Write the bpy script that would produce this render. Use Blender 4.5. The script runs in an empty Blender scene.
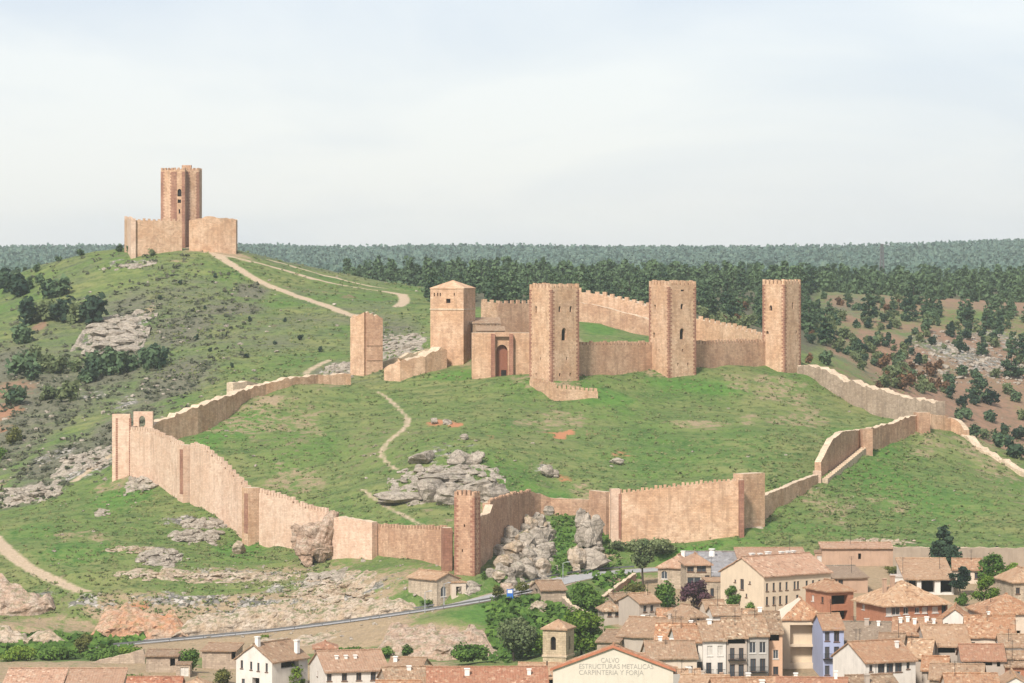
import bpy, bmesh, math, random
import numpy as np
from mathutils import Vector, Matrix
from mathutils import noise as mnoise

random.seed(7)
RNG = np.random.default_rng(11)
S = bpy.context.scene
COL = S.collection
R = math.radians
F = 3600.0        # focal length of the view in pixels
HOR = 262.0       # picture row of the horizon

def W3(px, py, Y):
    """a picture point at a given distance, as a point of the place"""
    return Vector(((px - 512) * Y / F, Y, (HOR - py) * Y / F))

# ------------------------------------------------------------------ tags
def tag(o, label=None, cat=None, group=None, kind=None):
    if label: o['label'] = label
    if cat: o['category'] = cat
    if group: o['group'] = group
    if kind: o['kind'] = kind
    return o

def thing(name, label, cat, loc=(0, 0, 0), rz=0.0, group=None):
    o = bpy.data.objects.new(name, None)
    o.empty_display_size = 0.5
    COL.objects.link(o)
    o.location = loc
    o.rotation_euler = (0, 0, rz)
    return tag(o, label, cat, group)

class MB:
    """collects faces; build() links them as ONE mesh object"""
    def __init__(self):
        self.v = []; self.f = []; self.mi = []; self.uv = []
    def face(self, pts, mi=0, uv=None):
        b = len(self.v)
        self.v += [tuple(p) for p in pts]
        self.f.append(tuple(range(b, b + len(pts))))
        self.mi.append(mi)
        if uv is None:
            p = [Vector(q) for q in pts]
            n = Vector((0, 0, 0))
            for i in range(len(p)):
                n += (p[i] - p[0]).cross(p[(i + 1) % len(p)] - p[0])
            if n.length > 1e-9: n.normalize()
            if abs(n.z) > 0.97:
                uv = [(q.x, q.y) for q in p]
            else:
                u = Vector((-n.y, n.x, 0)).normalized(); w = n.cross(u)
                uv = [(q.dot(u), q.dot(w)) for q in p]
        self.uv.append(uv)
    def box(self, x0, x1, y0, y1, z0, z1, mi=0, M=None):
        c = [Vector((x, y, z)) for z in (z0, z1) for y in (y0, y1) for x in (x0, x1)]
        if M is not None: c = [M @ q for q in c]
        for a in ((0, 2, 3, 1), (4, 5, 7, 6), (0, 1, 5, 4), (1, 3, 7, 5), (3, 2, 6, 7), (2, 0, 4, 6)):
            self.face([c[i] for i in a], mi)
    def tube(self, p0, p1, r0, r1, n=6, mi=0, caps=True):
        p0 = Vector(p0); p1 = Vector(p1); d = (p1 - p0)
        if d.length < 1e-6: return
        d.normalize()
        a = d.orthogonal().normalized(); b = d.cross(a)
        A = [p0 + (a * math.cos(t) + b * math.sin(t)) * r0 for t in [2 * math.pi * i / n for i in range(n)]]
        B = [p1 + (a * math.cos(t) + b * math.sin(t)) * r1 for t in [2 * math.pi * i / n for i in range(n)]]
        for i in range(n):
            j = (i + 1) % n
            self.face([A[i], A[j], B[j], B[i]], mi)
        if caps:
            self.face(B, mi); self.face(A[::-1], mi)
    def mesh(self, name, mats, smooth=False, merge=False):
        me = bpy.data.meshes.new(name)
        me.from_pydata(self.v, [], self.f)
        uvl = me.uv_layers.new(name='UVMap')
        flat = [c for u in self.uv for q in u for c in q]
        uvl.data.foreach_set('uv', flat)
        if not isinstance(mats, (list, tuple)): mats = [mats]
        for m in mats: me.materials.append(m)
        me.polygons.foreach_set('material_index', self.mi)
        if smooth: me.polygons.foreach_set('use_smooth', [True] * len(self.f))
        if merge:
            bm = bmesh.new(); bm.from_mesh(me)
            bmesh.ops.remove_doubles(bm, verts=bm.verts, dist=0.002)
            bm.to_mesh(me); bm.free()
        me.update()
        return me
    def build(self, name, mats, parent=None, smooth=False, merge=False):
        if not self.f: return None
        o = bpy.data.objects.new(name, self.mesh(name, mats, smooth, merge))
        COL.objects.link(o)
        if parent: o.parent = parent
        return o

# ------------------------------------------------------------------ materials
class NT:
    def __init__(self, name):
        self.m = bpy.data.materials.new(name); self.m.use_nodes = True
        self.t = self.m.node_tree
        self.b = self.t.nodes['Principled BSDF']
        self.b.inputs['Specular IOR Level'].default_value = 0.2
    def n(self, kind, **kw):
        x = self.t.nodes.new(kind)
        for k, v in kw.items(): setattr(x, k, v)
        return x
    def l(self, a, b): self.t.links.new(a, b)
    def coords(self, which='Object'):
        return self.n('ShaderNodeTexCoord').outputs[which]
    def pos(self):
        return self.n('ShaderNodeNewGeometry').outputs['Position']
    def mapped(self, src, scale=(1, 1, 1), rot=(0, 0, 0)):
        m = self.n('ShaderNodeMapping'); m.inputs['Scale'].default_value = scale
        m.inputs['Rotation'].default_value = rot
        self.l(src, m.inputs['Vector']); return m.outputs['Vector']
    def noise(self, src, scale, detail=4, rough=0.6, dist=0.0):
        x = self.n('ShaderNodeTexNoise'); x.inputs['Scale'].default_value = scale
        x.inputs['Detail'].default_value = detail; x.inputs['Roughness'].default_value = rough
        x.inputs['Distortion'].default_value = dist
        self.l(src, x.inputs['Vector']); return x.outputs['Fac']
    def voro(self, src, scale, out='Color', feature='F1'):
        x = self.n('ShaderNodeTexVoronoi'); x.feature = feature
        x.inputs['Scale'].default_value = scale
        self.l(src, x.inputs['Vector']); return x.outputs[out]
    def ramp(self, src, stops):
        x = self.n('ShaderNodeValToRGB')
        e = x.color_ramp.elements
        while len(e) < len(stops): e.new(0.5)
        for i, (p, c) in enumerate(stops):
            e[i].position = p
            e[i].color = (c, c, c, 1) if not hasattr(c, '__len__') else (c[0], c[1], c[2], 1)
        self.l(src, x.inputs['Fac']); return x.outputs['Color']
    def mix(self, fac, a, b, mode='MIX'):
        x = self.n('ShaderNodeMix'); x.data_type = 'RGBA'; x.blend_type = mode
        for s, v in ((x.inputs[0], fac), (x.inputs[6], a), (x.inputs[7], b)):
            if isinstance(v, (int, float)): s.default_value = v
            elif isinstance(v, tuple): s.default_value = (v[0], v[1], v[2], 1)
            else: self.l(v, s)
        return x.outputs[2]
    def math(self, op, a, b=0.0, clamp=False):
        x = self.n('ShaderNodeMath', operation=op); x.use_clamp = clamp
        for s, v in ((x.inputs[0], a), (x.inputs[1], b)):
            if isinstance(v, (int, float)): s.default_value = v
            else: self.l(v, s)
        return x.outputs[0]
    def bump(self, h, strength=0.5, dist=0.2, prev=None):
        x = self.n('ShaderNodeBump'); x.inputs['Strength'].default_value = strength
        x.inputs['Distance'].default_value = dist
        self.l(h, x.inputs['Height'])
        if prev is not None: self.l(prev, x.inputs['Normal'])
        return x.outputs['Normal']
    def out(self, col, rough=0.9, normal=None):
        if isinstance(col, tuple): self.b.inputs['Base Color'].default_value = (*col, 1)
        else: self.l(col, self.b.inputs['Base Color'])
        self.b.inputs['Roughness'].default_value = rough
        if normal is not None: self.l(normal, self.b.inputs['Normal'])
        return self.m

def mat_stone(name, c1, c2, c3, course=0.35, bump=0.6, contrast=1.0):
    """coursed rubble masonry, laid out in metres on the wall's own UV"""
    t = NT(name)
    uv = t.coords('UV'); P = t.pos()
    big = t.noise(P, 0.16, 5, 0.62)
    med = t.noise(P, 0.9, 4, 0.65)
    base = t.mix(t.ramp(big, [(0.40, 0), (0.60, 1)]), c1, c2)
    pat = t.noise(P, 0.33, 3, 0.55, 0.8)
    base = t.mix(t.ramp(pat, [(0.56, 0), (0.66, 0.42 * contrast)]), base, tuple(x * 0.9 for x in c3))
    base = t.mix(t.ramp(pat, [(0.34, 0.35 * contrast), (0.43, 0)]), base, tuple(min(.75, x * 1.18) for x in c2))
    base = t.mix(t.ramp(med, [(0.5, 0), (0.72, 0.8)]), base, c3)
    br = t.n('ShaderNodeTexBrick'); br.offset = 0.5
    br.inputs['Scale'].default_value = 1.0
    br.inputs['Brick Width'].default_value = course * 2.1
    br.inputs['Row Height'].default_value = course
    br.inputs['Mortar Size'].default_value = 0.035
    br.inputs['Mortar Smooth'].default_value = 0.6
    br.inputs['Color1'].default_value = (0.78, 0.75, 0.72, 1)
    br.inputs['Color2'].default_value = (1.14, 1.12, 1.08, 1)
    br.inputs['Mortar'].default_value = (0.62, 0.60, 0.58, 1)
    wob = t.n('ShaderNodeVectorMath', operation='ADD')
    nz = t.n('ShaderNodeTexNoise'); nz.inputs['Scale'].default_value = 0.7
    t.l(uv, nz.inputs['Vector'])
    sc = t.n('ShaderNodeVectorMath', operation='SCALE'); sc.inputs['Scale'].default_value = 0.35
    t.l(nz.outputs['Color'], sc.inputs[0]); t.l(uv, wob.inputs[0]); t.l(sc.outputs[0], wob.inputs[1])
    t.l(wob.outputs[0], br.inputs['Vector'])
    base = t.mix(0.75 * contrast, base, br.outputs['Color'], 'MULTIPLY')
    # rain streaks and missing stones
    st = t.noise(t.mapped(uv, (0.9, 0.09, 1)), 1.0, 4, 0.7)
    base = t.mix(t.ramp(st, [(0.50, 0), (0.70, 0.7 * contrast)]), base, tuple(x * 0.55 for x in c1))
    sp = t.noise(P, 2.2, 2, 0.5)
    base = t.mix(t.ramp(sp, [(0.66, 0), (0.72, 0.7 * contrast)]), base, tuple(x * 0.45 for x in c1))
    hgt = t.mix(0.5, br.outputs['Color'], med)
    return t.out(base, 0.95, t.bump(hgt, bump, 0.12))

def mat_plaster(name, c, stain=0.5, c2=None):
    t = NT(name); P = t.pos(); uv = t.coords('UV')
    c2 = c2 or tuple(x * 0.72 for x in c)
    n1 = t.noise(P, 0.5, 5, 0.65)
    st = t.noise(t.mapped(uv, (1.3, 0.14, 1)), 1.0, 4, 0.7)
    col = t.mix(t.ramp(n1, [(0.4, 0), (0.75, stain)]), c, c2)
    col = t.mix(t.ramp(st, [(0.5, 0), (0.8, stain)]), col, tuple(x * 0.6 for x in c))
    return t.out(col, 0.9, t.bump(t.noise(P, 3.0, 3), 0.15, 0.05))

def mat_roof(name, cols, wid=0.45):
    """canal tiles: columns down the slope, each tile its own tone, lichen blotches, slipped and patched tiles"""
    t = NT(name); uv = t.coords('UV'); P = t.pos()
    oi = t.n('ShaderNodeObjectInfo').outputs['Random']
    cells = t.n('ShaderNodeTexVoronoi'); cells.inputs['Scale'].default_value = 1.0
    cells.inputs['Randomness'].default_value = 0.85
    t.l(t.mapped(uv, (1 / wid, 1 / (wid * 1.15), 1)), cells.inputs['Vector'])
    sep = t.n('ShaderNodeSeparateColor'); t.l(cells.outputs['Color'], sep.inputs[0])
    dark = tuple(x * 0.42 for x in cols[0]); white = tuple(min(.78, x * 1.3 + .05) for x in cols[3])
    base = t.ramp(sep.outputs[0], [(0.0, dark), (0.14, cols[0]), (0.42, cols[1]), (0.72, cols[2]), (0.9, cols[3]), (0.985, white)])
    big = t.noise(P, 0.30, 5, 0.7, .5)
    base = t.mix(t.ramp(big, [(0.42, 0), (0.6, 0.7)]), base, cols[1])
    pt = t.noise(t.mapped(P, (1, 1, 1), (0, 0, .6)), 0.22, 2, 0.5, .8)            # relaid patches
    base = t.mix(t.ramp(pt, [(0.56, 0), (0.585, 0.6)]), base, cols[2], 'MIX')
    li = t.noise(P, 0.9, 5, 0.78)
    base = t.mix(t.ramp(li, [(0.52, 0), (0.6, 0.75)]), base, cols[4])
    dk = t.noise(P, 1.5, 4, 0.75)
    base = t.mix(t.ramp(dk, [(0.54, 0), (0.66, 0.75)]), base, tuple(x * 0.5 for x in cols[0]))
    ws = t.noise(P, 2.4, 2, 0.5)
    base = t.mix(t.ramp(ws, [(0.70, 0), (0.75, 0.7)]), base, white)
    base = t.mix(t.math('MULTIPLY', oi, 0.6), base, (0.26, 0.165, 0.105))
    w = t.n('ShaderNodeTexWave'); w.wave_type = 'BANDS'; w.bands_direction = 'X'
    w.inputs['Scale'].default_value = 0.314 / wid; w.inputs['Distortion'].default_value = 0.6
    w.inputs['Detail'].default_value = 1.0
    t.l(uv, w.inputs['Vector'])
    return t.out(base, 0.95, t.bump(t.mix(0.5, w.outputs['Fac'], sep.outputs[1]), 0.8, 0.10))

def mat_plain(name, c, rough=0.7, var=0.25, scale=2.0):
    t = NT(name); P = t.pos()
    col = t.mix(t.ramp(t.noise(P, scale, 4), [(0.35, 0), (0.7, 1)]), c, tuple(x * (1 - var) for x in c))
    return t.out(col, rough)

def mat_glass(name, c=(0.03, 0.035, 0.04)):
    t = NT(name)
    oi = t.n('ShaderNodeObjectInfo').outputs['Random']
    col = t.mix(oi, c, tuple(min(1, x * 2.2) for x in c))
    t.b.inputs['Specular IOR Level'].default_value = 0.5
    return t.out(col, 0.15)

def mat_leaf(name, dark, light, yellow=None):
    t = NT(name)
    at = t.n('ShaderNodeVertexColor'); at.layer_name = 'tone'
    sep = t.n('ShaderNodeSeparateColor'); t.l(at.outputs['Color'], sep.inputs[0])
    oi = t.n('ShaderNodeObjectInfo').outputs['Random']
    f = t.math('ADD', t.math('MULTIPLY', sep.outputs[0], 0.68), t.math('MULTIPLY', oi, 0.45))
    col = t.ramp(f, [(0.1, dark), (0.85, light)])
    if yellow: col = t.mix(t.math('MULTIPLY', sep.outputs[1], 0.5), col, yellow)
    m = t.out(col, 0.8)
    t.b.inputs['Specular IOR Level'].default_value = 0.1
    tr = t.n('ShaderNodeBsdfTranslucent'); t.l(col, tr.inputs['Color'])
    mx = t.n('ShaderNodeMixShader'); mx.inputs[0].default_value = 0.25
    t.l(t.b.outputs[0], mx.inputs[1]); t.l(tr.outputs[0], mx.inputs[2])
    t.l(mx.outputs[0], t.t.nodes['Material Output'].inputs['Surface'])
    return m

def mat_rock(name, c1, c2, c3, scale=0.5, moss=0.3):
    t = NT(name); P = t.pos()
    n1 = t.noise(P, scale, 6, 0.7, 0.4)
    lay = t.noise(t.mapped(P, (0.5, 0.5, 2.4), (0.2, 0.25, 0)), 0.9, 4, 0.6)
    col = t.mix(t.ramp(n1, [(0.38, 0), (0.62, 1)]), c1, c2)
    col = t.mix(t.ramp(lay, [(0.5, 0), (0.66, 0.8)]), col, c3)
    cr = t.voro(P, 0.8, 'Distance', 'DISTANCE_TO_EDGE')
    col = t.mix(t.ramp(t.noise(P, 1.6, 5, 0.75), [(0.5, 0), (0.68, 0.7)]), col, tuple(x * 0.4 for x in c1))
    col = t.mix(t.ramp(cr, [(0.0, 0.6), (0.06, 0)]), col, tuple(x * 0.3 for x in c1))
    gn = t.n('ShaderNodeSeparateXYZ'); t.l(t.n('ShaderNodeNewGeometry').outputs['Normal'], gn.inputs[0])
    ms = t.math('MULTIPLY', t.ramp(gn.outputs[2], [(0.55, 0), (0.85, 1)]), t.ramp(t.noise(P, 0.7, 4, 0.7), [(0.5, 0), (0.62, moss)]))
    col = t.mix(ms, col, (0.085, 0.105, 0.035))
    h = t.mix(0.5, n1, cr)
    return t.out(col, 0.95, t.bump(h, 0.8, 0.35))
# ================================================================== terrain
# survey of the ground: (picture x, picture y, distance)
CP = [
 # outside foot of the front wall
 (128,478,830),(178,500,806),(245,541,776),(327,556,752),(372,559,744),(446,572,724),(465,574,719),
 (492,560,733),(532,528,765),(551,514,770),(588,516,768),(610,535,760),(640,538,757),(690,533,756),(740,528,755),
 (766,518,768),(816,490,795),(861,452,835),(872,454,838),(917,432,862),(931,430,867),(955,434,868),(977,449,862),(1024,476,850),
 # hill back wall
 (902,419,885),(884,417,893),(846,402,908),(801,374,925),
 # inner left wall
 (345,387,905),(318,386,900),(281,391,890),(252,401,880),(198,437,850),(156,452,838),
 # meadow inside the walls
 (195,446,838),(240,470,822),(300,500,790),(310,450,830),(300,420,865),(420,516,760),(380,510,770),(360,470,810),(360,430,850),
 (465,470,790),(440,440,815),(430,395,885),(420,420,850),(510,480,790),(560,490,790),(560,440,830),(560,405,868),(555,384,884),(500,400,870),
 (620,490,790),(660,480,800),(660,430,850),(660,395,890),(670,378,904),(730,470,805),(760,465,808),(760,430,850),(740,372,917),(785,374,929),(810,450,835),(850,425,875),
 (450,367,914),(400,372,915),(350,386,912),(490,371,905),(610,383,893),(735,371,917),
 # inner ward and behind the castle
 (600,335,960),(584,322,990),(640,336,985),(697,345,980),(771,352,950),(510,332,950),(470,330,960),(600,312,1060),(700,330,1080),(520,306,1080),
 (830,372,1010),(870,395,990),(830,352,1100),(760,338,1080),
 # hill of the watch tower
 (180,249,1150),(160,249,1160),(128,253,1145),(215,248,1150),(236,249,1155),(180,245,1175),
 (75,258,1165),(50,268,1160),(20,285,1150),(0,300,1140),(100,300,1090),(180,300,1080),(180,350,1010),(100,350,1020),
 (100,400,950),(50,440,905),(0,470,885),(0,400,960),(0,340,1050),(60,330,1060),(150,400,945),
 (280,300,1090),(250,256,1160),(300,272,1150),(300,330,1020),(330,352,985),(300,372,945),(240,350,990),(400,322,1040),(400,297,1110),(350,283,1140),(420,292,1150),(420,340,1000),(375,362,945),
 (230,386,925),(190,402,905),(150,425,880),(100,450,868),(60,480,845),(0,515,820),(110,478,838),
 (250,262,1260),(100,285,1270),(0,310,1280),(350,292,1270),(430,296,1280),(180,262,1270),
 # near green hill on the left
 (60,500,822),(0,530,790),(100,520,793),(180,522,785),(150,560,752),(210,545,772),(60,570,748),(0,575,742),(75,592,735),
 (0,592,738),(0,614,728),(60,590,737),(60,612,727),(0,622,712),(0,640,704),(60,636,712),
 (100,602,731),(100,636,718),(170,602,730),(160,632,718),(150,638,713),(200,590,738),(230,628,718),(250,588,736),(250,612,724),(300,562,752),(300,604,728),
 (350,586,730),(350,614,716),(430,588,713),(420,604,708),(395,575,725),
 # road
 (100,645,706),(190,638,710),(300,628,710),(400,615,704),(460,605,700),(520,592,706),(570,578,727),(635,570.5,744),
 # below the road
 (0,660,672),(60,660,672),(140,665,660),(220,655,680),(300,645,692),(400,640,682),(385,618,697),(450,615,692),(400,655,672),(490,655,672),(490,618,690),(540,625,688),(560,645,672),
 (100,690,620),(300,690,618),(500,695,606),(400,690,612),(0,690,620),
 # town
 (600,600,702),(640,602,702),(640,560,745),(600,545,752),(560,560,738),(700,543,755),(720,562,735),(740,603,690),(800,548,745),(900,546,745),(960,546,745),(1024,545,745),
 (850,500,790),(930,480,818),(930,445,856),(1000,500,800),(1024,520,775),(1000,475,842),(760,535,755),
 (900,600,692),(1024,602,690),(800,650,640),(900,650,638),(1024,650,636),(700,650,640),(620,640,655),(700,700,600),(800,700,600),(1024,700,600),(900,700,600),
 # valley and far side on the right
 (1010,478,930),(1010,462,1040),(935,440,935),(900,402,1060),(1000,402,1150),(900,345,1200),(1000,332,1300),(1000,302,1450),(1000,284,1800),(860,300,1350),(850,285,1800),(700,310,1180),(700,286,1700),(500,297,1300),(500,286,1700),(950,370,1180),(1024,430,1110),
 (350,288,1700),(200,290,1700),(0,290,1700),(100,288,1500),(0,305,1450),
]
pts = [((px - 512) * Y / F, Y, (HOR - py) * Y / F) for px, py, Y in CP]
for x in (-260, -170, -80, 0, 80, 170, 260):
    pts.append((x, 500, -75.0)); pts.append((x, 380, -79.0))
for x, y, z in ((-300, 800, -62), (-320, 950, -50), (-330, 1150, -20), (-300, 650, -76), (300, 650, -70), (300, 850, -60), (330, 1050, -58), (360, 1250, -30), (420, 1500, -15)):
    pts.append((x, y, z))
# distant hills: crest heights along the skyline
crest = [(-200, 260.0), (0, 259.0), (30, 256.0), (60, 255.0), (85, 258.0), (110, 255.0), (180, 256.0), (240, 254.0), (290, 254.0), (330, 257.0), (380, 256.0), (430, 257.0), (480, 254.0), (540, 252.0), (590, 255.0), (640, 254.0), (690, 255.0), (730, 256.0), (780, 258.0), (830, 260.0), (870, 256.0), (920, 252.0), (970, 250.0), (1024, 248.0), (1200, 244.0)]
for px, py in crest:
    pts.append(((px - 512) * 4400 / F, 4400, (HOR - py) * 4400 / F))
    pts.append(((px - 512) * 5200 / F, 5200, (HOR - py) * 5200 / F - 25))
for px in (-200, 100, 400, 700, 1000, 1200):
    for Y, py in ((2200, 281.0), (2700, 278.0), (3400, 267.0)):
        pts.append(((px - 512) * Y / F, Y, (HOR - py) * Y / F))
P3 = np.array(pts)

def tps_fit(P, lam=0.4):
    xy = P[:, :2] / 100.0; n = len(P)
    d2 = ((xy[:, None, :] - xy[None, :, :]) ** 2).sum(-1)
    K = 0.5 * d2 * np.log(d2 + 1e-9)
    A = np.zeros((n + 3, n + 3)); A[:n, :n] = K + lam * 0.01 * np.eye(n)
    A[:n, n] = 1; A[:n, n + 1:] = xy; A[n, :n] = 1; A[n + 1:, :n] = xy.T
    b = np.zeros(n + 3); b[:n] = P[:, 2]
    return np.linalg.solve(A, b), xy
TW, TXY = tps_fit(P3)
def tps(x, y):
    q = np.stack([x, y], -1) / 100.0
    out = np.empty(len(q))
    for i in range(0, len(q), 20000):
        s = q[i:i + 20000]
        d2 = (s[:, :1] - TXY[:, 0]) ** 2 + (s[:, 1:] - TXY[:, 1]) ** 2
        out[i:i + 20000] = (0.5 * d2 * np.log(d2 + 1e-9)) @ TW[:-3] + TW[-3] + s @ TW[-2:]
    return out

_perm = np.random.default_rng(3).random((256, 256))
def vnoise(x, y):
    xi = np.floor(x).astype(int); yi = np.floor(y).astype(int)
    fx = x - xi; fy = y - yi
    fx = fx * fx * (3 - 2 * fx); fy = fy * fy * (3 - 2 * fy)
    g = lambda a, b: _perm[a % 256, b % 256]
    return (g(xi, yi) * (1 - fx) + g(xi + 1, yi) * fx) * (1 - fy) + (g(xi, yi + 1) * (1 - fx) + g(xi + 1, yi + 1) * fx) * fy - 0.5
def fbm(x, y, wl, octs=4, pers=0.5):
    a = 1.0; r = 0
    for k in range(octs):
        r = r + a * vnoise(x / wl + 17.3 * k, y / wl - 9.1 * k); a *= pers; wl *= 0.5
    return r

def lines(segs):
    out = [segs[0][0]]
    for a, b, st in segs:
        n = max(1, round((b - a) / st)); out += list(np.linspace(a, b, n + 1)[1:])
    return np.array(out)
GX = lines([(-1500, -600, 30), (-600, -240, 6), (-240, -175, 3), (-175, 175, 1.1), (175, 240, 3), (240, 600, 6), (600, 1500, 30)])
GY = lines([(-60, 400, 20), (400, 540, 5), (540, 960, 1.1), (960, 1200, 1.8), (1200, 1500, 4), (1500, 2300, 9), (2300, 5300, 40)])
XX, YY = np.meshgrid(GX, GY)
ZZ = tps(XX.ravel(), YY.ravel()).reshape(XX.shape)
# far field is kept in a sane range, near field falls to the river plain and the viewpoint's hill
ZZ = np.where(YY > 2000, np.clip(ZZ, -14, 60), ZZ)
lowt = np.clip((480 - YY) / 60, 0, 1)
ZZ = ZZ * (1 - lowt) + (-78.0) * lowt
vh = np.clip((60 - np.abs(YY - (-10))) / 50, 0, 1); vh = vh * np.clip((90 - np.abs(XX)) / 60, 0, 1)
ZZ = ZZ * (1 - vh) + (-2.2) * vh

def ground(x, y):
    x = np.asarray(x, float); y = np.asarray(y, float)
    i = np.clip(np.searchsorted(GX, x) - 1, 0, len(GX) - 2); j = np.clip(np.searchsorted(GY, y) - 1, 0, len(GY) - 2)
    fx = np.clip((x - GX[i]) / (GX[i + 1] - GX[i]), 0, 1); fy = np.clip((y - GY[j]) / (GY[j + 1] - GY[j]), 0, 1)
    return (ZZ[j, i] * (1 - fx) + ZZ[j, i + 1] * fx) * (1 - fy) + (ZZ[j + 1, i] * (1 - fx) + ZZ[j + 1, i + 1] * fx) * fy
def gz(x, y): return float(ground(x, y))
_YS = np.concatenate([np.arange(480, 1300, 0.5), np.arange(1300, 5200, 4.0)])
def hit(px, py, drop=0.0, y0=480):
    """where the line of sight, lowered by `drop` metres, meets the ground"""
    Ys = _YS[_YS >= y0]
    z = (HOR - py) * Ys / F - drop
    below = z < ground((px - 512) * Ys / F, Ys)
    if not below.any(): return None
    Y = Ys[np.argmax(below)]
    return Vector(((px - 512) * Y / F, Y, gz((px - 512) * Y / F, Y)))

# roughness of the land
n_big = fbm(XX, YY, 28.0, 3); n_small = fbm(XX, YY, 5.0, 3)
amp = np.clip((YY - 560) / 60, 0, 1)
town = np.clip((XX - 20) / 20, 0, 1) * np.clip((752 - YY) / 15, 0, 1)
far = np.clip((YY - 2300) / 500, 0, 1)
n_terr = fbm(XX / 7.0, YY, 4.2, 2)
ZZ = ZZ + amp * (1 - town) * (0.9 * n_big + 0.45 * n_small + 0.8 * n_terr) * (1 - far) + far * 7 * fbm(XX, YY, 420.0, 4)

# ---- roads: the land is graded to them
def resample(P, step):
    P = [Vector(p) for p in P]; out = [P[0]]
    for a, b in zip(P, P[1:]):
        n = max(1, int((b - a).length / step))
        for i in range(1, n + 1): out.append(a.lerp(b, i / n))
    return out
def smooth(P, it=8):
    P = [p.copy() for p in P]
    for _ in range(it):
        Q = [p.copy() for p in P]
        for i in range(1, len(P) - 1): Q[i] = (P[i - 1] + P[i] * 2 + P[i + 1]) / 4
        P = Q
    return P
def grade(path, half, soft):
    global ZZ
    A = np.array([(p.x, p.y, p.z) for p in path])
    x0, x1 = A[:, 0].min() - half - soft, A[:, 0].max() + half + soft
    y0, y1 = A[:, 1].min() - half - soft, A[:, 1].max() + half + soft
    jx = np.where((GX > x0) & (GX < x1))[0]; jy = np.where((GY > y0) & (GY < y1))[0]
    if len(jx) == 0 or len(jy) == 0: return
    sx = XX[np.ix_(jy, jx)].ravel(); sy = YY[np.ix_(jy, jx)].ravel(); sz = ZZ[np.ix_(jy, jx)].ravel()
    best = np.full(len(sx), 1e9); bz = np.zeros(len(sx))
    for a, b in zip(A, A[1:]):
        d = b - a; L2 = d[0] ** 2 + d[1] ** 2 + 1e-9
        t = np.clip(((sx - a[0]) * d[0] + (sy - a[1]) * d[1]) / L2, 0, 1)
        dd = np.hypot(sx - a[0] - t * d[0], sy - a[1] - t * d[1]); zz = a[2] + t * d[2]
        m = dd < best; best[m] = dd[m]; bz[m] = zz[m]
    w = np.clip(1 - (best - half) / soft, 0, 1); w = w * w * (3 - 2 * w)
    ZZ[np.ix_(jy, jx)] = (sz * (1 - w) + bz * w).reshape(len(jy), len(jx))
def ribbon(name, path, half, mat, lift=0.05, kind='structure', cross=4, jitter=0.0):
    """a strip that lies on the land"""
    m = MB(); rows = []; s = 0
    for i, p in enumerate(path):
        a = path[max(0, i - 1)]; b = path[min(len(path) - 1, i + 1)]
        d = Vector((b.x - a.x, b.y - a.y, 0)).normalized(); n = Vector((-d.y, d.x, 0))
        if i: s += (p - path[i - 1]).length
        h = half * (1 + jitter * (mnoise.noise((p.x * 0.1, p.y * 0.1, 3)) * 2))
        row = []
        for k in range(cross + 1):
            u = (k / cross * 2 - 1) * h
            q = Vector((p.x + n.x * u, p.y + n.y * u, 0))
            q.z = gz(q.x, q.y) + lift
            row.append((q, (u, s)))
        rows.append(row)
    for A, B in zip(rows, rows[1:]):
        for k in range(cross):
            m.face([A[k + 1][0], A[k][0], B[k][0], B[k + 1][0]], 0, [A[k + 1][1], A[k][1], B[k][1], B[k + 1][1]])
    o = m.build(name, mat, None, True, True)
    o['kind'] = kind
    return o
road_pts = [(-60,652,703),(60,650,705),(130,643,709),(190,638,711),(300,628,711),(400,615,705),(460,605,701),(520,592,706),(545,585,716),(570,578.5,727),(600,573.5,736),(635,570.5,744),(655,569.5,745),(690,568.5,743)]
ROAD = smooth(resample([W3(*p) for p in road_pts], 3.0), 12)
grade(ROAD, 4.6, 3.5)
n_t = 0
_tr = {}
def track(key, pp, half):
    P = [hit(x, y) for x, y in pp]
    P = smooth(resample(P, 2.5), 10)
    for p in P: p.z = gz(p.x, p.y)
    P = smooth(P, 6)
    grade(P, half, 2.0)
    _tr[key] = (P, half)
track('a', [(176,247),(190,248),(205,251),(222,256),(235,268),(252,278),(275,288),(300,297),(325,305),(345,313),(356,317)], 1.6)
track('b', [(210,253),(240,259),(262,264),(300,274),(330,283),(356,288),(385,291),(402,295)], 1.7)
track('b2', [(402,295),(406,299),(404,303),(398,307)], 1.4)
track('b3', [(270,260),(300,267),(335,278),(352,283),(385,289),(430,293)], 1.2)
track('c', [(-8,536),(2,545),(8,556),(20,565),(40,576),(60,585),(82,592)], 1.7)
track('d', [(330,360),(318,366),(305,374)], 1.0)
track('e', [(378,392),(394,400),(400,410),(412,420),(398,436),(378,446),(376,456),(396,470)], 0.45)
track('f', [(362,490),(378,500),(400,515),(420,525)], 0.55)
track('g', [(110,455),(98,464),(86,474),(72,482)], 0.8)

# ---- what grows and shows where: masks painted on the land in metres
MASK = {k: np.zeros(XX.shape) for k in ('rock', 'dry', 'red', 'path', 'lush', 'scrub', 'wood')}
def blob(key, px, py, rx, ry, s=1.0, y0=480):
    c = hit(px, py, 0, y0)
    if c is None: return
    a = hit(px, py - ry, 0, y0); b = hit(px, py + ry, 0, y0)
    rX = rx * c.y / F
    rY = max(1.5, ((a.y if a else c.y) - (b.y if b else c.y)) / 2)
    rY = min(rY, rX * 9 + 12)
    d = np.sqrt(((XX - c.x) / rX) ** 2 + ((YY - c.y) / rY) ** 2)
    w = np.clip(1.45 - d, 0, 1) * s
    MASK[key] = np.maximum(MASK[key], w)
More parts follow.
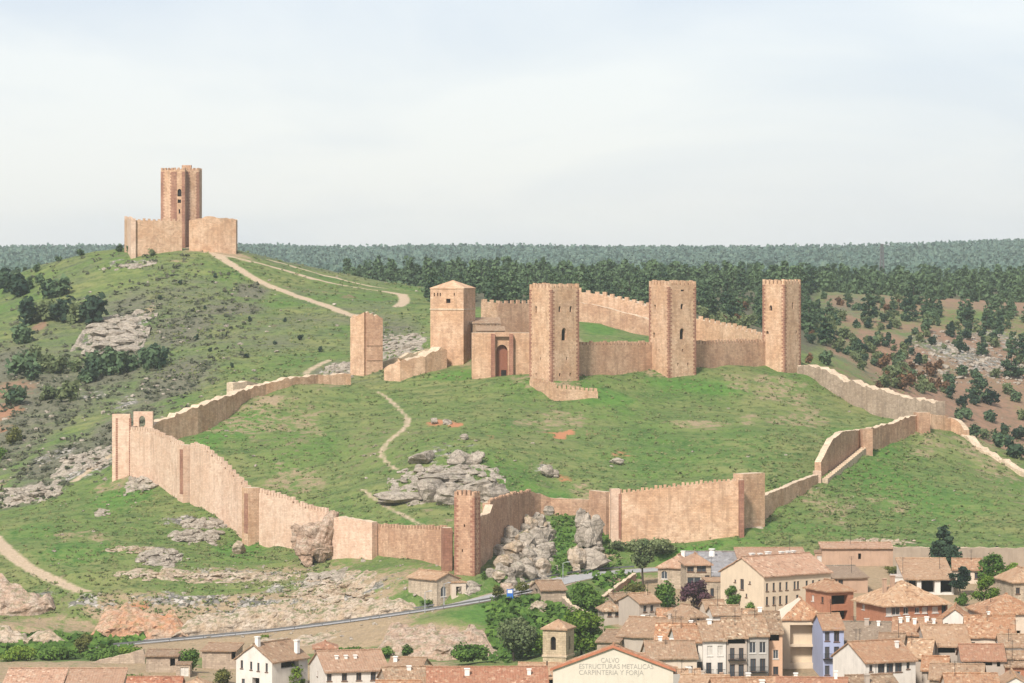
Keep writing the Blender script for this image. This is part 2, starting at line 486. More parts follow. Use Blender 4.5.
# scrub slope left of the castle
for a in [(40,400,60,40),(0,440,60,40),(60,460,50,22),(120,430,45,22),(170,390,45,20),(30,490,40,14),(0,370,40,30),(110,370,50,25),(230,310,40,8),(250,292,22,9),(180,330,40,20),(190,290,70,14,.6),(130,310,30,25,.8),(290,340,60,12,.4),(390,335,35,14,.8),(330,372,26,10,.8),(40,340,30,10,.5)]: blob('scrub', *a)
for a in [(85,470,40,9,.6),(60,455,30,6,.6),(30,498,25,6,.8),(125,405,18,7,.6),(115,335,30,18,.9),(95,395,30,6,.5),(340,370,18,8,.8),(400,345,30,12,.7),(140,475,12,10,.8),(185,522,28,7,.7),(160,555,25,8,.7),(210,530,20,6,.5),(230,575,80,7,.6),(440,480,40,16,.6),(440,455,30,12,.5),(545,470,10,5,.7),(470,450,20,10,.4),(965,355,60,14,.62),(1000,340,40,10,.6),(125,262,30,4,.5),(150,262,8,3,.6),(300,590,60,12,.5),(190,600,60,8,.7)]: blob('rock', *a)
for a in [(190,610,110,14),(360,605,60,12,.8),(330,635,110,6,1),(200,640,40,3,.8),(430,630,40,8,.8),(110,610,30,12,.9),(20,625,40,10,.7),(250,575,80,8,.7),(380,590,40,6,.6),(330,580,40,6,.5),(560,430,60,10,.35),(380,440,60,40,.35),(270,400,20,8,.7),(290,440,40,20,.35),(700,425,40,6,.6),(780,400,50,14,.3),(300,520,60,10,.3),(990,450,50,20,.4),(600,340,30,8,.3),(600,555,22,6,.7),(870,500,14,5,.5),(600,310,60,10,.5),(300,290,80,4,.4),(220,253,40,3,.9),(150,310,8,8,.6),(180,262,12,2,.6),(655,600,20,8,.5)]: blob('dry', *a)
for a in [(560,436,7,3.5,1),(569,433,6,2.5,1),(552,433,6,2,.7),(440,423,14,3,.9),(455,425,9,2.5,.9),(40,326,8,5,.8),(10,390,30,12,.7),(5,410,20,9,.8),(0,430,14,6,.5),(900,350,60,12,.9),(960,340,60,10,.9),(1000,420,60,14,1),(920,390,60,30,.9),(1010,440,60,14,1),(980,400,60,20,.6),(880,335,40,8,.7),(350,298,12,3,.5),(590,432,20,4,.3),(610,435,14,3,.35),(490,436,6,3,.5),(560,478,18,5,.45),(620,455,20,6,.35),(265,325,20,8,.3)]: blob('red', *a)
for a in [(210,438,20,14),(250,425,26,16),(600,395,40,10),(460,378,40,6),(700,385,60,8),(860,440,40,14),(880,480,60,20,.7),(930,500,90,25,.7),(700,550,60,10,.8),(120,500,40,14,.8),(240,552,30,8,1),(30,530,40,12,.6),(80,550,60,14,.7),(25,630,40,5,1),(60,650,70,8,1),(400,525,40,8,.6),(640,460,120,20,.4),(740,450,80,30,.5),(560,545,30,25,1),(500,615,60,12,1),(520,650,60,14,.8),(620,585,25,8,1),(600,330,20,6,1),(280,310,80,10,.4),(340,305,50,8,.4),(40,302,30,8,.8),(560,500,20,10,.8),(820,530,100,10,.6)]: blob('lush', *a)
for a in [(700,310,260,16),(900,300,120,16),(640,300,300,12),(860,285,200,8),(500,290,160,10),(20,295,40,12,.6)]: blob('wood', *a)
fw = np.clip((YY - 1350) / 100, 0, 1) * np.clip((1750 - YY) / 150, 0, 1)
MASK['wood'] = np.maximum(MASK['wood'], fw * .8)
MASK['wood'] = np.maximum(MASK['wood'], np.clip((YY - 2450) / 300, 0, 1))
for k, (P, half) in _tr.items():
    A = np.array([(p.x, p.y) for p in P]); x0, y0 = A.min(0) - 6; x1, y1 = A.max(0) + 6
    jx = np.where((GX > x0) & (GX < x1))[0]; jy = np.where((GY > y0) & (GY < y1))[0]
    sx = XX[np.ix_(jy, jx)]; sy = YY[np.ix_(jy, jx)]; best = np.full(sx.shape, 1e9)
    for q0, q1 in zip(A, A[1:]):
        dq = q1 - q0; tt = np.clip(((sx - q0[0]) * dq[0] + (sy - q0[1]) * dq[1]) / (dq @ dq + 1e-9), 0, 1)
        best = np.minimum(best, np.hypot(sx - q0[0] - tt * dq[0], sy - q0[1] - tt * dq[1]))
    MASK['path'][np.ix_(jy, jx)] = np.maximum(MASK['path'][np.ix_(jy, jx)], np.clip(1.4 - best / (half + 0.6), 0, 1) * (.72 if k in 'defg' else 1))
for a in [(270,612,170,18,.9),(60,625,70,10,.7),(300,575,90,10,.5),(180,600,120,10,.7),(430,640,60,14,.8)]: blob('dry', *a)
MASK['wood'] *= np.clip((YY - 1050) / 30, 0, 1) * np.where((XX * F / np.maximum(YY, 1) < -80) & (YY < 1290), 0, 1)
ROADY = np.interp(XX, [p.x for p in ROAD], [p.y for p in ROAD])
PX = XX * F / np.maximum(YY, 1) + 512
rs = np.clip((PX - 808) / 25, 0, 1) * np.clip((YY - 985) / 40, 0, 1) * np.clip((1500 - YY) / 60, 0, 1)
MASK['dry'] *= 1 - .5 * rs
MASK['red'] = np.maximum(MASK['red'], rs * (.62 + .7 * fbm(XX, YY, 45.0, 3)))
MASK['scrub'] = np.maximum(MASK['scrub'], rs * (.45 + .8 * fbm(XX + 300, YY, 38.0, 3)))
MASK['wood'] *= 1 - .8 * rs; MASK['lush'] *= 1 - rs
hl = np.clip((YY - 885) / 50, 0, 1) * np.clip((440 - PX) / 50, 0, 1) * np.clip((1300 - YY) / 60, 0, 1)
MASK['scrub'] = np.maximum(MASK['scrub'], hl * (.42 + .75 * fbm(XX, YY, 40.0, 4)))
MASK['lush'] *= 1 - .6 * hl
bare = np.clip((fbm(XX + 91, YY * .7, 20.0, 5, .6) - .16) * 2.0, 0, .52) * amp * (1 - far) * (1 - .6 * hl)
MASK['dry'] = np.maximum(MASK['dry'], bare)
sb = np.clip((ROADY - YY) / 3, 0, 1) * np.clip((YY - 676) / 6, 0, 1) * np.clip((-14 - XX) / 8, 0, 1)
MASK['dry'] = np.maximum(MASK['dry'], .95 * sb); MASK['lush'] *= 1 - .9 * sb * np.clip((XX + 92) / 8, 0, 1)
for a in [(140,606,14,6,.7),(112,610,10,5,.6)]: blob('red', *a)
for a in [(265,605,60,10,.7),(350,598,60,10,.6),(90,605,30,10,.6),(30,600,36,10,.5)]: blob('rock', *a)
# trodden ground and lanes among the houses
tn = np.clip((XX - 16) / 6, 0, 1) * np.clip((738 - YY) / 8, 0, 1) * np.clip((YY - 540) / 10, 0, 1)
tn = tn * np.clip((XX - (YY - 690) * -.25 - 10) / 8, 0, 1)
MASK['dry'] = np.maximum(MASK['dry'], tn); MASK['lush'] *= (1 - .8 * tn)
tl = np.clip((668 - YY) / 8, 0, 1) * np.clip((-5 - XX) / 8, 0, 1)
MASK['dry'] = np.maximum(MASK['dry'], tl * .8)
# broken ground where it is rocky
ZZ = ZZ + np.clip(MASK['rock'], 0, 1) * (1.5 * fbm(XX, YY, 6.0, 4, 0.6)) + 0.5 * MASK['scrub'] * fbm(XX, YY, 3.5, 3, 0.6)

def build_terrain(mat):
    nx, ny = len(GX), len(GY)
    me = bpy.data.meshes.new('terrain')
    me.vertices.add(nx * ny)
    me.vertices.foreach_set('co', np.stack([XX, YY, ZZ], -1).astype(np.float32).ravel())
    i, j = np.meshgrid(np.arange(nx - 1), np.arange(ny - 1))
    a = (j * nx + i).ravel()
    q = np.stack([a, a + 1, a + nx + 1, a + nx], -1).astype(np.int32)
    me.loops.add(q.size); me.loops.foreach_set('vertex_index', q.ravel())
    me.polygons.add(len(q)); me.polygons.foreach_set('loop_start', np.arange(0, q.size, 4, dtype=np.int32))
    me.polygons.foreach_set('use_smooth', np.ones(len(q), bool))
    me.update(calc_edges=True)
    for nm, ks in (('cover_a', ('rock', 'dry', 'red', 'path')), ('cover_b', ('lush', 'scrub', 'wood'))):
        at = me.color_attributes.new(nm, 'FLOAT_COLOR', 'POINT')
        c = np.zeros((nx * ny, 4), np.float32)
        for n_, k in enumerate(ks): c[:, n_] = np.clip(MASK[k], 0, 1).ravel()
        at.data.foreach_set('color', c.ravel())
    me.materials.append(mat)
    o = bpy.data.objects.new('terrain', me); COL.objects.link(o)
    o['kind'] = 'structure'
    return o

def mat_terrain():
    t = NT('land'); P = t.pos()
    def layer(name):
        a = t.n('ShaderNodeAttribute'); a.attribute_name = name
        s = t.n('ShaderNodeSeparateColor'); t.l(a.outputs['Color'], s.inputs[0]); return s.outputs, a.outputs['Alpha']
    (rock, dry, red), path = layer('cover_a')
    (lush, scrub, wood), _ = layer('cover_b')
    patch = t.noise(t.mapped(P, (1, 0.55, 1)), 0.045, 5, 0.6)      # tens of metres
    tuft = t.noise(P, 0.42, 5, 0.7)                                  # clumps of grass
    fine = t.noise(P, 1.7, 4, 0.75)
    strip = t.noise(t.mapped(P, (0.25, 1.1, 1)), 0.22, 5, 0.65, 0.6)   # sheep-track terraces
    g = t.mix(t.ramp(patch, [(0.36, 0), (0.62, 1)]), (0.080, 0.152, 0.028), (0.175, 0.186, 0.066))
    g = t.mix(t.ramp(strip, [(0.44, 0), (0.64, 0.8)]), g, (0.066, 0.118, 0.030))
    g = t.mix(t.ramp(tuft, [(0.49, 0), (0.66, 0.85)]), g, (0.030, 0.064, 0.016))
    g = t.mix(t.ramp(fine, [(0.52, 0), (0.70, 0.7)]), g, (0.230, 0.215, 0.105))
    gl = t.mix(t.ramp(tuft, [(0.42, 0), (0.68, 1)]), (0.080, 0.175, 0.030), (0.044, 0.105, 0.020))
    gl = t.mix(t.ramp(fine, [(0.55, 0), (0.8, 0.6)]), gl, (0.125, 0.180, 0.050))
    def m(mask, noise, lo=0.35, hi=0.75, k=0.7):
        s = t.math('ADD', mask, t.math('MULTIPLY', t.math('SUBTRACT', noise, 0.5), k * 2))
        lv = t.math('MULTIPLY', t.math('SUBTRACT', s, lo), 1 / (hi - lo), clamp=True)
        gate = t.math('MULTIPLY', mask, 8.0, clamp=True)
        return t.math('MULTIPLY', lv, gate)
    col = t.mix(t.math('MULTIPLY', m(lush, tuft), 0.85), g, gl)
    sc = t.mix(t.ramp(fine, [(0.35, 0), (0.65, 1)]), (0.075, 0.082, 0.050), (0.170, 0.155, 0.105))
    sc = t.mix(t.ramp(tuft, [(0.54, 0), (0.66, 0.85)]), sc, (0.036, 0.046, 0.026))
    col = t.mix(m(scrub, strip, 0.25, 0.9), col, sc)
    dr = t.mix(t.ramp(fine, [(0.35, 0), (0.7, 1)]), (0.34, 0.25, 0.155), (0.22, 0.165, 0.10))
    dr = t.mix(t.ramp(tuft, [(0.58, 0), (0.7, 0.7)]), dr, (0.10, 0.105, 0.05))
    col = t.mix(m(dry, tuft, 0.4, 0.7, 0.9), col, dr)
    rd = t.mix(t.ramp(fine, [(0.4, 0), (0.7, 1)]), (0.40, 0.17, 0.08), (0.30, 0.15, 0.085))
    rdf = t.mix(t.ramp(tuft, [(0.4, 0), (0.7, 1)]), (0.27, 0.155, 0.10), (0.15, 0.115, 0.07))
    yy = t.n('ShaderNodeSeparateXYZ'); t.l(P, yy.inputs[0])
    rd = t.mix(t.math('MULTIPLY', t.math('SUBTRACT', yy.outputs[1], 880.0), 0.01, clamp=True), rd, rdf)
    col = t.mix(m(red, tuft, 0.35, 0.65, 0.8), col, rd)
    v1 = t.voro(P, 0.75, 'Color')
    vs = t.n('ShaderNodeSeparateColor'); t.l(v1, vs.inputs[0])
    rk = t.ramp(vs.outputs[0], [(0.0, (0.10, 0.095, 0.085)), (0.4, (0.26, 0.235, 0.205)), (0.9, (0.42, 0.38, 0.33))])
    ed = t.voro(P, 0.75, 'Distance', 'DISTANCE_TO_EDGE')
    rk = t.mix(t.ramp(ed, [(0.0, 0.8), (0.16, 0)]), rk, (0.05, 0.055, 0.035))
    col = t.mix(m(rock, t.noise(P, 0.3, 5, 0.7), 0.45, 0.62, 0.95), col, rk)
    wd = t.mix(t.ramp(fine, [(0.35, 0), (0.7, 1)]), (0.060, 0.066, 0.036), (0.13, 0.11, 0.07))
    col = t.mix(m(wood, tuft, 0.3, 0.7, 0.6), col, wd)
    pt = t.mix(t.ramp(fine, [(0.35, 0), (0.7, 1)]), (0.47, 0.36, 0.25), (0.34, 0.26, 0.17))
    col = t.mix(m(path, tuft, 0.4, 0.75, 0.45), col, pt)
    h = t.mix(0.4, tuft, fine)
    nb = t.bump(h, 1.0, 0.55)
    return t.out(col, 1.0, nb)

# ------------------------------------------------------------------ camera, sky, sun, air
def setup():
    cd = bpy.data.cameras.new('camera'); cam = bpy.data.objects.new('camera', cd); COL.objects.link(cam)
    cd.sensor_fit = 'HORIZONTAL'; cd.sensor_width = 36; cd.lens = F / 1024 * 36
    cd.shift_y = -(341.5 - HOR) / 1024
    cd.clip_start = 1; cd.clip_end = 20000
    cam.rotation_euler = (R(90), 0, 0)
    S.camera = cam
    S.view_settings.view_transform = 'Standard'; S.view_settings.look = 'None'
    S.view_settings.exposure = EXPOSURE; S.view_settings.gamma = 1.0
    S.render.resolution_x = 1024; S.render.resolution_y = 683
    S.cycles.use_denoising = True
    S.cycles.max_bounces = 6; S.cycles.diffuse_bounces = 3; S.cycles.volume_bounces = 1; S.cycles.transparent_max_bounces = 8
    az, el = R(SUN_AZ), R(SUN_EL)          # azimuth measured from +Y towards +X
    d = Vector((math.sin(az) * math.cos(el), math.cos(az) * math.cos(el), math.sin(el)))
    ld = bpy.data.lights.new('sun', 'SUN'); lo = bpy.data.objects.new('sun', ld); COL.objects.link(lo)
    ld.energy = SUN_E; ld.angle = R(SUN_ANGLE); ld.color = (1.0, 0.952, 0.89)
    lo.rotation_euler = d.to_track_quat('Z', 'Y').to_euler()
    w = bpy.data.worlds.new('World'); S.world = w; w.use_nodes = True
    nt = w.node_tree; bg = nt.nodes['Background']
    sky = nt.nodes.new('ShaderNodeTexSky'); sky.sky_type = 'NISHITA'; sky.sun_disc = False
    sky.sun_elevation = el; sky.sun_rotation = az; sky.altitude = 1000; sky.dust_density = 2.0
    # thin cloud sheet over the blue: the sheet's own structure, by direction in the sky
    tc = nt.nodes.new('ShaderNodeTexCoord')
    mp = nt.nodes.new('ShaderNodeMapping'); mp.inputs['Scale'].default_value = (1.0, 1.0, 3.2)
    nt.links.new(tc.outputs['Generated'], mp.inputs['Vector'])
    n1 = nt.nodes.new('ShaderNodeTexNoise'); n1.inputs['Scale'].default_value = 6.5; n1.inputs['Detail'].default_value = 5
    n1.inputs['Roughness'].default_value = 0.5; n1.inputs['Distortion'].default_value = 0.4
    nt.links.new(mp.outputs[0], n1.inputs['Vector'])
    cr = nt.nodes.new('ShaderNodeValToRGB')
    cr.color_ramp.elements[0].position = 0.40; cr.color_ramp.elements[0].color = (*[x * CLOUD for x in (0.80, 0.83, 0.925)], 1)
    cr.color_ramp.elements[1].position = 0.62; cr.color_ramp.elements[1].color = (*[x * CLOUD for x in (1.0, 0.99, 1.0)], 1)
    nt.links.new(n1.outputs['Fac'], cr.inputs['Fac'])
    mx = nt.nodes.new('ShaderNodeMix'); mx.data_type = 'RGBA'; mx.inputs[0].default_value = CLOUD_MIX
    nt.links.new(sky.outputs[0], mx.inputs[6]); nt.links.new(cr.outputs[0], mx.inputs[7])
    nt.links.new(mx.outputs[2], bg.inputs['Color'])
    bg.inputs['Strength'].default_value = SKY_STRENGTH
    # the air between here and the far hills
    m = bpy.data.materials.new('air'); m.use_nodes = True; t = m.node_tree
    t.nodes.remove(t.nodes['Principled BSDF'])
    v = t.nodes.new('ShaderNodeVolumePrincipled'); v.inputs['Color'].default_value = (0.86, 0.95, 0.98, 1)
    v.inputs['Density'].default_value = HAZE; v.inputs['Anisotropy'].default_value = 0.2
    t.links.new(v.outputs[0], t.nodes['Material Output'].inputs['Volume'])
    b = MB(); b.box(-1700, 1700, -90, 5600, -100, 62)
    o = b.build('haze', m); o['kind'] = 'stuff'; o.display_type = 'WIRE'
EXPOSURE = 0.74; SUN_AZ = -157; SUN_EL = 44; SUN_E = 3.5; SUN_ANGLE = 8.0
SKY_STRENGTH = 0.13; CLOUD = 3.95; CLOUD_MIX = 0.8; HAZE = 0.00007
setup()
TERRAIN = build_terrain(mat_terrain())
# ================================================================== building helpers
def wall_face(m, O, u, W, H, holes=(), mi=0, rmi=None, z=Vector((0, 0, 1))):
    """one wall face with real openings; hole = (x, y, w, h, depth, arch)"""
    O = Vector(O); u = Vector(u); n = u.cross(z)
    xs = sorted({0.0, W} | {round(h[0], 4) for h in holes} | {round(h[0] + h[2], 4) for h in holes})
    ys = sorted({0.0, H} | {round(h[1], 4) for h in holes} | {round(h[1] + h[3], 4) for h in holes})
    P = lambda x, y, d=0.0: O + u * x + z * y - n * d
    for x0, x1 in zip(xs, xs[1:]):
        for y0, y1 in zip(ys, ys[1:]):
            cx, cy = (x0 + x1) / 2, (y0 + y1) / 2
            if any(h[0] < cx < h[0] + h[2] and h[1] < cy < h[1] + h[3] for h in holes): continue
            m.face([P(x0, y0), P(x1, y0), P(x1, y1), P(x0, y1)], mi)
    r = mi if rmi is None else rmi
    for x, y, w, h, d, arch in holes:
        m.face([P(x, y), P(x, y, d), P(x, y + h, d), P(x, y + h)], r)
        m.face([P(x + w, y + h), P(x + w, y + h, d), P(x + w, y, d), P(x + w, y)], r)
        m.face([P(x, y), P(x + w, y), P(x + w, y, d), P(x, y, d)], r)
        m.face([P(x, y + h, d), P(x + w, y + h, d), P(x + w, y + h), P(x, y + h)], r)
        if arch:
            k = 5; hw = w / 2; ah = min(h * 0.6, hw * arch)
            L = [(x + hw - hw * math.cos(i / k * math.pi / 2), y + h - ah + ah * math.sin(i / k * math.pi / 2)) for i in range(k + 1)]
            for a, b in zip(L, L[1:]):
                m.face([P(*a), P(*b), P(x, y + h)], mi)
                a2 = (2 * x + w - a[0], a[1]); b2 = (2 * x + w - b[0], b[1])
                m.face([P(*b2), P(*a2), P(x + w, y + h)], mi)
                m.face([P(*a), P(*a, d), P(*b, d), P(*b)], r)
                m.face([P(*b2), P(*b2, d), P(*a2, d), P(*a2)], r)
def pane_face(m, O, u, hole, mi=0, back=0.02, z=Vector((0, 0, 1))):
    O = Vector(O); u = Vector(u); n = u.cross(z); x, y, w, h, d, arch = hole
    P = lambda a, b: O + u * a + z * b - n * (d - back)
    m.face([P(x + .002, y + .002), P(x + w - .002, y + .002), P(x + w - .002, y + h - .002), P(x + .002, y + h - .002)], mi)
def sides(a, b):
    return {'front': (Vector((-a / 2, -b / 2, 0)), Vector((1, 0, 0)), a), 'right': (Vector((a / 2, -b / 2, 0)), Vector((0, 1, 0)), b),
            'back': (Vector((a / 2, b / 2, 0)), Vector((-1, 0, 0)), a), 'left': (Vector((-a / 2, b / 2, 0)), Vector((0, -1, 0)), b)}
def offset(m, loc):
    m.v = [(p[0] - loc[0], p[1] - loc[1], p[2] - loc[2]) for p in m.v]; return m

STONE = mat_stone('castle stone', (0.53, 0.332, 0.206), (0.61, 0.42, 0.285), (0.39, 0.225, 0.138))
STONE_RED = mat_stone('reddish wall stone', (0.44, 0.265, 0.17), (0.53, 0.35, 0.235), (0.31, 0.18, 0.12))
STONE_PALE = mat_stone('pale wall stone', (0.60, 0.415, 0.30), (0.66, 0.49, 0.37), (0.48, 0.31, 0.215), contrast=0.7)
STONE_GREY = mat_stone('greyish rubble stone', (0.35, 0.265, 0.195), (0.43, 0.335, 0.255), (0.26, 0.20, 0.15))
QUOIN = mat_stone('red corner stone', (0.29, 0.14, 0.095), (0.37, 0.20, 0.135), (0.22, 0.105, 0.075), course=0.5)
CAP = mat_stone('pale wall top', (0.60, 0.48, 0.35), (0.54, 0.42, 0.30), (0.44, 0.35, 0.25))
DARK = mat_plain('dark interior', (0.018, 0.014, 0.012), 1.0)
WOOD_DARK = mat_plain('dark timber', (0.05, 0.032, 0.022), 0.8)
DOORRED = mat_plain('red brown door stone', (0.25, 0.10, 0.06), 0.9)

def curtain(name, label, pts, t=1.6, rag=0.25, mer=None, mat=None, cap=None, stepw=None, cat='castle wall', deep=1.3, front_base=None, group=None, seed=0):
    """a stretch of wall along pts = (picture x, distance, top row); follows the ground"""
    mat = mat or STONE; cap = cap or CAP
    P = [W3(px, top, Y) for px, Y, top in pts]
    Q = [P[0]]
    for a, b in zip(P, P[1:]):
        n = max(1, int((b - a).length / 0.9))
        for i in range(1, n + 1): Q.append(a.lerp(b, i / n))
    acc = 0; cols = []
    lastz = None
    for i, p in enumerate(Q):
        a = Q[max(0, i - 1)]; b = Q[min(len(Q) - 1, i + 1)]
        d = Vector((b.x - a.x, b.y - a.y, 0)).normalized(); nb = Vector((-d.y, d.x, 0))
        if i: acc += (Vector((p.x, p.y, 0)) - Vector((Q[i - 1].x, Q[i - 1].y, 0))).length
        z = p.z
        if stepw:
            k = math.floor(acc / stepw)
            z0 = p.z
            # height of the step this column belongs to
            if lastz is None or lastz[0] != k: lastz = (k, p.z); newstep = i > 0
            else: newstep = False
            if newstep: cols.append((p, nb, cols[-1][2]))
            z = lastz[1]
        elif rag:
            z += 1.6 * rag * (mnoise.noise((acc * 0.55, seed, 0.3)) + 0.6 * mnoise.noise((acc * 1.7, seed, 5.3)))
        cols.append((p, nb, z))
    m = MB(); g = []
    for p, nb, z in cols:
        q = p + nb * t
        zb = min(gz(p.x, p.y), gz(q.x, q.y), gz(p.x - nb.x, p.y - nb.y)) - deep
        if front_base is not None: zb = min(zb, p.z - front_base)
        g.append((Vector((p.x, p.y, zb)), Vector((p.x, p.y, z)), Vector((q.x, q.y, zb)), Vector((q.x, q.y, z + (0.15 * mnoise.noise((p.x, p.y, 1)) if rag else 0)))))
    s = 0
    for A, B in zip(g, g[1:]):
        L = math.hypot(B[0].x - A[0].x, B[0].y - A[0].y); s1 = s + L
        if L > 1e-4:
            m.face([A[0], B[0], B[1], A[1]], 0, [(s, A[0].z), (s1, B[0].z), (s1, B[1].z), (s, A[1].z)])
            m.face([B[2], A[2], A[3], B[3]], 0, [(s1, B[2].z), (s, A[2].z), (s, A[3].z), (s1, B[3].z)])
            m.face([A[1], B[1], B[3], A[3]], 1)
        elif abs(A[1].z - B[1].z) > 1e-4:
            m.face([A[1], B[1], B[3], A[3]], 0)
        s = s1
    A, B = g[0], g[-1]
    m.face([A[2], A[0], A[1], A[3]], 0); m.face([B[0], B[2], B[3], B[1]], 0)
    c = cols[len(cols) // 2][0]; loc = Vector((c.x, c.y, gz(c.x, c.y)))
    root = thing(name, label, cat, loc, 0, group)
    offset(m, loc).build('masonry', [mat, cap], root)
    if mer:
        mw, gap, mh = mer[:3]; mm = MB(); acc = 0; nxt = 0.3
        for A, B, ca, cb in zip(g, g[1:], cols, cols[1:]):
            L = math.hypot(B[0].x - A[0].x, B[0].y - A[0].y)
            while L > 1e-4 and nxt < acc + L:
                f = (nxt - acc) / L; p = ca[0].lerp(cb[0], f); zt = A[1].z + (B[1].z - A[1].z) * f
                d = (cb[0] - ca[0]); d.z = 0; d.normalize(); nb = Vector((-d.y, d.x, 0))
                M = Matrix.Translation(Vector((p.x, p.y, zt)) - loc) @ Matrix(((d.x, nb.x, 0, 0), (d.y, nb.y, 0, 0), (0, 0, 1, 0), (0, 0, 0, 1)))
                j = random.uniform(-0.32, 0.12) if len(mer) < 4 else random.uniform(-1, 1) * mer[3]
                mm.box(0, mw, 0.003, 0.6, -0.2, mh + j, 0, M)
                nxt += mw + gap
            acc += L
        mm.build('battlement', [mat], root)
    root['loc'] = 0; del root['loc']
    return root, g, loc

def tower(label, px, base, Y, top, a, b, rz, holes=None, mer=None, mat=None, mat_left=None, quoins=True, cat='castle tower', name='castle_tower', roof=None, taper=0.0, string=None, group=None, deep=2.5, cap=None, name_body='shaft', side='left'):
    """rectangular tower standing with its near corner at (px, base, Y); rz turns its front towards the right"""
    mat = mat or STONE
    c0 = W3(px, base, Y); r = R(rz)
    sx = -1 if side == 'left' else 1
    off = Matrix.Rotation(r, 3, 'Z') @ Vector((-sx * a / 2, b / 2, 0))
    ctr = Vector((c0.x + off.x, c0.y + off.y, c0.z))
    H = (base - top) * Y / F
    root = thing(name, label, cat, ctr, r, group)
    m = MB(); wn = []
    for sname, (O, u, Wd) in sides(a, b).items():
        hs = []
        for hh in (holes or {}).get(sname, ()):
            fx, fy, w, h, arch = hh     # fraction along, metres below top (centre), size
            hs.append((fx * Wd - w / 2, H - fy - h / 2 + deep, w, h, 0.7, arch))
        O2 = O - Vector((0, 0, deep))
        wall_face(m, O2, u, Wd, H + deep, hs)
        for q in hs: wn.append((O2, u, q))
    m.face([(-a / 2, -b / 2, H), (a / 2, -b / 2, H), (a / 2, b / 2, H), (-a / 2, b / 2, H)], 1)
    m.build(name_body, [mat, cap or CAP], root)
    for O, u, q in wn:
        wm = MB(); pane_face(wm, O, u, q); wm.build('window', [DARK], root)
    if quoins:
        for (cx, cy) in ((-a / 2, -b / 2), (a / 2, -b / 2), (-a / 2, b / 2), (a / 2, b / 2)):
            qm = MB(); z = -deep + 0.1; k = 0
            while z < H - 0.5:
                e1, e2 = (0.95, 0.5) if k % 2 else (0.5, 0.95)
                sxx, syy = math.copysign(1, cx), math.copysign(1, cy)
                x0, x1 = sorted((cx + sxx * 0.025, cx - sxx * e1)); y0, y1 = sorted((cy + syy * 0.025, cy - syy * e2))
                qm.box(x0, x1, y0, y1, z, z + 0.44, 0)
                z += 0.5; k += 1
            qm.build('quoin', [QUOIN], root)
    if string:
        sm = MB(); zz = H - string
        sm.box(-a / 2 - .14, a / 2 + .14, -b / 2 - .14, b / 2 + .14, zz, zz + 0.35, 0)
        sm.build('string_course', [CAP], root)
    if mer:
        mw, gap, mh = mer
        mm = MB()
        for sname, (O, u, Wd) in sides(a, b).items():
            n = u.cross(Vector((0, 0, 1))); k = max(2, round((Wd + gap) / (mw + gap))); g = (Wd - k * mw) / (k - 1)
            for i in range(k):
                x = i * (mw + g); j = random.uniform(-0.3, 0.12)
                # corner merlons are shared, keep only the start of each side
                if i == k - 1: continue
                M = Matrix.Translation(O + u * x + Vector((0, 0, H))) @ Matrix(((u.x, -n.x, 0, 0), (u.y, -n.y, 0, 0), (0, 0, 1, 0), (0, 0, 0, 1)))
                mm.box(0.0, mw, 0.0, 0.55, -0.02, mh + j, 0, M)
        mm.build('battlement', [mat], root)
    if roof:
        rise, over, rmat = roof
        rm = MB(); A = [(-a / 2 - over, -b / 2 - over, H), (a / 2 + over, -b / 2 - over, H), (a / 2 + over, b / 2 + over, H), (-a / 2 - over, b / 2 + over, H)]
        ap = (0, 0, H + rise); low = [(x, y, z - 0.25) for x, y, z in A]
        for i in range(4):
            j = (i + 1) % 4
            rm.face([A[i], A[j], ap]); rm.face([low[i], low[j], A[j], A[i]])
        rm.face(low[::-1]); rm.build('roof', [rmat], root)
    return root, H

ROOF_PAL = {
 'orange': [(0.286, 0.126, 0.061), (0.370, 0.191, 0.101), (0.336, 0.163, 0.083), (0.470, 0.309, 0.187), (0.403, 0.302, 0.202)],
 'pink':   [(0.353, 0.196, 0.123), (0.420, 0.252, 0.166), (0.386, 0.220, 0.141), (0.470, 0.326, 0.224), (0.420, 0.309, 0.217)],
 'tan':    [(0.235, 0.139, 0.079), (0.336, 0.220, 0.138), (0.286, 0.171, 0.101), (0.420, 0.318, 0.210), (0.302, 0.244, 0.169)],
 'brown':  [(0.193, 0.118, 0.072), (0.260, 0.176, 0.112), (0.227, 0.143, 0.087), (0.336, 0.244, 0.159), (0.244, 0.200, 0.141)],
 'pale':   [(0.336, 0.183, 0.097), (0.437, 0.281, 0.169), (0.378, 0.220, 0.123), (0.504, 0.367, 0.242), (0.420, 0.309, 0.206)],
 'red':    [(0.286, 0.098, 0.054), (0.344, 0.146, 0.083), (0.311, 0.118, 0.065), (0.437, 0.269, 0.174), (0.353, 0.204, 0.130)],
 'grey':   [(0.168, 0.139, 0.105), (0.227, 0.191, 0.144), (0.193, 0.155, 0.115), (0.286, 0.244, 0.181), (0.210, 0.183, 0.141)],
}
ROOF = {k: mat_roof(k + ' tile roof', v) for k, v in ROOF_PAL.items()}

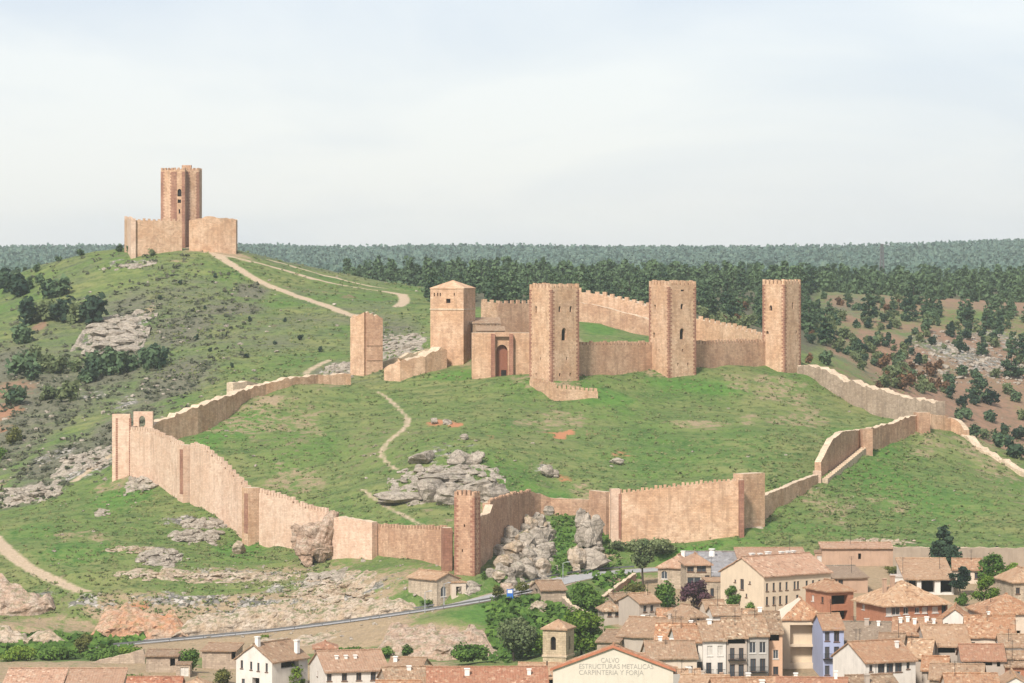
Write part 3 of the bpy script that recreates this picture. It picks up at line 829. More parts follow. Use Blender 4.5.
# ================================================================== the castle
def castle():
    mT = (0.85, 0.5, 1.15)
    # the four great towers of the inner castle
    tower('square castle tower with low hipped roof and one small square window, left of the gatehouse', 463.5, 368, 915, 288, 8.8, 9.0, 70.6,
          {'left': [(0.54, 3.3, 1.2, 1.1, 0), (0.12, 1.7, .3, .9, 0), (0.22, 1.7, .3, .9, 0), (0.30, 1.7, .3, .9, 0), (0.72, 1.6, .3, .7, 0)], 'front': [(0.5, 9, .4, .8, 0)]}, None,
          STONE, quoins=False, roof=(2.0, 0.12, STONE), string=5.6)
    tower('tallest battlemented castle tower with a big arched window, above the small forework', 551.5, 383.5, 885, 288, 8.75, 8.75, 38,
          {'front': [(0.30, 5.2, .75, 1.5, 1.4), (0.70, 5.2, .75, 1.5, 1.4), (0.45, 11.4, 1.5, 3.1, 1.5), (0.55, 17.5, .4, .8, 0), (0.30, 21.4, .5, .8, 0), (0.68, 21.4, .5, .8, 0)],
           'left': [(0.30, 5.3, .75, 1.7, 1.4), (0.5, 17.5, .4, .7, 0), (0.3, 21.4, .4, .7, 0)]}, mT, STONE)
    tower('battlemented castle tower with an arched window, third of the row between two curtain walls', 669, 378.5, 905, 285, 8.5, 8.5, 34,
          {'front': [(0.5, 1.4, 1.1, .45, 0), (0.48, 5.4, .9, 1.4, 1.2), (0.48, 12.3, 1.4, 2.8, 1.5), (0.5, 16.5, .4, .7, 0), (.33, 20, .4, .7, 0), (.7, 20, .4, .7, 0)],
           'left': [(0.30, 5.6, .8, 1.3, 1.4), (0.25, 12.7, .8, 1.4, 1.2), (.5, 16.5, .4, .7, 0)]}, mT, STONE)
    tower('slender battlemented castle tower at the right end of the row, beside the valley', 784.5, 374, 930, 284, 7.1, 7.1, 49,
          {'front': [(0.5, 5.6, .7, 1.7, 1.2), (0.72, 12.5, .5, .7, 0)], 'left': [(0.38, 6.2, .9, 1.4, 1.6), (0.22, 12.6, .8, .9, 1.2)]}, mT, STONE)
    # curtains between them
    curtain('curtain_rampart', 'battlemented curtain wall with a pinkish patch, between the tallest tower and the third tower', [(579, 896, 345), (657, 912, 345)], 2.0, 0, (0.7, 0.45, 1.0), STONE_RED)
    curtain('curtain_rampart', 'battlemented curtain wall joining the third tower and the slender right tower', [(696, 915, 344), (752, 930, 343), (772, 936, 341.5)], 2.0, 0, (0.7, 0.45, 1.0), STONE_RED)
    curtain('forework_wall', 'low battlemented forework wall at the foot of the tallest tower', [(529.5, 884, 379.5), (553, 873, 386), (554, 872.5, 388), (598, 876, 391.5)], 1.2, 0, (0.7, 0.45, 0.9), STONE)
    # inner and back walls, up the slope behind
    curtain('back_wall', 'long sloping back wall with a pale crenellated walk, behind the tallest tower', [(576, 1000, 291), (596, 1000, 294), (630, 993, 301), (652, 988, 308), (700, 985, 320), (735, 972, 328), (772, 955, 338.5)], 3.0, 0.1, (1.2, 1.3, 0.9), STONE, CAP)
    curtain('walkway_parapet', 'low pale ledge running below the crenels of the sloping back wall', [(578, 994, 302), (600, 992, 306), (630, 986, 314), (650, 981, 320)], 1.5, 0.15, None, STONE_RED, CAP)
    curtain('inner_wall', 'broad inner castle wall with crenels, left of the tallest tower', [(497, 940, 309), (499, 938, 303.5), (531, 945, 303.5)], 1.8, 0.1, (0.9, 1.1, 0.9), STONE_RED)
    curtain('inner_wall', 'short inner wall with crenels seen over the gatehouse roofs', [(481, 960, 303), (484, 958, 302), (500, 960, 303)], 1.6, 0.1, (0.9, 1.0, 0.8), STONE)
    # gatehouse
    c = W3(502, 371, 897); loc = Vector((c.x, c.y, gz(c.x, c.y)))
    r = thing('gatehouse', 'stone gatehouse with a tall arched portal framed by reddish buttresses, between two castle towers', 'gatehouse', loc, R(2))
    k = 897 / F
    m = MB(); Hh = loc.z; zt = (HOR - 333) * k - Hh
    w0, w1 = (472 - 502) * k, (531 - 502) * k
    hole = [(-(w0) - 1.45, 2.0, 2.9, zt - 2.0 - 0.9, 1.3, 1.2)]
    wall_face(m, (w0, 0, -2), Vector((1, 0, 0)), w1 - w0, zt + 2, [(h[0], h[1] + 0.0, h[2], h[3] + 2 - 2.0, h[4], h[5]) for h in hole])
    m.face([(w0, 0, zt), (w1, 0, zt), (w1, 6, zt), (w0, 6, zt)], 1)
    m.face([(w1, 0, -2), (w1, 6, -2), (w1, 6, zt), (w1, 0, zt)]); m.face([(w0, 6, -2), (w0, 0, -2), (w0, 0, zt), (w0, 6, zt)])
    m.face([(w1, 6, -2), (w0, 6, -2), (w0, 6, zt), (w1, 6, zt)])
    m.build('masonry', [STONE, CAP], r)
    dm = MB(); dm.box(-1.43, 1.43, 1.0, 1.28, -1.5, zt - 2.7, 0); dm.build('door', [DOORRED], r)
    lm = MB(); lm.box(-1.43, 1.43, 0.6, 1.25, zt - 3.1, zt - 2.6, 0); lm.build('lintel', [WOOD_DARK], r)
    am = MB(); am.box(-0.2, 1.1, 0.93, 0.998, -1.0, 1.6, 0); am.build('wicket', [DARK], r)
    for x in (-2.75, 1.75):
        bm_ = MB(); bm_.box(x, x + 1.0, -1.5, -0.004, -2, zt - 0.2, 0); bm_.build('buttress', [QUOIN], r)
    hm = MB(); hm.box(-1.748, 1.748, -0.9, -0.006, zt - 0.9, zt + 0.2, 0); hm.build('arch_head', [STONE_RED], r)
    for (x0, x1, y0, y1, za, zb) in ((-6.2, 1.2, 7, 19, zt + 0.4, zt + 1.4), (-7, 0.5, 20, 32, zt + 2.0, zt + 3.4)):
        rm = MB(); rm.face([(x0, y0, za), (x1, y0, za), (x1, y1, zb), (x0, y1, zb)])
        rm.box(x0 + .2, x1 - .2, y0 + .2, y1 - .2, -2, za - 0.1)
        rm.build('roof', [ROOF['tan']], r)
    # low ruined walls and the ruined tower on the left shoulder
    curtain('ruined_wall', 'low ruined wall with whitish broken top running down from the hip roofed tower', [(384, 908, 368), (400, 905, 362), (425, 908, 356), (441, 912, 347), (447, 913, 350)], 3.6, 0.5, None, STONE, CAP, seed=3)
    curtain('ruined_wall', 'thin whitish ruined wall on rocks left of the hip roofed tower', [(383, 930, 361.5), (400, 932, 357), (418, 936, 351), (440, 936, 346)], 1.5, 0.4, None, CAP, CAP, seed=5)
    loc = W3(364, 370, 922); loc.z = gz(loc.x, loc.y)
    r = thing('ruined_tower', 'lone ruined tower of two broken walls standing on the left shoulder', 'ruined tower', loc, R(0))
    kk = 922 / F
    m = MB(); zt = (HOR - 315) * kk - loc.z
    prof = [(-13.5, -0.1), (-10, .3), (-6, .1), (-2, .5), (0, 0)]
    def slab(pp, y0, y1, dirx, diry, matl, nm):
        m = MB()
        for (s0, h0), (s1, h1) in zip(pp, pp[1:]):
            p0 = Vector((dirx * s0, diry * s0, 0)); p1 = Vector((dirx * s1, diry * s1, 0)); nb = Vector((-diry, dirx, 0)) * 1.9
            lo, A0, A1 = -2.5, zt + h0, zt + h1
            q = lambda p, z: Vector((p.x, p.y, z))
            m.face([q(p0, lo), q(p1, lo), q(p1, A1), q(p0, A0)]); m.face([q(p1 + nb, lo), q(p0 + nb, lo), q(p0 + nb, A0), q(p1 + nb, A1)])
            m.face([q(p0, A0), q(p1, A1), q(p1 + nb, A1), q(p0 + nb, A0)], 1)
            m.face([q(p0 + nb, lo), q(p0, lo), q(p0, A0), q(p0 + nb, A0)]); m.face([q(p1, lo), q(p1 + nb, lo), q(p1 + nb, A1), q(p1, A1)])
        m.build(nm, [matl, CAP], r)
    slab([(-4.2, -.9), (-3.5, -.2), (-2.9, .1), (-2.2, -.3), (-1.5, .1), (-.8, .3), (0, .7)], 0, 0, 0.86, -0.5, STONE, 'side_wall')
    slab([(0.6, .5), (1.1, .9), (1.6, .2), (2.2, .4), (2.8, -.3), (3.4, .1), (4.2, -.5), (5.0, -.9)], 0, 0, 0.95, 0.31, STONE_RED, 'back_wall')
    lm = MB()
    for z in (4.0, 7.8):
        M = Matrix.Translation((0, 0, z)) @ Matrix.Rotation(math.atan2(0.31, 0.95), 4, 'Z'); lm.box(0.7, 4.8, -0.14, -0.004, 0, 0.22, 0, M)
    lm.build('ledge', [STONE_RED], r)

    # outer enclosure, left side going back
    curtain('rampart', 'long outer wall with pale ragged top climbing away left of the meadow',
            [(152, 838, 425), (160, 841, 421.5), (198, 853, 407), (225, 866, 396.5), (250, 881, 388.5), (266, 887, 384), (290, 893, 378.5), (318, 902, 375), (351, 907, 374)], 2.2, 0.35, None, STONE, CAP, seed=9)
    curtain('wall_turret', 'small pale stub of a turret on the bend of the long outer wall', [(233, 886, 383), (247, 889, 381), (258, 893, 383)], 2.5, 0.2, None, CAP, CAP)
    # corner tower at the far left: open at the back
    loc = W3(121, 477, 831); loc.z = gz(loc.x, loc.y)
    r = thing('corner_tower', 'pale corner tower with an arched back opening, far left end of the outer wall', 'castle tower', loc, R(-8))
    k = 831 / F; zt = (HOR - 414) * k - loc.z
    m = MB(); m.box(-2.1, 2.1, 0, 1.0, -3, zt); m.box(-2.1, -1.1, 1.003, 7, -3, zt - .3); m.box(1.1, 2.1, 1.003, 7, -3, zt - 3.0)
    m.build('front_wall', [STONE_PALE], r)
    qm = MB()
    for x in (-1.25, 1.9):
        z = -1.5
        while z < zt - 1: qm.box(x, x + .5, -.03, .3, z, z + .42); z += .5
    qm.build('quoin', [QUOIN], r)
    m = MB(); O = Vector((1.2, 7.0, -3)); wall_face(m, O, Vector((1, 0, 0)), 4.6, zt + 3.3, [(1.3, zt + 3 - 3.6, 1.5, 2.9, 0.9, 1.3)])
    m.face([O + Vector((4.6, 0, 0)), O + Vector((4.6, 1, 0)), O + Vector((4.6, 1, zt + 3.3)), O + Vector((4.6, 0, zt + 3.3))]); m.face([O + Vector((0, 0, zt + 3.3)), O + Vector((4.6, 0, zt + 3.3)), O + Vector((4.6, 1, zt + 3.3)), O + Vector((0, 1, zt + 3.3))], 1)
    m.build('back_wall', [STONE_PALE, CAP], r)
    # the front wall coming towards us, stepped like a stair
    curtain('rampart', 'pale stepped outer wall between the far left corner tower and the first buttress', [(130, 829, 430), (150, 822, 432.5), (181, 806, 447)], 1.6, 0, (0.75, 0.35, 0.95), STONE_PALE, None, 2.2)
    curtain('rampart', 'pale outer wall with steps like a stair between its two reddish buttresses', [(190, 802, 446), (203, 795, 450), (221, 788, 466), (246, 776, 490)], 1.6, 0, (0.75, 0.35, 0.95), STONE_PALE, None, 2.2)
    curtain('rampart', 'pale crenellated outer wall right of the second buttress, ending at a brown crag', [(259, 772, 493), (285, 764, 500), (302, 759, 508), (327, 752, 513)], 1.6, 0, (0.75, 0.35, 0.95), STONE_PALE, None, 2.4)
    curtain('rampart', 'plain outer wall with no crenels just right of the brown crag', [(327, 751, 518), (337, 749, 516.5), (372, 743.5, 522)], 1.8, 0.15, None, STONE_PALE, CAP)
    curtain('rampart', 'crenellated reddish stretch of outer wall set back left of the near square tower', [(371.5, 747, 527), (400, 739, 529), (447, 727, 530)], 1.5, 0, (0.62, 0.38, 0.9), STONE_RED)
    def pier(label, px, base, Y, top, a, b, rz, mat, side='left', mer=None, name='wall_buttress'):
        return tower(label, px, base, Y, top, a, b, rz, None, mer, mat, quoins=False, cat='wall buttress', name=name, name_body='masonry', side=side)
    r, H = pier('first reddish buttress of the stepped outer wall, nearest the far left corner tower', 183, 501, 802, 445, 2.2, 3, 30, STONE_PALE)
    qm = MB(); qm.box(-1.13, -1.1, -1.5, 0.2, 1.5, H - 1.0); qm.build('quoin', [QUOIN], r)
    r, H = pier('second reddish buttress of the stepped outer wall, halfway down', 248, 543, 772, 488, 3.0, 3, 30, STONE)
    qm = MB(); qm.box(-1.53, -1.5, -1.5, 0.4, 2.0, H - 1.2); qm.build('quoin', [QUOIN], r)
    pier('dark red buttress close to the near square tower', 443.5, 570, 724, 528, 1.8, 2.5, 12, QUOIN)
    tower('near square tower with slit crenels in the front outer wall, above the tiled shed', 474.5, 576, 717, 496, 2.4, 4.6, 62, {'left': [(.5, 6, .3, .6, 0), (.4, 11, .3, .6, 0)], 'front': [(.5, 7, .3, .6, 0)]}, (0.62, 0.4, 1.0), STONE_RED, quoins=True)
    curtain('rampart', 'reddish outer wall bending back from the near square tower up to the rocks', [(478, 722, 517), (490, 732, 513), (493, 736, 504)], 1.6, 0.15, None, STONE_RED)
    curtain('rampart', 'curved crenellated reddish wall standing on the grey boulders', [(490, 738, 503), (500, 746, 499), (513, 756, 495.5), (531, 766, 492.5)], 1.6, 0, (0.6, 0.35, 0.7), STONE_RED)
    curtain('rampart', 'low plain wall descending from the boulders to the broken brown tower stump', [(531, 767, 491.5), (541, 770, 494), (551, 771, 498), (575, 771, 499), (592, 772, 499.5)], 1.4, 0.1, None, STONE_RED, CAP)
    tower('brown broken tower stump between the low wall and the long front wall', 606, 534, 759, 492, 1.6, 6.2, 34, None, None, STONE_RED, quoins=False, name='tower_stump', cat='ruined tower', name_body='masonry')
    curtain('rampart', 'longest reddish stretch of front wall with small crenels, right of the broken stump',
            [(609, 757, 493), (621, 756, 493), (640, 755, 491), (690, 754, 485), (718, 753.5, 482), (739, 753, 480)], 1.7, 0, (0.6, 0.35, 0.6, 0.25), STONE)
    r, H = pier('small pier with a dark red edge at the left end of the longest front wall', 611, 534, 755.5, 489, 2.0, 2, 8, STONE_PALE)
    qm = MB(); qm.box(0.6, 1.2, -1.03, -1.0, -1, H - 1.0); qm.build('quoin', [QUOIN], r)
    tower('dark edged wall tower jutting at the right end of the longest front wall', 743, 525, 756.5, 474, 6.4, 3.0, 40, None, None, STONE, quoins=False, name='wall_tower', cat='castle tower', name_body='masonry')
    pier('narrow dark red buttress beside the dark edged wall tower', 739.5, 529, 752, 480, 1.0, 1.6, 8, QUOIN)
    curtain('rampart', 'low outer wall climbing right from the dark edged wall tower', [(763, 768, 496), (778, 776, 490), (800, 788, 481), (818, 799, 474)], 1.3, 0.15, None, STONE, CAP)
    pier('little square pier at the foot of the steep outer wall', 815.5, 497, 799, 471, 1.4, 1.4, 20, STONE_PALE)
    curtain('rampart', 'steep reddish wall rising beside an outer stair of stone steps', [(821, 803, 462), (826, 806, 452), (833, 812, 439), (843, 820, 431.5), (862, 838, 429.5)], 1.5, 0.15, None, STONE_RED, CAP)
    # stair
    g0 = W3(822, 489, 800); g1 = W3(862, 450, 836); loc = g0.copy(); loc.z = gz(g0.x, g0.y)
    m = MB(); d = (g1 - g0); L = math.hypot(d.x, d.y); ang = math.atan2(d.y, d.x); n = 22
    M = Matrix.Rotation(ang, 4, 'Z')
    for i in range(n):
        s0 = L * i / n; h = (g1.z - loc.z) * (i + 1) / n + 0.7
        m.box(s0, s0 + L / n - .004, -1.3, -0.05, h - 3.5, h, 0, M)
    o = m.build('stone_stair', [CAP]); o.location = loc; tag(o, 'narrow flight of stone steps along the steep reddish wall', 'stairs')
    pier('square buttress at the top of the stone steps', 863, 453, 834, 429, 2.4, 2, 15, STONE_RED)
    curtain('rampart', 'ragged reddish outer wall right of the stone steps, climbing to the hilltop corner', [(871, 840, 428.5), (890, 850, 424), (917, 863, 414.5)], 1.5, 0.3, None, STONE_RED, CAP, seed=13)
    r = tower('small hilltop corner turret where three outer walls meet on the right', 919, 430, 862, 412.5, 3.0, 3.0, 20, None, None, STONE_RED, quoins=False, name='corner_turret', cat='castle tower', name_body='masonry')
    curtain('rampart', 'pale end of the outer wall curving over the right hilltop', [(931, 868, 414), (951, 872, 417.5), (961, 870, 424), (964, 869, 430)], 1.6, 0.3, None, STONE, CAP, seed=15)
    curtain('ruined_wall', 'low crumbled wall line falling away down the right ridge', [(961, 869, 433), (978, 862, 447), (1000, 855, 460), (1030, 847, 477)], 2.2, 0.5, None, CAP, CAP, seed=17, deep=0.8)
    curtain('rampart', 'broad grey wall with pale ragged top, from slender tower down to hilltop corner', [(797, 930, 364), (812, 924, 366), (827, 917, 370), (842, 911, 380), (862, 903, 385), (880, 896, 389.5), (902, 888, 398), (936, 874, 402)], 2.6, 0.5, None, STONE_GREY, CAP, seed=19)

    # watch tower fort on the far left hill
    curtain('fort_wall', 'battlemented left half of the watch tower enclosure on the far hilltop', [(124.5, 1150, 220.5), (131, 1138, 220), (155, 1140, 220.5), (182, 1143, 221)], 1.6, 0, (0.8, 0.8, 0.6), STONE, None)
    curtain('fort_wall', 'right half of the watch tower enclosure on the far hilltop, with a worn top', [(189, 1143, 220.5), (205, 1143, 217), (220, 1144, 217.5), (236, 1146, 219.5), (237.5, 1156, 219.5)], 1.6, 0.4, None, STONE, None, seed=23)
    curtain('fort_wall', 'short return wall with crenels at the left corner of the hilltop enclosure', [(124.5, 1165, 219.5), (124.4, 1151, 218), (131, 1137, 218.5)], 1.5, 0, (0.8, 0.8, 0.6), STONE_PALE, None)
    loc = W3(181, 246, 1156); loc.z = gz(loc.x, loc.y)
    r = thing('watch_tower', 'tall pentagonal watch tower with dark red striped corners on the far hilltop', 'tower', loc, R(0))
    k = 1156 / F; zt = (HOR - 170) * k - loc.z
    xs = [(159.8 - 181) * k, (173.5 - 181) * k, (186 - 181) * k, (198.5 - 181) * k]
    plan = [Vector((xs[0], 3.2, 0)), Vector((xs[1], 1.2, 0)), Vector((xs[1] + .2, -1.6, 0)), Vector((xs[2] - .2, -1.6, 0)), Vector((xs[2], 1.2, 0)), Vector((xs[3], 3.2, 0)), Vector((xs[3], 13, 0)), Vector((xs[0], 13, 0))]
    m = MB(); wins = []
    for i, a in enumerate(plan):
        b = plan[(i + 1) % len(plan)]; u = (b - a).normalized(); Wd = (b - a).length
        hs = []
        if i == 2: hs = [(Wd / 2 - .6, zt + 2 - 8.5, 1.3, 2.4, .6, 1.3), (Wd / 2 - .55, zt + 2 - 10.6, 1.1, 1.1, .6, 0), (Wd / 2 - .2, zt + 2 - 14, .5, 1.4, .6, 0), (Wd / 2 - .5, zt + 2 - 18.6, 1.0, 1.2, .6, 0), (Wd / 2 - .9, 0.5, 1.8, 4.5, .6, 1)]
        wall_face(m, a - Vector((0, 0, 2)), u, Wd, zt + 2, hs)
        for h in hs: wins.append((a - Vector((0, 0, 2)), u, h))
    m.face([p + Vector((0, 0, zt)) for p in plan], 1)
    m.build('shaft', [STONE, CAP], r)
    for O, u, h in wins:
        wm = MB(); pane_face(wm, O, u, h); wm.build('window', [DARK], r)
    for i in (0, 1, 2, 3, 4, 5):
        p = plan[i]; qm = MB(); z = -1; kq = 0
        for side_ in (-1, 1):
            q = plan[(i + side_) % len(plan)]; d = (q - p).normalized(); nrm = Vector((d.y, -d.x, 0)) * (1 if side_ == 1 else -1)
            z = -1.0; kq = 0
            while z < zt - 0.6:
                w = 1.55 if (kq + (side_ > 0)) % 2 else 1.0
                A = p + nrm * 0.03 - d * 0.02; B = A + d * min(w, (q - p).length * .29)
                m_ = [A, B, B - nrm * .3, A - nrm * .3]
                if side_ < 0: m_ = [B, A, A - nrm * .3, B - nrm * .3]
                lo = [v + Vector((0, 0, z)) for v in m_]; hi = [v + Vector((0, 0, z + .42)) for v in m_]
                qm.face([lo[0], lo[1], hi[1], hi[0]]); qm.face([hi[0], hi[1], hi[2], hi[3]]); qm.face([lo[1], lo[2], hi[2], hi[1]]); qm.face([lo[3], lo[0], hi[0], hi[3]])
                z += 0.5; kq += 1
        qm.build('quoin', [QUOIN], r)
    mm = MB()
    for i, a in enumerate(plan):
        b = plan[(i + 1) % len(plan)]; u = (b - a).normalized(); Wd = (b - a).length; n = u.cross(Vector((0, 0, 1))); x = 0.02
        M = Matrix.Translation(a + Vector((0, 0, zt))) @ Matrix(((u.x, -n.x, 0, 0), (u.y, -n.y, 0, 0), (0, 0, 1, 0), (0, 0, 0, 1)))
        while x + .7 < Wd:
            mm.box(x, x + .7, 0.002, .5, -.02, .75, 0, M); x += 1.25
    mm.build('battlement', [STONE_RED], r)
    cm = MB(); cm.box(-0.2, 2.8, 5, 8, zt + .002, zt + 1.7); cm.build('stair_cap', [STONE_RED], r)
castle()
# ================================================================== the town
PLASTER = {
 'cream': mat_plaster('cream plaster', (0.60, 0.48, 0.345), 0.4), 'white': mat_plaster('white plaster', (0.64, 0.59, 0.52), 0.6),
 'pale': mat_plaster('pale plaster', (0.60, 0.49, 0.38), 0.5), 'grey': mat_plaster('grey plaster', (0.36, 0.33, 0.29), 0.4),
 'warm': mat_plaster('warm grey plaster', (0.42, 0.35, 0.285), 0.5), 'salmon': mat_plaster('salmon plaster', (0.55, 0.35, 0.23), 0.4),
 'blue': mat_plaster('blue plaster', (0.33, 0.36, 0.49), 0.4), 'adobe': mat_plaster('adobe', (0.44, 0.29, 0.20), 0.7),
 'ware': mat_plaster('warehouse plaster', (0.60, 0.53, 0.43), 0.3), 'earth': mat_plaster('earth wall', (0.34, 0.265, 0.195), 0.8),
}
PLASTER['stone'] = mat_stone('house stone', (0.40, 0.32, 0.235), (0.48, 0.39, 0.29), (0.31, 0.25, 0.185))
PLASTER['rubble'] = mat_stone('rough stone', (0.38, 0.29, 0.22), (0.45, 0.36, 0.27), (0.30, 0.235, 0.18))
PLASTER['brick'] = mat_stone('red brick', (0.40, 0.175, 0.10), (0.45, 0.21, 0.125), (0.35, 0.15, 0.085), course=0.16, contrast=0.6)
PLASTER['church'] = mat_stone('church stone', (0.42, 0.325, 0.215), (0.50, 0.395, 0.27), (0.34, 0.26, 0.175), course=0.4)
SLATE = mat_roof('grey sheet roof', [(0.20, 0.205, 0.215), (0.24, 0.245, 0.255), (0.22, 0.225, 0.235), (0.27, 0.27, 0.275), (0.25, 0.245, 0.24)], 0.9)
ROOF['slate'] = SLATE
ROOF['white'] = mat_roof('whitish sheet roof', [(0.50, 0.45, 0.40), (0.56, 0.51, 0.46), (0.53, 0.48, 0.43), (0.62, 0.57, 0.52), (0.42, 0.36, 0.31)], 0.9)
GLASS = mat_glass('window glass')
FRAME_W = mat_plain('white frame', (0.62, 0.58, 0.52), 0.6); FRAME_B = mat_plain('brown frame', (0.13, 0.07, 0.045), 0.7)
SHUT = mat_plain('closed blind', (0.60, 0.55, 0.48), 0.7); IRON = mat_plain('black iron', (0.02, 0.02, 0.022), 0.5)
WHITEP = mat_plain('whitewash', (0.74, 0.70, 0.64), 0.9, 0.15)
METAL = mat_plain('grey metal', (0.35, 0.36, 0.37), 0.5)

def slope(m, A, B, C, D, mi=0, amp=0.085):
    """roof plane, eave A-B, top D-C, gently sagging and uneven, with UV in metres"""
    A, B, C, D = map(Vector, (A, B, C, D))
    nu = max(2, int(max((B - A).length, (C - D).length) / 0.8)); nv = max(2, int((D - A).length / 0.8))
    e = (B - A).normalized(); up = (D - A) - e * (D - A).dot(e); L = up.length
    P = lambda i, j: (A.lerp(B, i / nu)).lerp(D.lerp(C, i / nu), j / nv)
    def q(i, j):
        p = P(i, j); w = amp * (mnoise.noise((p.x * .9, p.y * .9, p.z + A.x)) + 0.6 * mnoise.noise((p.x * 2.6, p.y * 2.6, 7)))
        return p + Vector((0, 0, w)), ((p - A).dot(e), (p - A).dot(up) / max(L, 1e-6))
    for i in range(nu):
        for j in range(nv):
            c = [q(i, j), q(i + 1, j), q(i + 1, j + 1), q(i, j + 1)]
            m.face([x[0] for x in c], mi, [x[1] for x in c])

def make_roof(root, a, d, h, kind, rise, mat, over, wallmat, side_white=False, name='roof'):
    m = MB(); o = over; th = 0.22
    x0, x1, y0, y1 = -a / 2, a / 2, 0.0, d
    gx = 0.25                                   # overhang past the gables
    if kind == 'gable_x':
        s = rise / (d / 2); zl = h - o * s; ry = d / 2; zr = h + rise
        A, B, C, D = (x0 - gx, -o, zl), (x1 + gx, -o, zl), (x1 + gx, ry, zr), (x0 - gx, ry, zr)
        A2, B2 = (x1 + gx, d + o, zl), (x0 - gx, d + o, zl)
        slope(m, A, B, C, D); slope(m, A2, B2, D, C)
        gab = [('L', x0), ('R', x1)]; rid = (D, C)
    elif kind == 'gable_y':
        s = rise / (a / 2); zl = h - o * s; zr = h + rise
        A, B, C, D = (x0 - o, d + gx, zl), (x0 - o, -gx, zl), (0, -gx, zr), (0, d + gx, zr)
        A2, B2 = (x1 + o, -gx, zl), (x1 + o, d + gx, zl)
        slope(m, A, B, C, D); slope(m, A2, B2, D, C); rid = (C, D)
    elif kind == 'hip':
        r = min(a, d) / 2; s = rise / r; zl = h - o * s; zr = h + rise
        e = [(x0 - o, -o, zl), (x1 + o, -o, zl), (x1 + o, d + o, zl), (x0 - o, d + o, zl)]
        if a >= d: D, C = (x0 + r, d / 2, zr), (x1 - r, d / 2, zr); q = [(e[0], e[1], C, D), (e[1], e[2], C, C), (e[2], e[3], D, C), (e[3], e[0], D, D)]
        else: D, C = (0, r, zr), (0, d - r, zr); q = [(e[0], e[1], D, D), (e[1], e[2], C, D), (e[2], e[3], C, C), (e[3], e[0], D, C)]
        for k, t in enumerate(q): slope(m, *t, mi=1 if (side_white and k == 3) else 0)
        rid = (D, C)
    elif kind == 'shed':
        s = rise / d; A, B, C, D = (x0 - gx, -o, h - o * s), (x1 + gx, -o, h - o * s), (x1 + gx, d + gx, h + rise + gx * s), (x0 - gx, d + gx, h + rise + gx * s)
        slope(m, A, B, C, D); rid = (D, C)
    elif kind == 'flat':
        m.box(x0 - .15, x1 + .15, -.15, d + .15, h, h + 0.25); rid = None
    # underside and eave edge: the same planes, lowered
    if kind != 'flat':
        n = len(m.f)
        for fi in range(n):
            if True:
                pts_ = [Vector(m.v[i]) - Vector((0, 0, th)) for i in m.f[fi]]
                m.face(pts_[::-1], 0)
        # rim
        from collections import Counter
        key = lambda p: (round(p[0], 3), round(p[1], 3), round(p[2], 3))
        cnt = Counter(); ed = {}
        for fi in range(n):
            f = m.f[fi]
            for i in range(len(f)):
                p, q_ = m.v[f[i]], m.v[f[(i + 1) % len(f)]]
                kk = tuple(sorted((key(p), key(q_))))
                if kk[0] == kk[1]: continue
                cnt[kk] += 1; ed[kk] = (Vector(p), Vector(q_))
        for kk, c in cnt.items():
            if c == 1:
                p, q_ = ed[kk]; dn = Vector((0, 0, th))
                m.face([p - dn, q_ - dn, q_, p], 0)
    ro = m.build(name, [mat, PLASTER['pale'] if side_white else mat], root)
    if rid and (Vector(rid[0]) - Vector(rid[1])).length > 1.0:
        rm = MB(); p, q_ = Vector(rid[0]), Vector(rid[1]); n = max(2, int((q_ - p).length / 0.5))
        for i in range(n):
            u = p.lerp(q_, i / n); v = p.lerp(q_, (i + 1) / n)
            rm.tube(u + Vector((0, 0, .06 + random.uniform(-.03, .03))), v + Vector((0, 0, .06)), 0.17, 0.13, 6)
        rm.build('ridge_tiles', [mat], ro)
    return ro

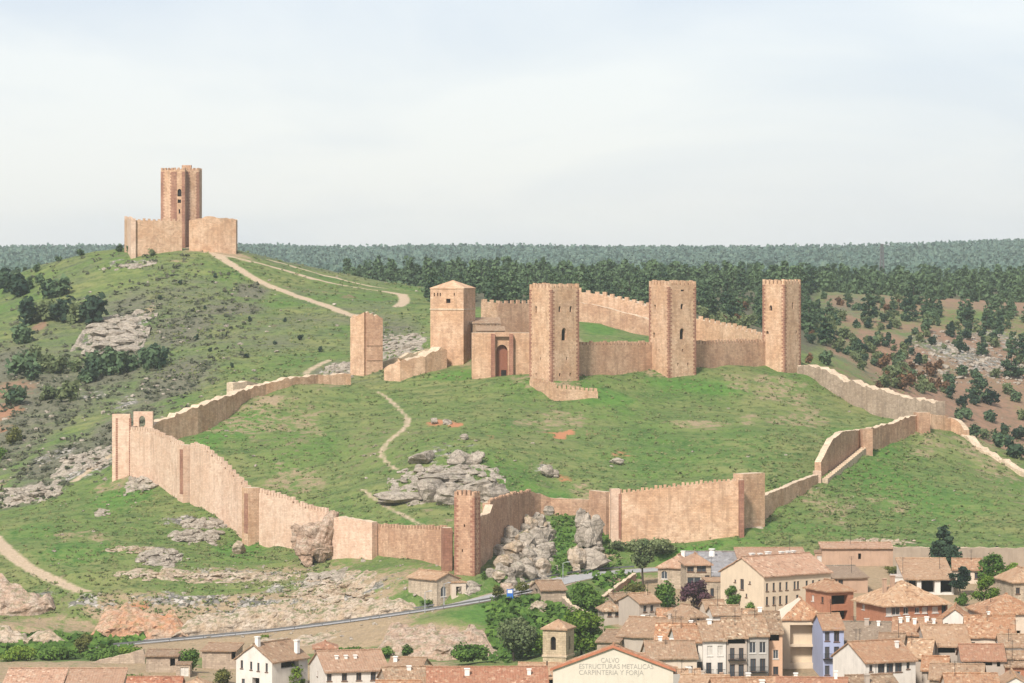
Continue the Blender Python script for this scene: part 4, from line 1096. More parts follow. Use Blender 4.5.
def place(xc, eave, h):
    """ground spot under an eave seen at (xc, eave) and h metres above the ground"""
    p = hit(xc, eave, h)
    return p
HOUSES = []
def house(label, x0, x1, eave, h, rz=0, d=9, kind='gable_x', rise=2.2, wall='pale', roof='tan', wins=None, over=0.45, chim=(), name='house', cat='house', side_white=False, group=None, skirt=4.0, openings=None, Y=None):
    xc = (x0 + x1) / 2
    if Y is None:
        p = place(xc, eave, h)
        Y = p.y
    k = Y / F
    z = (HOR - eave) * k - h
    a = (x1 - x0) * k / math.cos(R(rz))
    root = thing(name, label, cat, ((xc - 512) * k, Y, z), R(rz), group)
    wm_ = PLASTER[wall]; m = MB(); panes = []
    sd = {'front': (Vector((-a / 2, 0, 0)), Vector((1, 0, 0)), a), 'right': (Vector((a / 2, 0, 0)), Vector((0, 1, 0)), d),
          'back': (Vector((a / 2, d, 0)), Vector((-1, 0, 0)), a), 'left': (Vector((-a / 2, d, 0)), Vector((0, -1, 0)), d)}
    wins = wins or {}
    for s, (O, u, W) in sd.items():
        hs = []
        for w in wins.get(s, ()):
            fx, dy, ww, wh, ty = w[:5]
            dep = w[5] if len(w) > 5 else (1.0 if ty == 'o' else 0.22)
            q = (min(max(fx * W - ww / 2, .05), W - ww - .05), skirt + h - dy - wh / 2, ww, wh, dep, 1.0 if ty == 'a' else 0)
            if q[1] + wh > skirt + h - 0.05: continue
            hs.append((q, ty))
        Ob = O - Vector((0, 0, skirt))
        wall_face(m, Ob, u, W, h + skirt, [q for q, _ in hs])
        panes += [(Ob, u, q, ty) for q, ty in hs]
    if kind == 'gable_x':
        for x, sg in ((-a / 2, -1), (a / 2, 1)):
            t = [(x, 0, h), (x, d, h), (x, d / 2, h + rise)]
            m.face(t if sg > 0 else t[::-1])
    elif kind == 'gable_y':
        m.face([(-a / 2, 0, h), (a / 2, 0, h), (0, 0, h + rise)]); m.face([(a / 2, d, h), (-a / 2, d, h), (0, d, h + rise)])
    elif kind == 'shed':
        m.face([(-a / 2, 0, h), (-a / 2, d, h + rise), (-a / 2, d, h)]); m.face([(a / 2, 0, h), (a / 2, d, h), (a / 2, d, h + rise)])
        m.face([(a / 2, d, h), (-a / 2, d, h), (-a / 2, d, h + rise), (a / 2, d, h + rise)])
    m.build('wall', [wm_], root)
    ro = make_roof(root, a, d, h, kind, rise, ROOF[roof], over, wm_, side_white)
    for O, u, q, ty in panes:
        x, y, w, hh, dep, ar = q; zv = Vector((0, 0, 1)); n = u.cross(zv)
        if ty == 'o':
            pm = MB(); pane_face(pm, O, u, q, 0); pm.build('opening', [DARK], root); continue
        if ty == 'c':
            pm = MB(); pane_face(pm, O, u, q, 0); pm.build('loggia_back', [wm_], root); continue
        M = Matrix.Translation(O + u * x + zv * y) @ Matrix(((u.x, -n.x, 0, 0), (u.y, -n.y, 0, 0), (0, 0, 1, 0), (0, 0, 0, 1)))
        fm = MB(); t_ = 0.07; fy0, fy1 = 0.10, 0.18
        fm.box(0.003, t_, fy0, fy1, 0.003, hh - .003, 0, M); fm.box(w - t_, w - .003, fy0, fy1, 0.003, hh - .003, 0, M)
        fm.box(t_, w - t_, fy0, fy1, hh - t_, hh - .003, 0, M); fm.box(t_, w - t_, fy0, fy1, 0.003, t_, 0, M)
        if w > 0.75: fm.box(w / 2 - .03, w / 2 + .03, fy0, fy1, t_, hh - t_, 0, M)
        if y > skirt + 0.5: fm.box(-0.12, w + .12, -0.10, -0.003, -0.14, -0.003, 0, M)      # sill
        fo = fm.build('window', [FRAME_W if ty in ('g', 'a', 'x') else FRAME_B], root)
        pm = MB(); pm.face([M @ Vector(p) for p in ((t_ - .01, .16, t_ - .01), (w - t_ + .01, .16, t_ - .01), (w - t_ + .01, .16, hh - t_ + .01), (t_ - .01, .16, hh - t_ + .01))])
        pm.build('pane' if ty != 'x' else 'blind', [SHUT if ty == 'x' else GLASS], fo)
        if ty == 'b':
            bm_ = MB(); bm_.box(-.35, w + .35, -0.75, -0.004, -0.18, -0.05, 0, M)
            bm_.box(-.35, w + .35, -0.75, -0.71, 0.85, 0.92, 0, M); xx = -.33
            while xx < w + .33: bm_.box(xx, xx + .03, -0.745, -0.715, -0.05, 0.85, 0, M); xx += 0.16
            bm_.build('balcony', [IRON], root)
    for cx, cy, ch, cw, cm in chim:
        zz = h + rise * 0.2; c_ = MB(); X, Yc = (cx - .5) * a, cy * d
        c_.box(X - cw / 2, X + cw / 2, Yc - cw / 2, Yc + cw / 2, zz, h + rise * (1 - abs(cy - .5) * 2 if kind in ('gable_x', 'hip') else .5) + ch)
        top = h + rise * (1 - abs(cy - .5) * 2 if kind in ('gable_x', 'hip') else .5) + ch
        c_.box(X - cw / 2 - .1, X + cw / 2 + .1, Yc - cw / 2 - .1, Yc + cw / 2 + .1, top + .002, top + .14)
        c_.build('chimney', [WHITEP if cm == 'w' else PLASTER['adobe'] if cm == 'b' else PLASTER['warm']], ro)
    HOUSES.append((root, a, d, h))
    return root, a, d, h
def row(n, dy, w, h, ty, lo=.14, hi=.86): return [(lo + (hi - lo) * (i / (n - 1) if n > 1 else .5), dy, w, h, ty) for i in range(n)]
def chimneys(n, seed): 
    r = random.Random(seed); return [(r.uniform(.15, .85), r.uniform(.3, .7), r.uniform(.5, 1.1), r.uniform(.45, .75), r.choice('wwbg')) for _ in range(n)]

def town():
    H = house
    # ---------------- right side, back to front
    H('long adobe walled house with a tiny dark window, hard under the green field', 822, 893, 547.5, 3.8, 0, 6, 'shed', 0.5, 'adobe', 'pink', {'front': [(.53, 1.8, .6, 1.2, 'o')]}, name='adobe_house')
    H('low garage building with two pale grey doors, behind the long cream building', 815, 849, 553.5, 2.6, -4, 6, 'flat', 0, 'adobe', 'brown', {'front': [(.22, 1.3, 2.2, 1.7, 'x'), (.75, 1.3, 2.2, 1.7, 'x')]}, name='garage', cat='garage')
    H('dull red wall sided barn with a low roof, between grey sheet roof and garage', 738, 806, 557, 3.0, 0, 10, 'shed', 1.0, 'adobe', 'pink', name='barn', cat='barn')
    H('barn with a blue grey sheet roof, right behind the villa', 690, 740, 575, 2.0, 0, 17, 'shed', 3.2, 'warm', 'slate', name='barn', cat='barn')
    H('small cottage with a dark weathered roof and two little windows, above the brick flats', 833, 868, 577, 3.2, 8, 11, 'shed', 1.2, 'adobe', 'grey', {'front': [(.06, 1.0, .6, 1.3, 'w'), (.22, 1.0, .9, 1.0, 'w')]})
    H('long cream building with two rows of narrow windows and a pale gable', 762, 833, 573, 7.2, 35, 13, 'gable_x', 3.0, 'cream', 'pink',
      {'front': [(x, 2.3, .55, 1.5, 'w') for x in (.05, .15, .245, .34, .46, .51, .64, .735, .83, .93)] + [(x, 4.9, .6, 1.6, 'w') for x in (.05, .15, .245, .34, .5, .64)],
       'left': [(.5, 2.2, 1.1, 2.0, 'w'), (.34, 1.7, .5, .5, 'w'), (.68, 1.7, .5, .5, 'w'), (.6, 4.2, .5, .7, 'w')]}, chim=[(.18, .55, .7, .7, 'w'), (.3, .55, .6, .6, 'w'), (.42, .55, .8, .8, 'w'), (.62, .55, .7, .7, 'w'), (.72, .55, .7, .7, 'w'), (.8, .55, .7, .6, 'w')], name='long_building', cat='building')
    H('open shed with white pillars and a wide pale tiled roof, left of the tall fir', 905, 954, 578.5, 3.2, 0, 15, 'shed', 2.6, 'white', 'pale', {'front': [(.14, 1.6, 2.0, 2.4, 'o', 3), (.47, 1.6, 2.6, 2.4, 'o', 3), (.85, 1.6, 2.4, 2.4, 'o', 3)]}, name='open_shed', cat='shed')
    H('flat white roofed lean-to beside the open shed with white pillars', 893, 909, 577.5, 3.0, 0, 5, 'flat', 0, 'white', 'white', name='lean_to', cat='shed')
    H('small house with a plain orange roof and pale wall, right of the tall fir', 953, 981, 568.5, 3.0, -6, 8, 'gable_x', 1.6, 'pale', 'orange', {'front': [(.5, 1.3, 1.4, 1.0, 'w'), (.85, 1.4, .9, 1.2, 'w')]})
    H('stone house with a hipped roof cut by the right edge, among the round trees', 1013, 1046, 580, 5.5, 12, 10, 'hip', 2.0, 'stone', 'pale', {'front': row(2, 2, .8, 1.2, 'w')})
    # villa on the hillside
    H('stone villa wing with a hipped pinkish roof and one arched window, beside the shrubs', 658, 690, 566, 4.6, -14, 10, 'hip', 1.9, 'stone', 'pink', {'front': [(.2, 1.8, 1.2, 1.6, 'a'), (.82, 3.6, .7, 1.0, 'w')]}, name='villa', cat='villa', chim=[(.6, .6, .9, .7, 'w')])
    H('stone villa tower block with a dark upper gallery and white glazed balcony', 686, 711, 563, 7.2, 4, 9, 'hip', 1.5, 'stone', 'pink', {'front': [(.62, 1.1, 1.8, 1.3, 'w'), (.18, 1.2, 1.3, 1.0, 'w'), (.32, 3.7, 2.6, 1.9, 'g'), (.85, 3.6, .9, 2.4, 'w'), (.8, 6.6, .7, 1.3, 'w')]}, name='villa', cat='villa')
    H('flat terraced stone block right of the glazed villa balcony', 706, 731, 582, 4.4, 2, 8, 'flat', 0, 'stone', 'pale', {'front': [(.25, 2.0, .7, 1.6, 'w'), (.68, 1.8, .7, 1.6, 'w'), (.3, 4.3, 1.0, 1.0, 'o'), (.75, 4.4, .9, .9, 'o')]}, name='terrace_block')
    # tapering pale chimney
    p = hit(712, 571); c = MB(); b = 4.2
    for (h0, r0), (h1, r1) in (((0, .95), (b - .5, .62)), ((b - .5, .62), (b, .5))): c.tube((0, 0, h0 - (1 if h0 == 0 else 0)), (0, 0, h1), r0, r1, 10)
    c.tube((0, 0, b + .15), (0, 0, b + .3), .7, .7, 10)
    for an in range(4): c.box(.35 * math.cos(an * 1.57) - .08, .35 * math.cos(an * 1.57) + .08, .35 * math.sin(an * 1.57) - .08, .35 * math.sin(an * 1.57) + .08, b - .02, b + .16)
    o = c.build('chimney_stack', [WHITEP]); o.location = p; tag(o, 'tall tapering whitewashed chimney in front of the blue grey roof', 'chimney')
    H('brick flats with two dark loggias and orange roof, right of the long cream building', 829, 854, 589.5, 7.5, 24, 9, 'hip', 1.4, 'brick', 'orange', {'front': [(.42, 1.9, 3.4, 1.7, 'o', 1.4), (.42, 4.7, 3.4, 1.7, 'o', 1.4)], 'left': [(.3, 2, .9, 1.1, 'x'), (.3, 4.8, .9, 1.1, 'x'), (.7, 2, .9, 1.1, 'w')]}, name='brick_flats', cat='flats')
    H('large brick block under a broad hipped tile roof with a white glazed bay', 884, 949, 602, 6.8, 20, 12, 'hip', 3.4, 'brick', 'pale',
      {'front': [(.06, 1.5, 1.2, 1.6, 'x'), (.17, 1.5, 1.6, 1.4, 'g'), (.33, 1.5, 1.0, 1.2, 'g'), (.51, 1.5, .9, 1.0, 'g'), (.63, 1.5, 1.0, 1.1, 'x'), (.80, 1.5, 1.2, 1.1, 'x'), (.94, 1.5, .9, 1.6, 'w'), (.12, 4.4, 2.2, 1.8, 'o'), (.35, 4.4, 1, 1.1, 'g'), (.5, 4.4, 1, 1.1, 'x'), (.64, 4.4, 1, 1.1, 'g'), (.8, 4.4, 1, 1.1, 'g')], 'left': [(.25, 1.5, 1.1, .9, 'x'), (.6, 4.4, 1, 1.1, 'w')]}, name='brick_block', cat='flats', over=0.8, chim=[(.35, .5, .8, .7, 'b'), (.2, .45, .7, .6, 'b')])
    H('house with a broad hipped red roof over pale walls, at the right edge', 985, 1046, 612, 6.0, 8, 12, 'hip', 2.7, 'pale', 'orange', {'front': [(.1, 1.8, .9, 1.2, 'w'), (.42, 4.3, 3.6, 2.0, 'o')]})
    # left part of the right town
    H('stone shed with a dark red end opening, under the bend of the road', 541, 566, 589, 2.6, 14, 8, 'gable_x', 1.3, 'rubble', 'brown', {'left': [(.5, 1.2, 2.4, 2.0, 'o')]}, name='stone_shed', cat='shed')
    H('small two window house with a cream side wall and little orange porch roof', 639, 660, 601.5, 4.4, 32, 7, 'gable_x', 1.3, 'warm', 'pale', {'front': [(.28, 1.3, .7, 1.2, 'w'), (.62, 1.3, .7, 1.2, 'w')]}, chim=())
    H('little low house with a weathered tan roof, left of the two window house', 604, 623, 609, 3.0, 10, 6, 'hip', 1.1, 'warm', 'tan', {'front': [(.3, 1.0, .8, .8, 'w'), (.7, 1.0, .8, .8, 'w')]})
    H('tiny shack with a brown roof on the slope, above the little low house', 614, 628, 599, 2.4, 20, 5, 'gable_x', 0.9, 'rubble', 'brown', {'front': [(.5, 1.2, 1.2, 1.0, 'o')]}, name='shack', cat='shed')
    H('low outbuilding with a long orange roof between two small houses', 658, 682, 617, 2.4, 0, 7, 'gable_x', 1.2, 'pale', 'orange', {}, name='outbuilding', cat='shed')
    H('small pale house with two orange porch roofs over dark openings', 687, 706, 615, 5.0, 30, 7, 'hip', 1.6, 'pale', 'tan', {'front': [(.25, 2.6, 1.1, 1.9, 'o'), (.72, 2.6, 1.1, 1.8, 'o'), (.6, .8, .5, .7, 'w')]})
    H('cottage with a white gable wall and a grey dormer window, above the grey balcony houses', 713, 741, 614, 4.0, 6, 7, 'gable_x', 1.2, 'white', 'tan', {'front': [(.75, 1.0, .9, 1.2, 'g'), (.9, 1.0, .7, 1.2, 'g')]})
    H('low outhouse with a pale tiled roof behind the grey terrace houses', 742, 760, 618, 3.6, -4, 5, 'shed', 1.0, 'warm', 'pale', {'front': [(.6, 1, .7, .9, 'w')]}, name='outhouse', cat='shed')
    H('low outhouse with a small whitish sheet roof just above the grey gallery house', 733, 752, 630, 5.0, 8, 5, 'shed', 1.0, 'warm', 'white', {}, name='outhouse', cat='shed')
    H('long low house with a patched tan and orange roof running down to the right', 618, 676, 636, 4.0, -22, 13, 'gable_x', 2.6, 'warm', 'tan', {'front': [(.06, 1.1, .9, 1.1, 'o'), (.5, 1.1, .9, 1.1, 'o')]}, chim=chimneys(3, 1))
    H('low house with a bright orange roof and roof hatch, left of the white balcony houses', 655, 706, 640, 4.6, -6, 11, 'gable_x', 2.3, 'pale', 'orange', {}, chim=chimneys(2, 2))
    H('blue walled house with tall dark red windows, right of the open cream building', 823, 844, 628, 9.0, 6, 10, 'gable_x', 2.0, 'blue', 'orange', {'front': [(.2, 1.4, .8, 1.6, 'w'), (.65, 1.4, .9, 1.9, 'w'), (.2, 4.2, .8, 2.0, 'b'), (.65, 4.2, .9, 2.0, 'b'), (.2, 7.2, .8, 1.6, 'w'), (.65, 7.2, .8, 1.6, 'w')]})
    H('tall cream building open at the front in two deep empty storeys', 782, 826, 618, 8.8, 2, 11, 'hip', 3.0, 'cream', 'orange', {'front': [(.49, 2.9, 4.7, 3.4, 'c', 1.7), (.49, 6.4, 4.7, 2.8, 'c', 1.7)]}, name='open_building', cat='building', side_white=True, over=0.3)
    H('narrow salmon house with a dark top gallery, left of the open cream building', 769, 782.5, 632, 8.6, 2, 13, 'gable_x', 2.8, 'salmon', 'brown', {'front': [(.4, .9, 1.7, 1.3, 'o'), (.5, 3.8, .9, 1.5, 'g'), (.5, 6.6, .9, 1.4, 'w')]})
    H('grey terrace house with white arched surrounds on its lower windows', 747.5, 768.5, 634.5, 8.6, 4, 13, 'gable_x', 2.7, 'grey', 'tan', {'front': [(.24, 2.2, 1.1, 1.9, 'g'), (.72, 2.2, 1.1, 1.9, 'g'), (.27, 5.2, .95, 2.2, 'b'), (.72, 5.2, .95, 2.2, 'b')]})
    H('grey terrace house with a dark gallery under its eaves and slim balconies', 726.5, 747, 636.5, 8.4, 4, 12, 'gable_x', 2.5, 'warm', 'tan', {'front': [(.5, .75, 3.0, 1.0, 'o'), (.28, 2.9, .8, 1.9, 'b'), (.72, 2.9, .8, 1.9, 'b'), (.28, 5.8, .9, 2.1, 'b'), (.72, 5.8, .9, 2.1, 'b')]}, chim=chimneys(1, 8))
    H('white house with thin balcony rails and a dark red eave, beside the grey terrace', 703, 726, 639, 8.0, 6, 11, 'gable_x', 2.4, 'white', 'tan', {'front': [(.3, 2.0, .9, 1.7, 'x'), (.75, 2.0, .9, 1.7, 'x'), (.25, 5.0, .9, 2.0, 'b'), (.75, 5.0, .9, 2.0, 'b')]}, chim=chimneys(1, 9))
    H('white house with three square windows under a low orange roof', 676, 703, 641, 7.6, 4, 10, 'gable_x', 2.0, 'white', 'orange', {'front': [(.08, 1.3, .6, 1.1, 'w'), (.42, 1.4, .9, 1.3, 'w'), (.72, 1.4, .9, 1.3, 'w'), (.5, 4.4, 1.2, 1.7, 'w'), (.85, 4.4, 1.2, 1.7, 'w')]})
    H('house with a long plain brown roof and dark eave line, behind the lettered warehouse', 648, 697, 657, 6.0, 4, 10, 'gable_x', 2.2, 'pale', 'tan', {'front': row(3, 2.2, .9, 1.3, 'w')}, chim=chimneys(2, 3))
    H('low house with a big grey lichen covered roof, below the brick flats', 843, 890, 640, 4.5, -6, 15, 'gable_x', 2.4, 'warm', 'grey', {'front': row(3, 1.5, .8, 1.0, 'w')}, chim=[(.5, .42, 1.0, .8, 'g'), (.75, .4, .7, .5, 'w')])
    H('low house with several white chimneys on an orange roof, below the hipped brick block', 893, 940, 634, 5.0, -8, 12, 'gable_x', 2.2, 'warm', 'orange', {'front': row(3, 1.5, .8, 1.0, 'w')}, chim=[(.15, .35, .8, .6, 'w'), (.3, .4, .7, .6, 'w'), (.45, .32, .8, .6, 'w'), (.7, .4, .7, .7, 'w'), (.85, .3, .9, .6, 'w')])
    H('white gabled house with a small tiled porch, left of the broad orange roof', 938, 972, 621.5, 5.0, -8, 9, 'gable_y', 2.4, 'white', 'orange', {'front': [(.25, .6, .6, .6, 'w'), (.55, 1.6, 1.4, 1.8, 'o')]})
    H('house with a broad bright orange roof falling to the right, beside the white gable', 966, 1015, 636, 5.5, -6, 14, 'gable_x', 2.8, 'pale', 'orange', {'front': row(2, 1.6, .8, 1.0, 'o')}, chim=chimneys(1, 12))
    H('white walled house with one dark window under a tan roof, at the right edge', 1000, 1042, 645.5, 6.0, -4, 9, 'gable_x', 1.4, 'white', 'tan', {'front': [(.32, 1.9, .9, 1.2, 'w'), (.75, 1.9, .9, 1.2, 'w')]})
    H('house with ochre mottled roof and a shaded eave gallery, second row from the bottom right', 927, 971, 645, 5.0, 3, 13, 'gable_x', 2.8, 'warm', 'pale', {'front': [(.12, .9, 1.4, 1.1, 'o'), (.45, .9, 3.0, 1.0, 'o'), (.72, 1.0, .9, 1.1, 'o'), (.88, 1.0, .8, 1.1, 'o')]}, chim=chimneys(1, 14))
    H('low house with a red tiled roof over small dark holes, lower right', 962, 1005, 659, 5.0, -2, 9, 'gable_x', 2.0, 'warm', 'red', {'front': [(.1, 1.0, .8, .9, 'o'), (.3, 1.0, .6, .6, 'o'), (.6, .8, 1.5, .6, 'o'), (.85, .9, .6, .8, 'o')]})
    H('white house with large dark windows and a skylight in its red roof', 864, 917, 660, 6.5, 24, 11, 'gable_x', 2.7, 'white', 'orange', {'front': [(.115, 1.2, .6, 1.1, 'w'), (.32, 1.3, 1.3, 1.5, 'w'), (.49, 1.3, 1.3, 1.5, 'w'), (.66, 1.3, 1.3, 1.5, 'w'), (.85, 1.1, .6, 1.1, 'w')], 'left': [(.4, 4.5, .8, 1.0, 'w')]}, chim=chimneys(1, 15))
    H('house with a pale mottled roof beside the skylight house', 906, 930, 657, 5.0, -12, 12, 'gable_x', 2.4, 'warm', 'pale', {'front': row(2, 1.5, .8, 1.0, 'w')})
    H('small house with orange roof and dark doorway, right of the skylight house', 922, 947, 669, 4.0, -10, 8, 'gable_x', 1.7, 'warm', 'orange', {'front': [(.4, 1.2, 1.5, 1.4, 'o'), (.8, 1.2, .8, 1.2, 'o')]})
    H('long stone house with a dull tan roof over a dark gallery, bottom right', 930, 982, 678, 5.0, -10, 9, 'gable_x', 1.8, 'stone', 'tan', {'front': [(.5, .9, 2.4, 1.0, 'o'), (.75, .9, 2.2, 1.0, 'o')]})
    H('brick house end with a barred window at the right edge, below the white walled house', 1006, 1040, 666, 4.0, 0, 8, 'shed', 0.8, 'brick', 'tan', {'front': [(.3, 1.4, 1.4, 1.0, 'g')]})
    H('house with a bright salmon roof cut by the bottom edge, at bottom right', 948, 1001, 691, 5.0, 0, 11, 'gable_x', 2.2, 'pale', 'orange', {})
    H('white gable end cut by the bottom right corner of the view', 997, 1034, 687, 5.0, -4, 10, 'gable_y', 1.8, 'white', 'pale', {})
    H('house with a plain brown roof, cut by the bottom edge below the skylight house', 858, 905, 694, 5.0, 14, 12, 'gable_x', 2.4, 'pale', 'brown', {}, chim=[(.35, .3, 1.2, .7, 'g')])
    H('red brown mottled roof house at the bottom edge below the open cream building', 776, 846, 699, 5.0, -6, 14, 'gable_x', 2.6, 'warm', 'red', {}, chim=chimneys(2, 21))
    H('house with a patchy pinkish orange roof, cut by the bottom edge below the grey terrace', 718, 778, 700, 5.0, 6, 13, 'gable_x', 2.8, 'warm', 'orange', {}, chim=chimneys(2, 22))
    H('house with a pale jumbled roof at the bottom edge, right of the warehouse', 676, 722, 695, 5.0, -14, 11, 'gable_x', 2.6, 'pale', 'pale', {}, chim=chimneys(3, 23))
    H('small house with an ochre roof squeezed between lettered warehouse and white balcony house', 676, 704, 683, 5.0, 8, 8, 'gable_x', 1.8, 'pale', 'pale', {'front': row(2, 1.6, .8, 1.1, 'o')}, chim=chimneys(1, 24))
    # ---------------- lettered warehouse
    r, a, d, h = H('big cream warehouse gable with three lines of grey lettering and an orange verge', 553, 673, 669, 7.0, -3, 4.5, 'gable_y', 3.7, 'ware', 'orange', {}, over=0.4, name='warehouse', cat='warehouse')
    for txt, z, x, wid in (('CALVO', h + 1.05, -2.0, 3.0), ('ESTRUCTURAS METALICAS', h + 0.05, -5.6, 12.2), ('CARPINTERIA Y FORJA', h - 0.95, -5.6, 10.6)):
        cu = bpy.data.curves.new('lettering', 'FONT'); cu.body = txt; cu.size = 1.12; cu.align_x = 'LEFT'; cu.extrude = 0.012
        tmp = bpy.data.objects.new('lettering', cu); COL.objects.link(tmp)
        bpy.context.view_layer.update()
        me = bpy.data.meshes.new_from_object(tmp.evaluated_get(bpy.context.evaluated_depsgraph_get())); COL.objects.unlink(tmp); bpy.data.objects.remove(tmp)
        me.materials.clear(); me.materials.append(LETTER)
        wx = max(v.co.x for v in me.vertices)
        o = bpy.data.objects.new('lettering', me); COL.objects.link(o); o.parent = r
        o.location = (x, -0.02, z); o.rotation_euler = (R(90), 0, 0); o.scale = (wid / wx, 1, 1)
    for sg in (-1, 1):
        vm = MB(); A = Vector((sg * (a / 2 + .45), 0, h - .1)); B = Vector((0, 0, h + 3.72))
        for y0, y1, dz in ((-.34, -.02, .16),):
            q = [A + Vector((0, y0, dz)), B + Vector((0, y0, dz)), B + Vector((0, y1, dz)), A + Vector((0, y1, dz))]; lo = [v - Vector((0, 0, .42)) for v in q]
            vm.face(q if sg < 0 else q[::-1]); vm.face(lo); vm.face([lo[0], lo[1], q[1], q[0]] if sg < 0 else [q[0], q[1], lo[1], lo[0]]); vm.face([lo[3], lo[0], q[0], q[3]]); vm.face([q[2], q[3], lo[3], lo[2]])
        vm.build('verge', [VERGE], r)
    dm = MB(); dm.box(a / 2 + .003, a / 2 + 1.1, -0.6, .3, -3, h - .8); dm.build('side_pier', [PLASTER['grey']], r)
    # ---------------- church tower
    p = hit(566, 672); k = p.y / F
    r, Ht = tower('square stone bell tower with arched belfry openings and a low tiled cap', 566, 672, p.y, 629, 4.3, 4.3, -20, {'front': [(.45, 2.6, 1.0, 2.4, 1.1)], 'right': [(.45, 2.6, .9, 2.4, 1.1)], 'left': [(.5, 2.6, .9, 2.4, 1.1)]}, None, PLASTER['church'], quoins=False, roof=(1.5, 0.35, ROOF['pale']), string=5.0, cat='church tower', name='bell_tower', side='right')
    # ---------------- left side
    H('low tile roofed cabin with a broken red roof, left of the church tower', 428, 548, 686, 3.6, 2, 13, 'gable_x', 2.4, 'rubble', 'red', {}, chim=[(.33, .3, .9, .8, 'w'), (.85, .3, .8, .6, 'w')])
    H('low house with an ochre roof between the red roof and the warehouse', 518, 560, 677, 3.0, -3, 10, 'gable_x', 1.8, 'pale', 'pale', {'front': [(.75, 1.0, 1.6, 1.4, 'o')]})
    H('tumbledown house with a dull tan roof, left of the broken red roof', 388, 436, 684, 3.4, 10, 12, 'gable_x', 2.2, 'rubble', 'tan', {}, chim=chimneys(1, 30))
    H('white gabled house with slim windows and a dark timber gallery on its side', 235, 273, 659, 5.6, -36, 9.6, 'gable_y', 2.6, 'white', 'tan', {'front': [(.16, 1.1, .55, 1.4, 'w'), (.42, 1.2, .5, 1.4, 'w'), (.62, 1.3, .5, 1.4, 'w'), (.85, 1.3, .5, 1.5, 'w'), (.5, -1.0, .4, .9, 'w'), (.2, 4.2, .7, 1.3, 'w'), (.55, 4.2, 1.6, 2.0, 'o')], 'right': [(.5, 1.0, 4.8, 1.3, 'o')]}, chim=[(.55, .05, 2.4, .7, 'w'), (.9, .8, 1.4, .7, 'w')])
    H('long white house with a pink roof and a row of dark windows', 326, 388, 669.5, 4.2, 16, 12, 'gable_x', 2.6, 'white', 'pink', {'front': [(.06, 1.2, .8, 1.2, 'w'), (.3, 1.2, .9, 1.3, 'w'), (.53, 1.2, .9, 1.3, 'w'), (.76, 1.2, .9, 1.4, 'w')], 'left': [(.5, 1.2, .6, .9, 'w')]}, chim=[(.25, .3, .4, .5, 'w'), (.4, .3, .4, .5, 'w'), (.55, .3, .4, .5, 'w')])
    H('little lookout storey with an orange roof and dark windows, behind the long white house', 315, 336, 647, 6.5, 4, 5, 'hip', .8, 'pale', 'red', {'front': [(.35, .75, 1.0, 1.0, 'w'), (.6, .75, .8, 1.0, 'w'), (.85, .75, .8, 1.0, 'w')]})
    H('low house with a brown roof, right behind the long white house', 386, 420, 671, 3.0, -10, 10, 'gable_x', 1.8, 'pale', 'tan', {'front': [(.3, 1.0, 1.4, .9, 'o')]}, chim=chimneys(1, 31))
    H('shed with an orange roof cut by the bottom edge, right of the long white house', 376, 420, 692, 3.0, 0, 8, 'gable_x', 1.4, 'pale', 'orange', {}, name='shed', cat='shed')
    H('long low shed with a pinkish roof at the bottom left corner', 4, 62, 683, 2.5, 0, 7, 'shed', 1.6, 'white', 'pink', {'front': [(.35, 1.0, 3, .9, 'g'), (.8, 1.0, 1.0, .9, 'o')]}, name='shed', cat='shed', over=.2)
    H('long low shed with a reddish roof continuing right of the bottom left shed', 66, 122, 683, 2.4, 0, 7, 'shed', 1.6, 'rubble', 'pink', {}, name='shed', cat='shed', over=.2)
    H('small shed with a dark red roof below the ivy, cut by the bottom edge', 126, 180, 688, 2.6, 0, 8, 'gable_x', 1.4, 'rubble', 'red', {}, name='shed', cat='shed')
    H('hut with a yellowish tiled roof cut by the bottom edge, below the ivy wall', 178, 213, 689, 2.6, 0, 7, 'hip', 1.5, 'pale', 'pale', {}, name='hut', cat='shed')
    H('tiny garage with a grey door beside the ivy', 176, 190, 665, 2.2, 0, 4, 'flat', 0, 'rubble', 'brown', {'front': [(.6, 1.2, 1.5, 1.6, 'x')]}, name='garage', cat='garage')
    H('stone hut with one dark window left of the ivy', 146, 178, 655, 3.2, 0, 5, 'shed', .4, 'rubble', 'brown', {'front': [(.83, 1.3, .9, 1.4, 'o')]}, name='stone_hut', cat='shed')
    H('stone barn with a sloping parapet beside the white gabled house', 202, 236, 650, 3.6, -6, 7, 'shed', 0.5, 'rubble', 'tan', {'front': [(.93, .9, .8, 1.6, 'o')]}, name='barn', cat='barn')
    curtain('ruined_wall', 'ruined stone gable wall rising to the right, at the lower left among sheds', [(84, 662, 664), (112, 661, 657), (143, 660, 649.5), (145, 660, 656)], 1.0, 0.15, None, PLASTER['rubble'], CAP, seed=31)
    curtain('parapet_wall', 'slanting parapet wall on top of the stone barn', [(201, 681, 651.5), (215, 681, 647), (236, 680, 642.5)], 0.6, 0.1, None, PLASTER['rubble'], CAP, deep=.6)
    # shed beside the road below the near tower
    H('roadside shed with a pale sloping roof and arched openings, below the near square tower', 437, 459, 578, 4.2, 40, 9, 'gable_y', 1.1, 'stone', 'pale', {'front': [(.3, 2.6, 1.4, 2.0, 'a'), (.75, 2.6, 1.2, 1.8, 'o')]}, name='roadside_shed', cat='shed')
    H('small annex with a flat roof and green doorway, right of the roadside shed', 452, 466, 583, 3.0, 20, 4, 'flat', 0, 'pale', 'pale', {'front': [(.5, 1.6, 1.2, 1.8, 'o')]}, name='annex', cat='shed')
    # walls about the town
    curtain('garden_wall', 'long earthen wall along the foot of the green field at the right edge', [(893, 726, 547), (930, 724, 547.5), (1034, 722, 548)], 1.0, 0.15, None, PLASTER['earth'], CAP, front_base=4.0, cat='earth wall', seed=41)
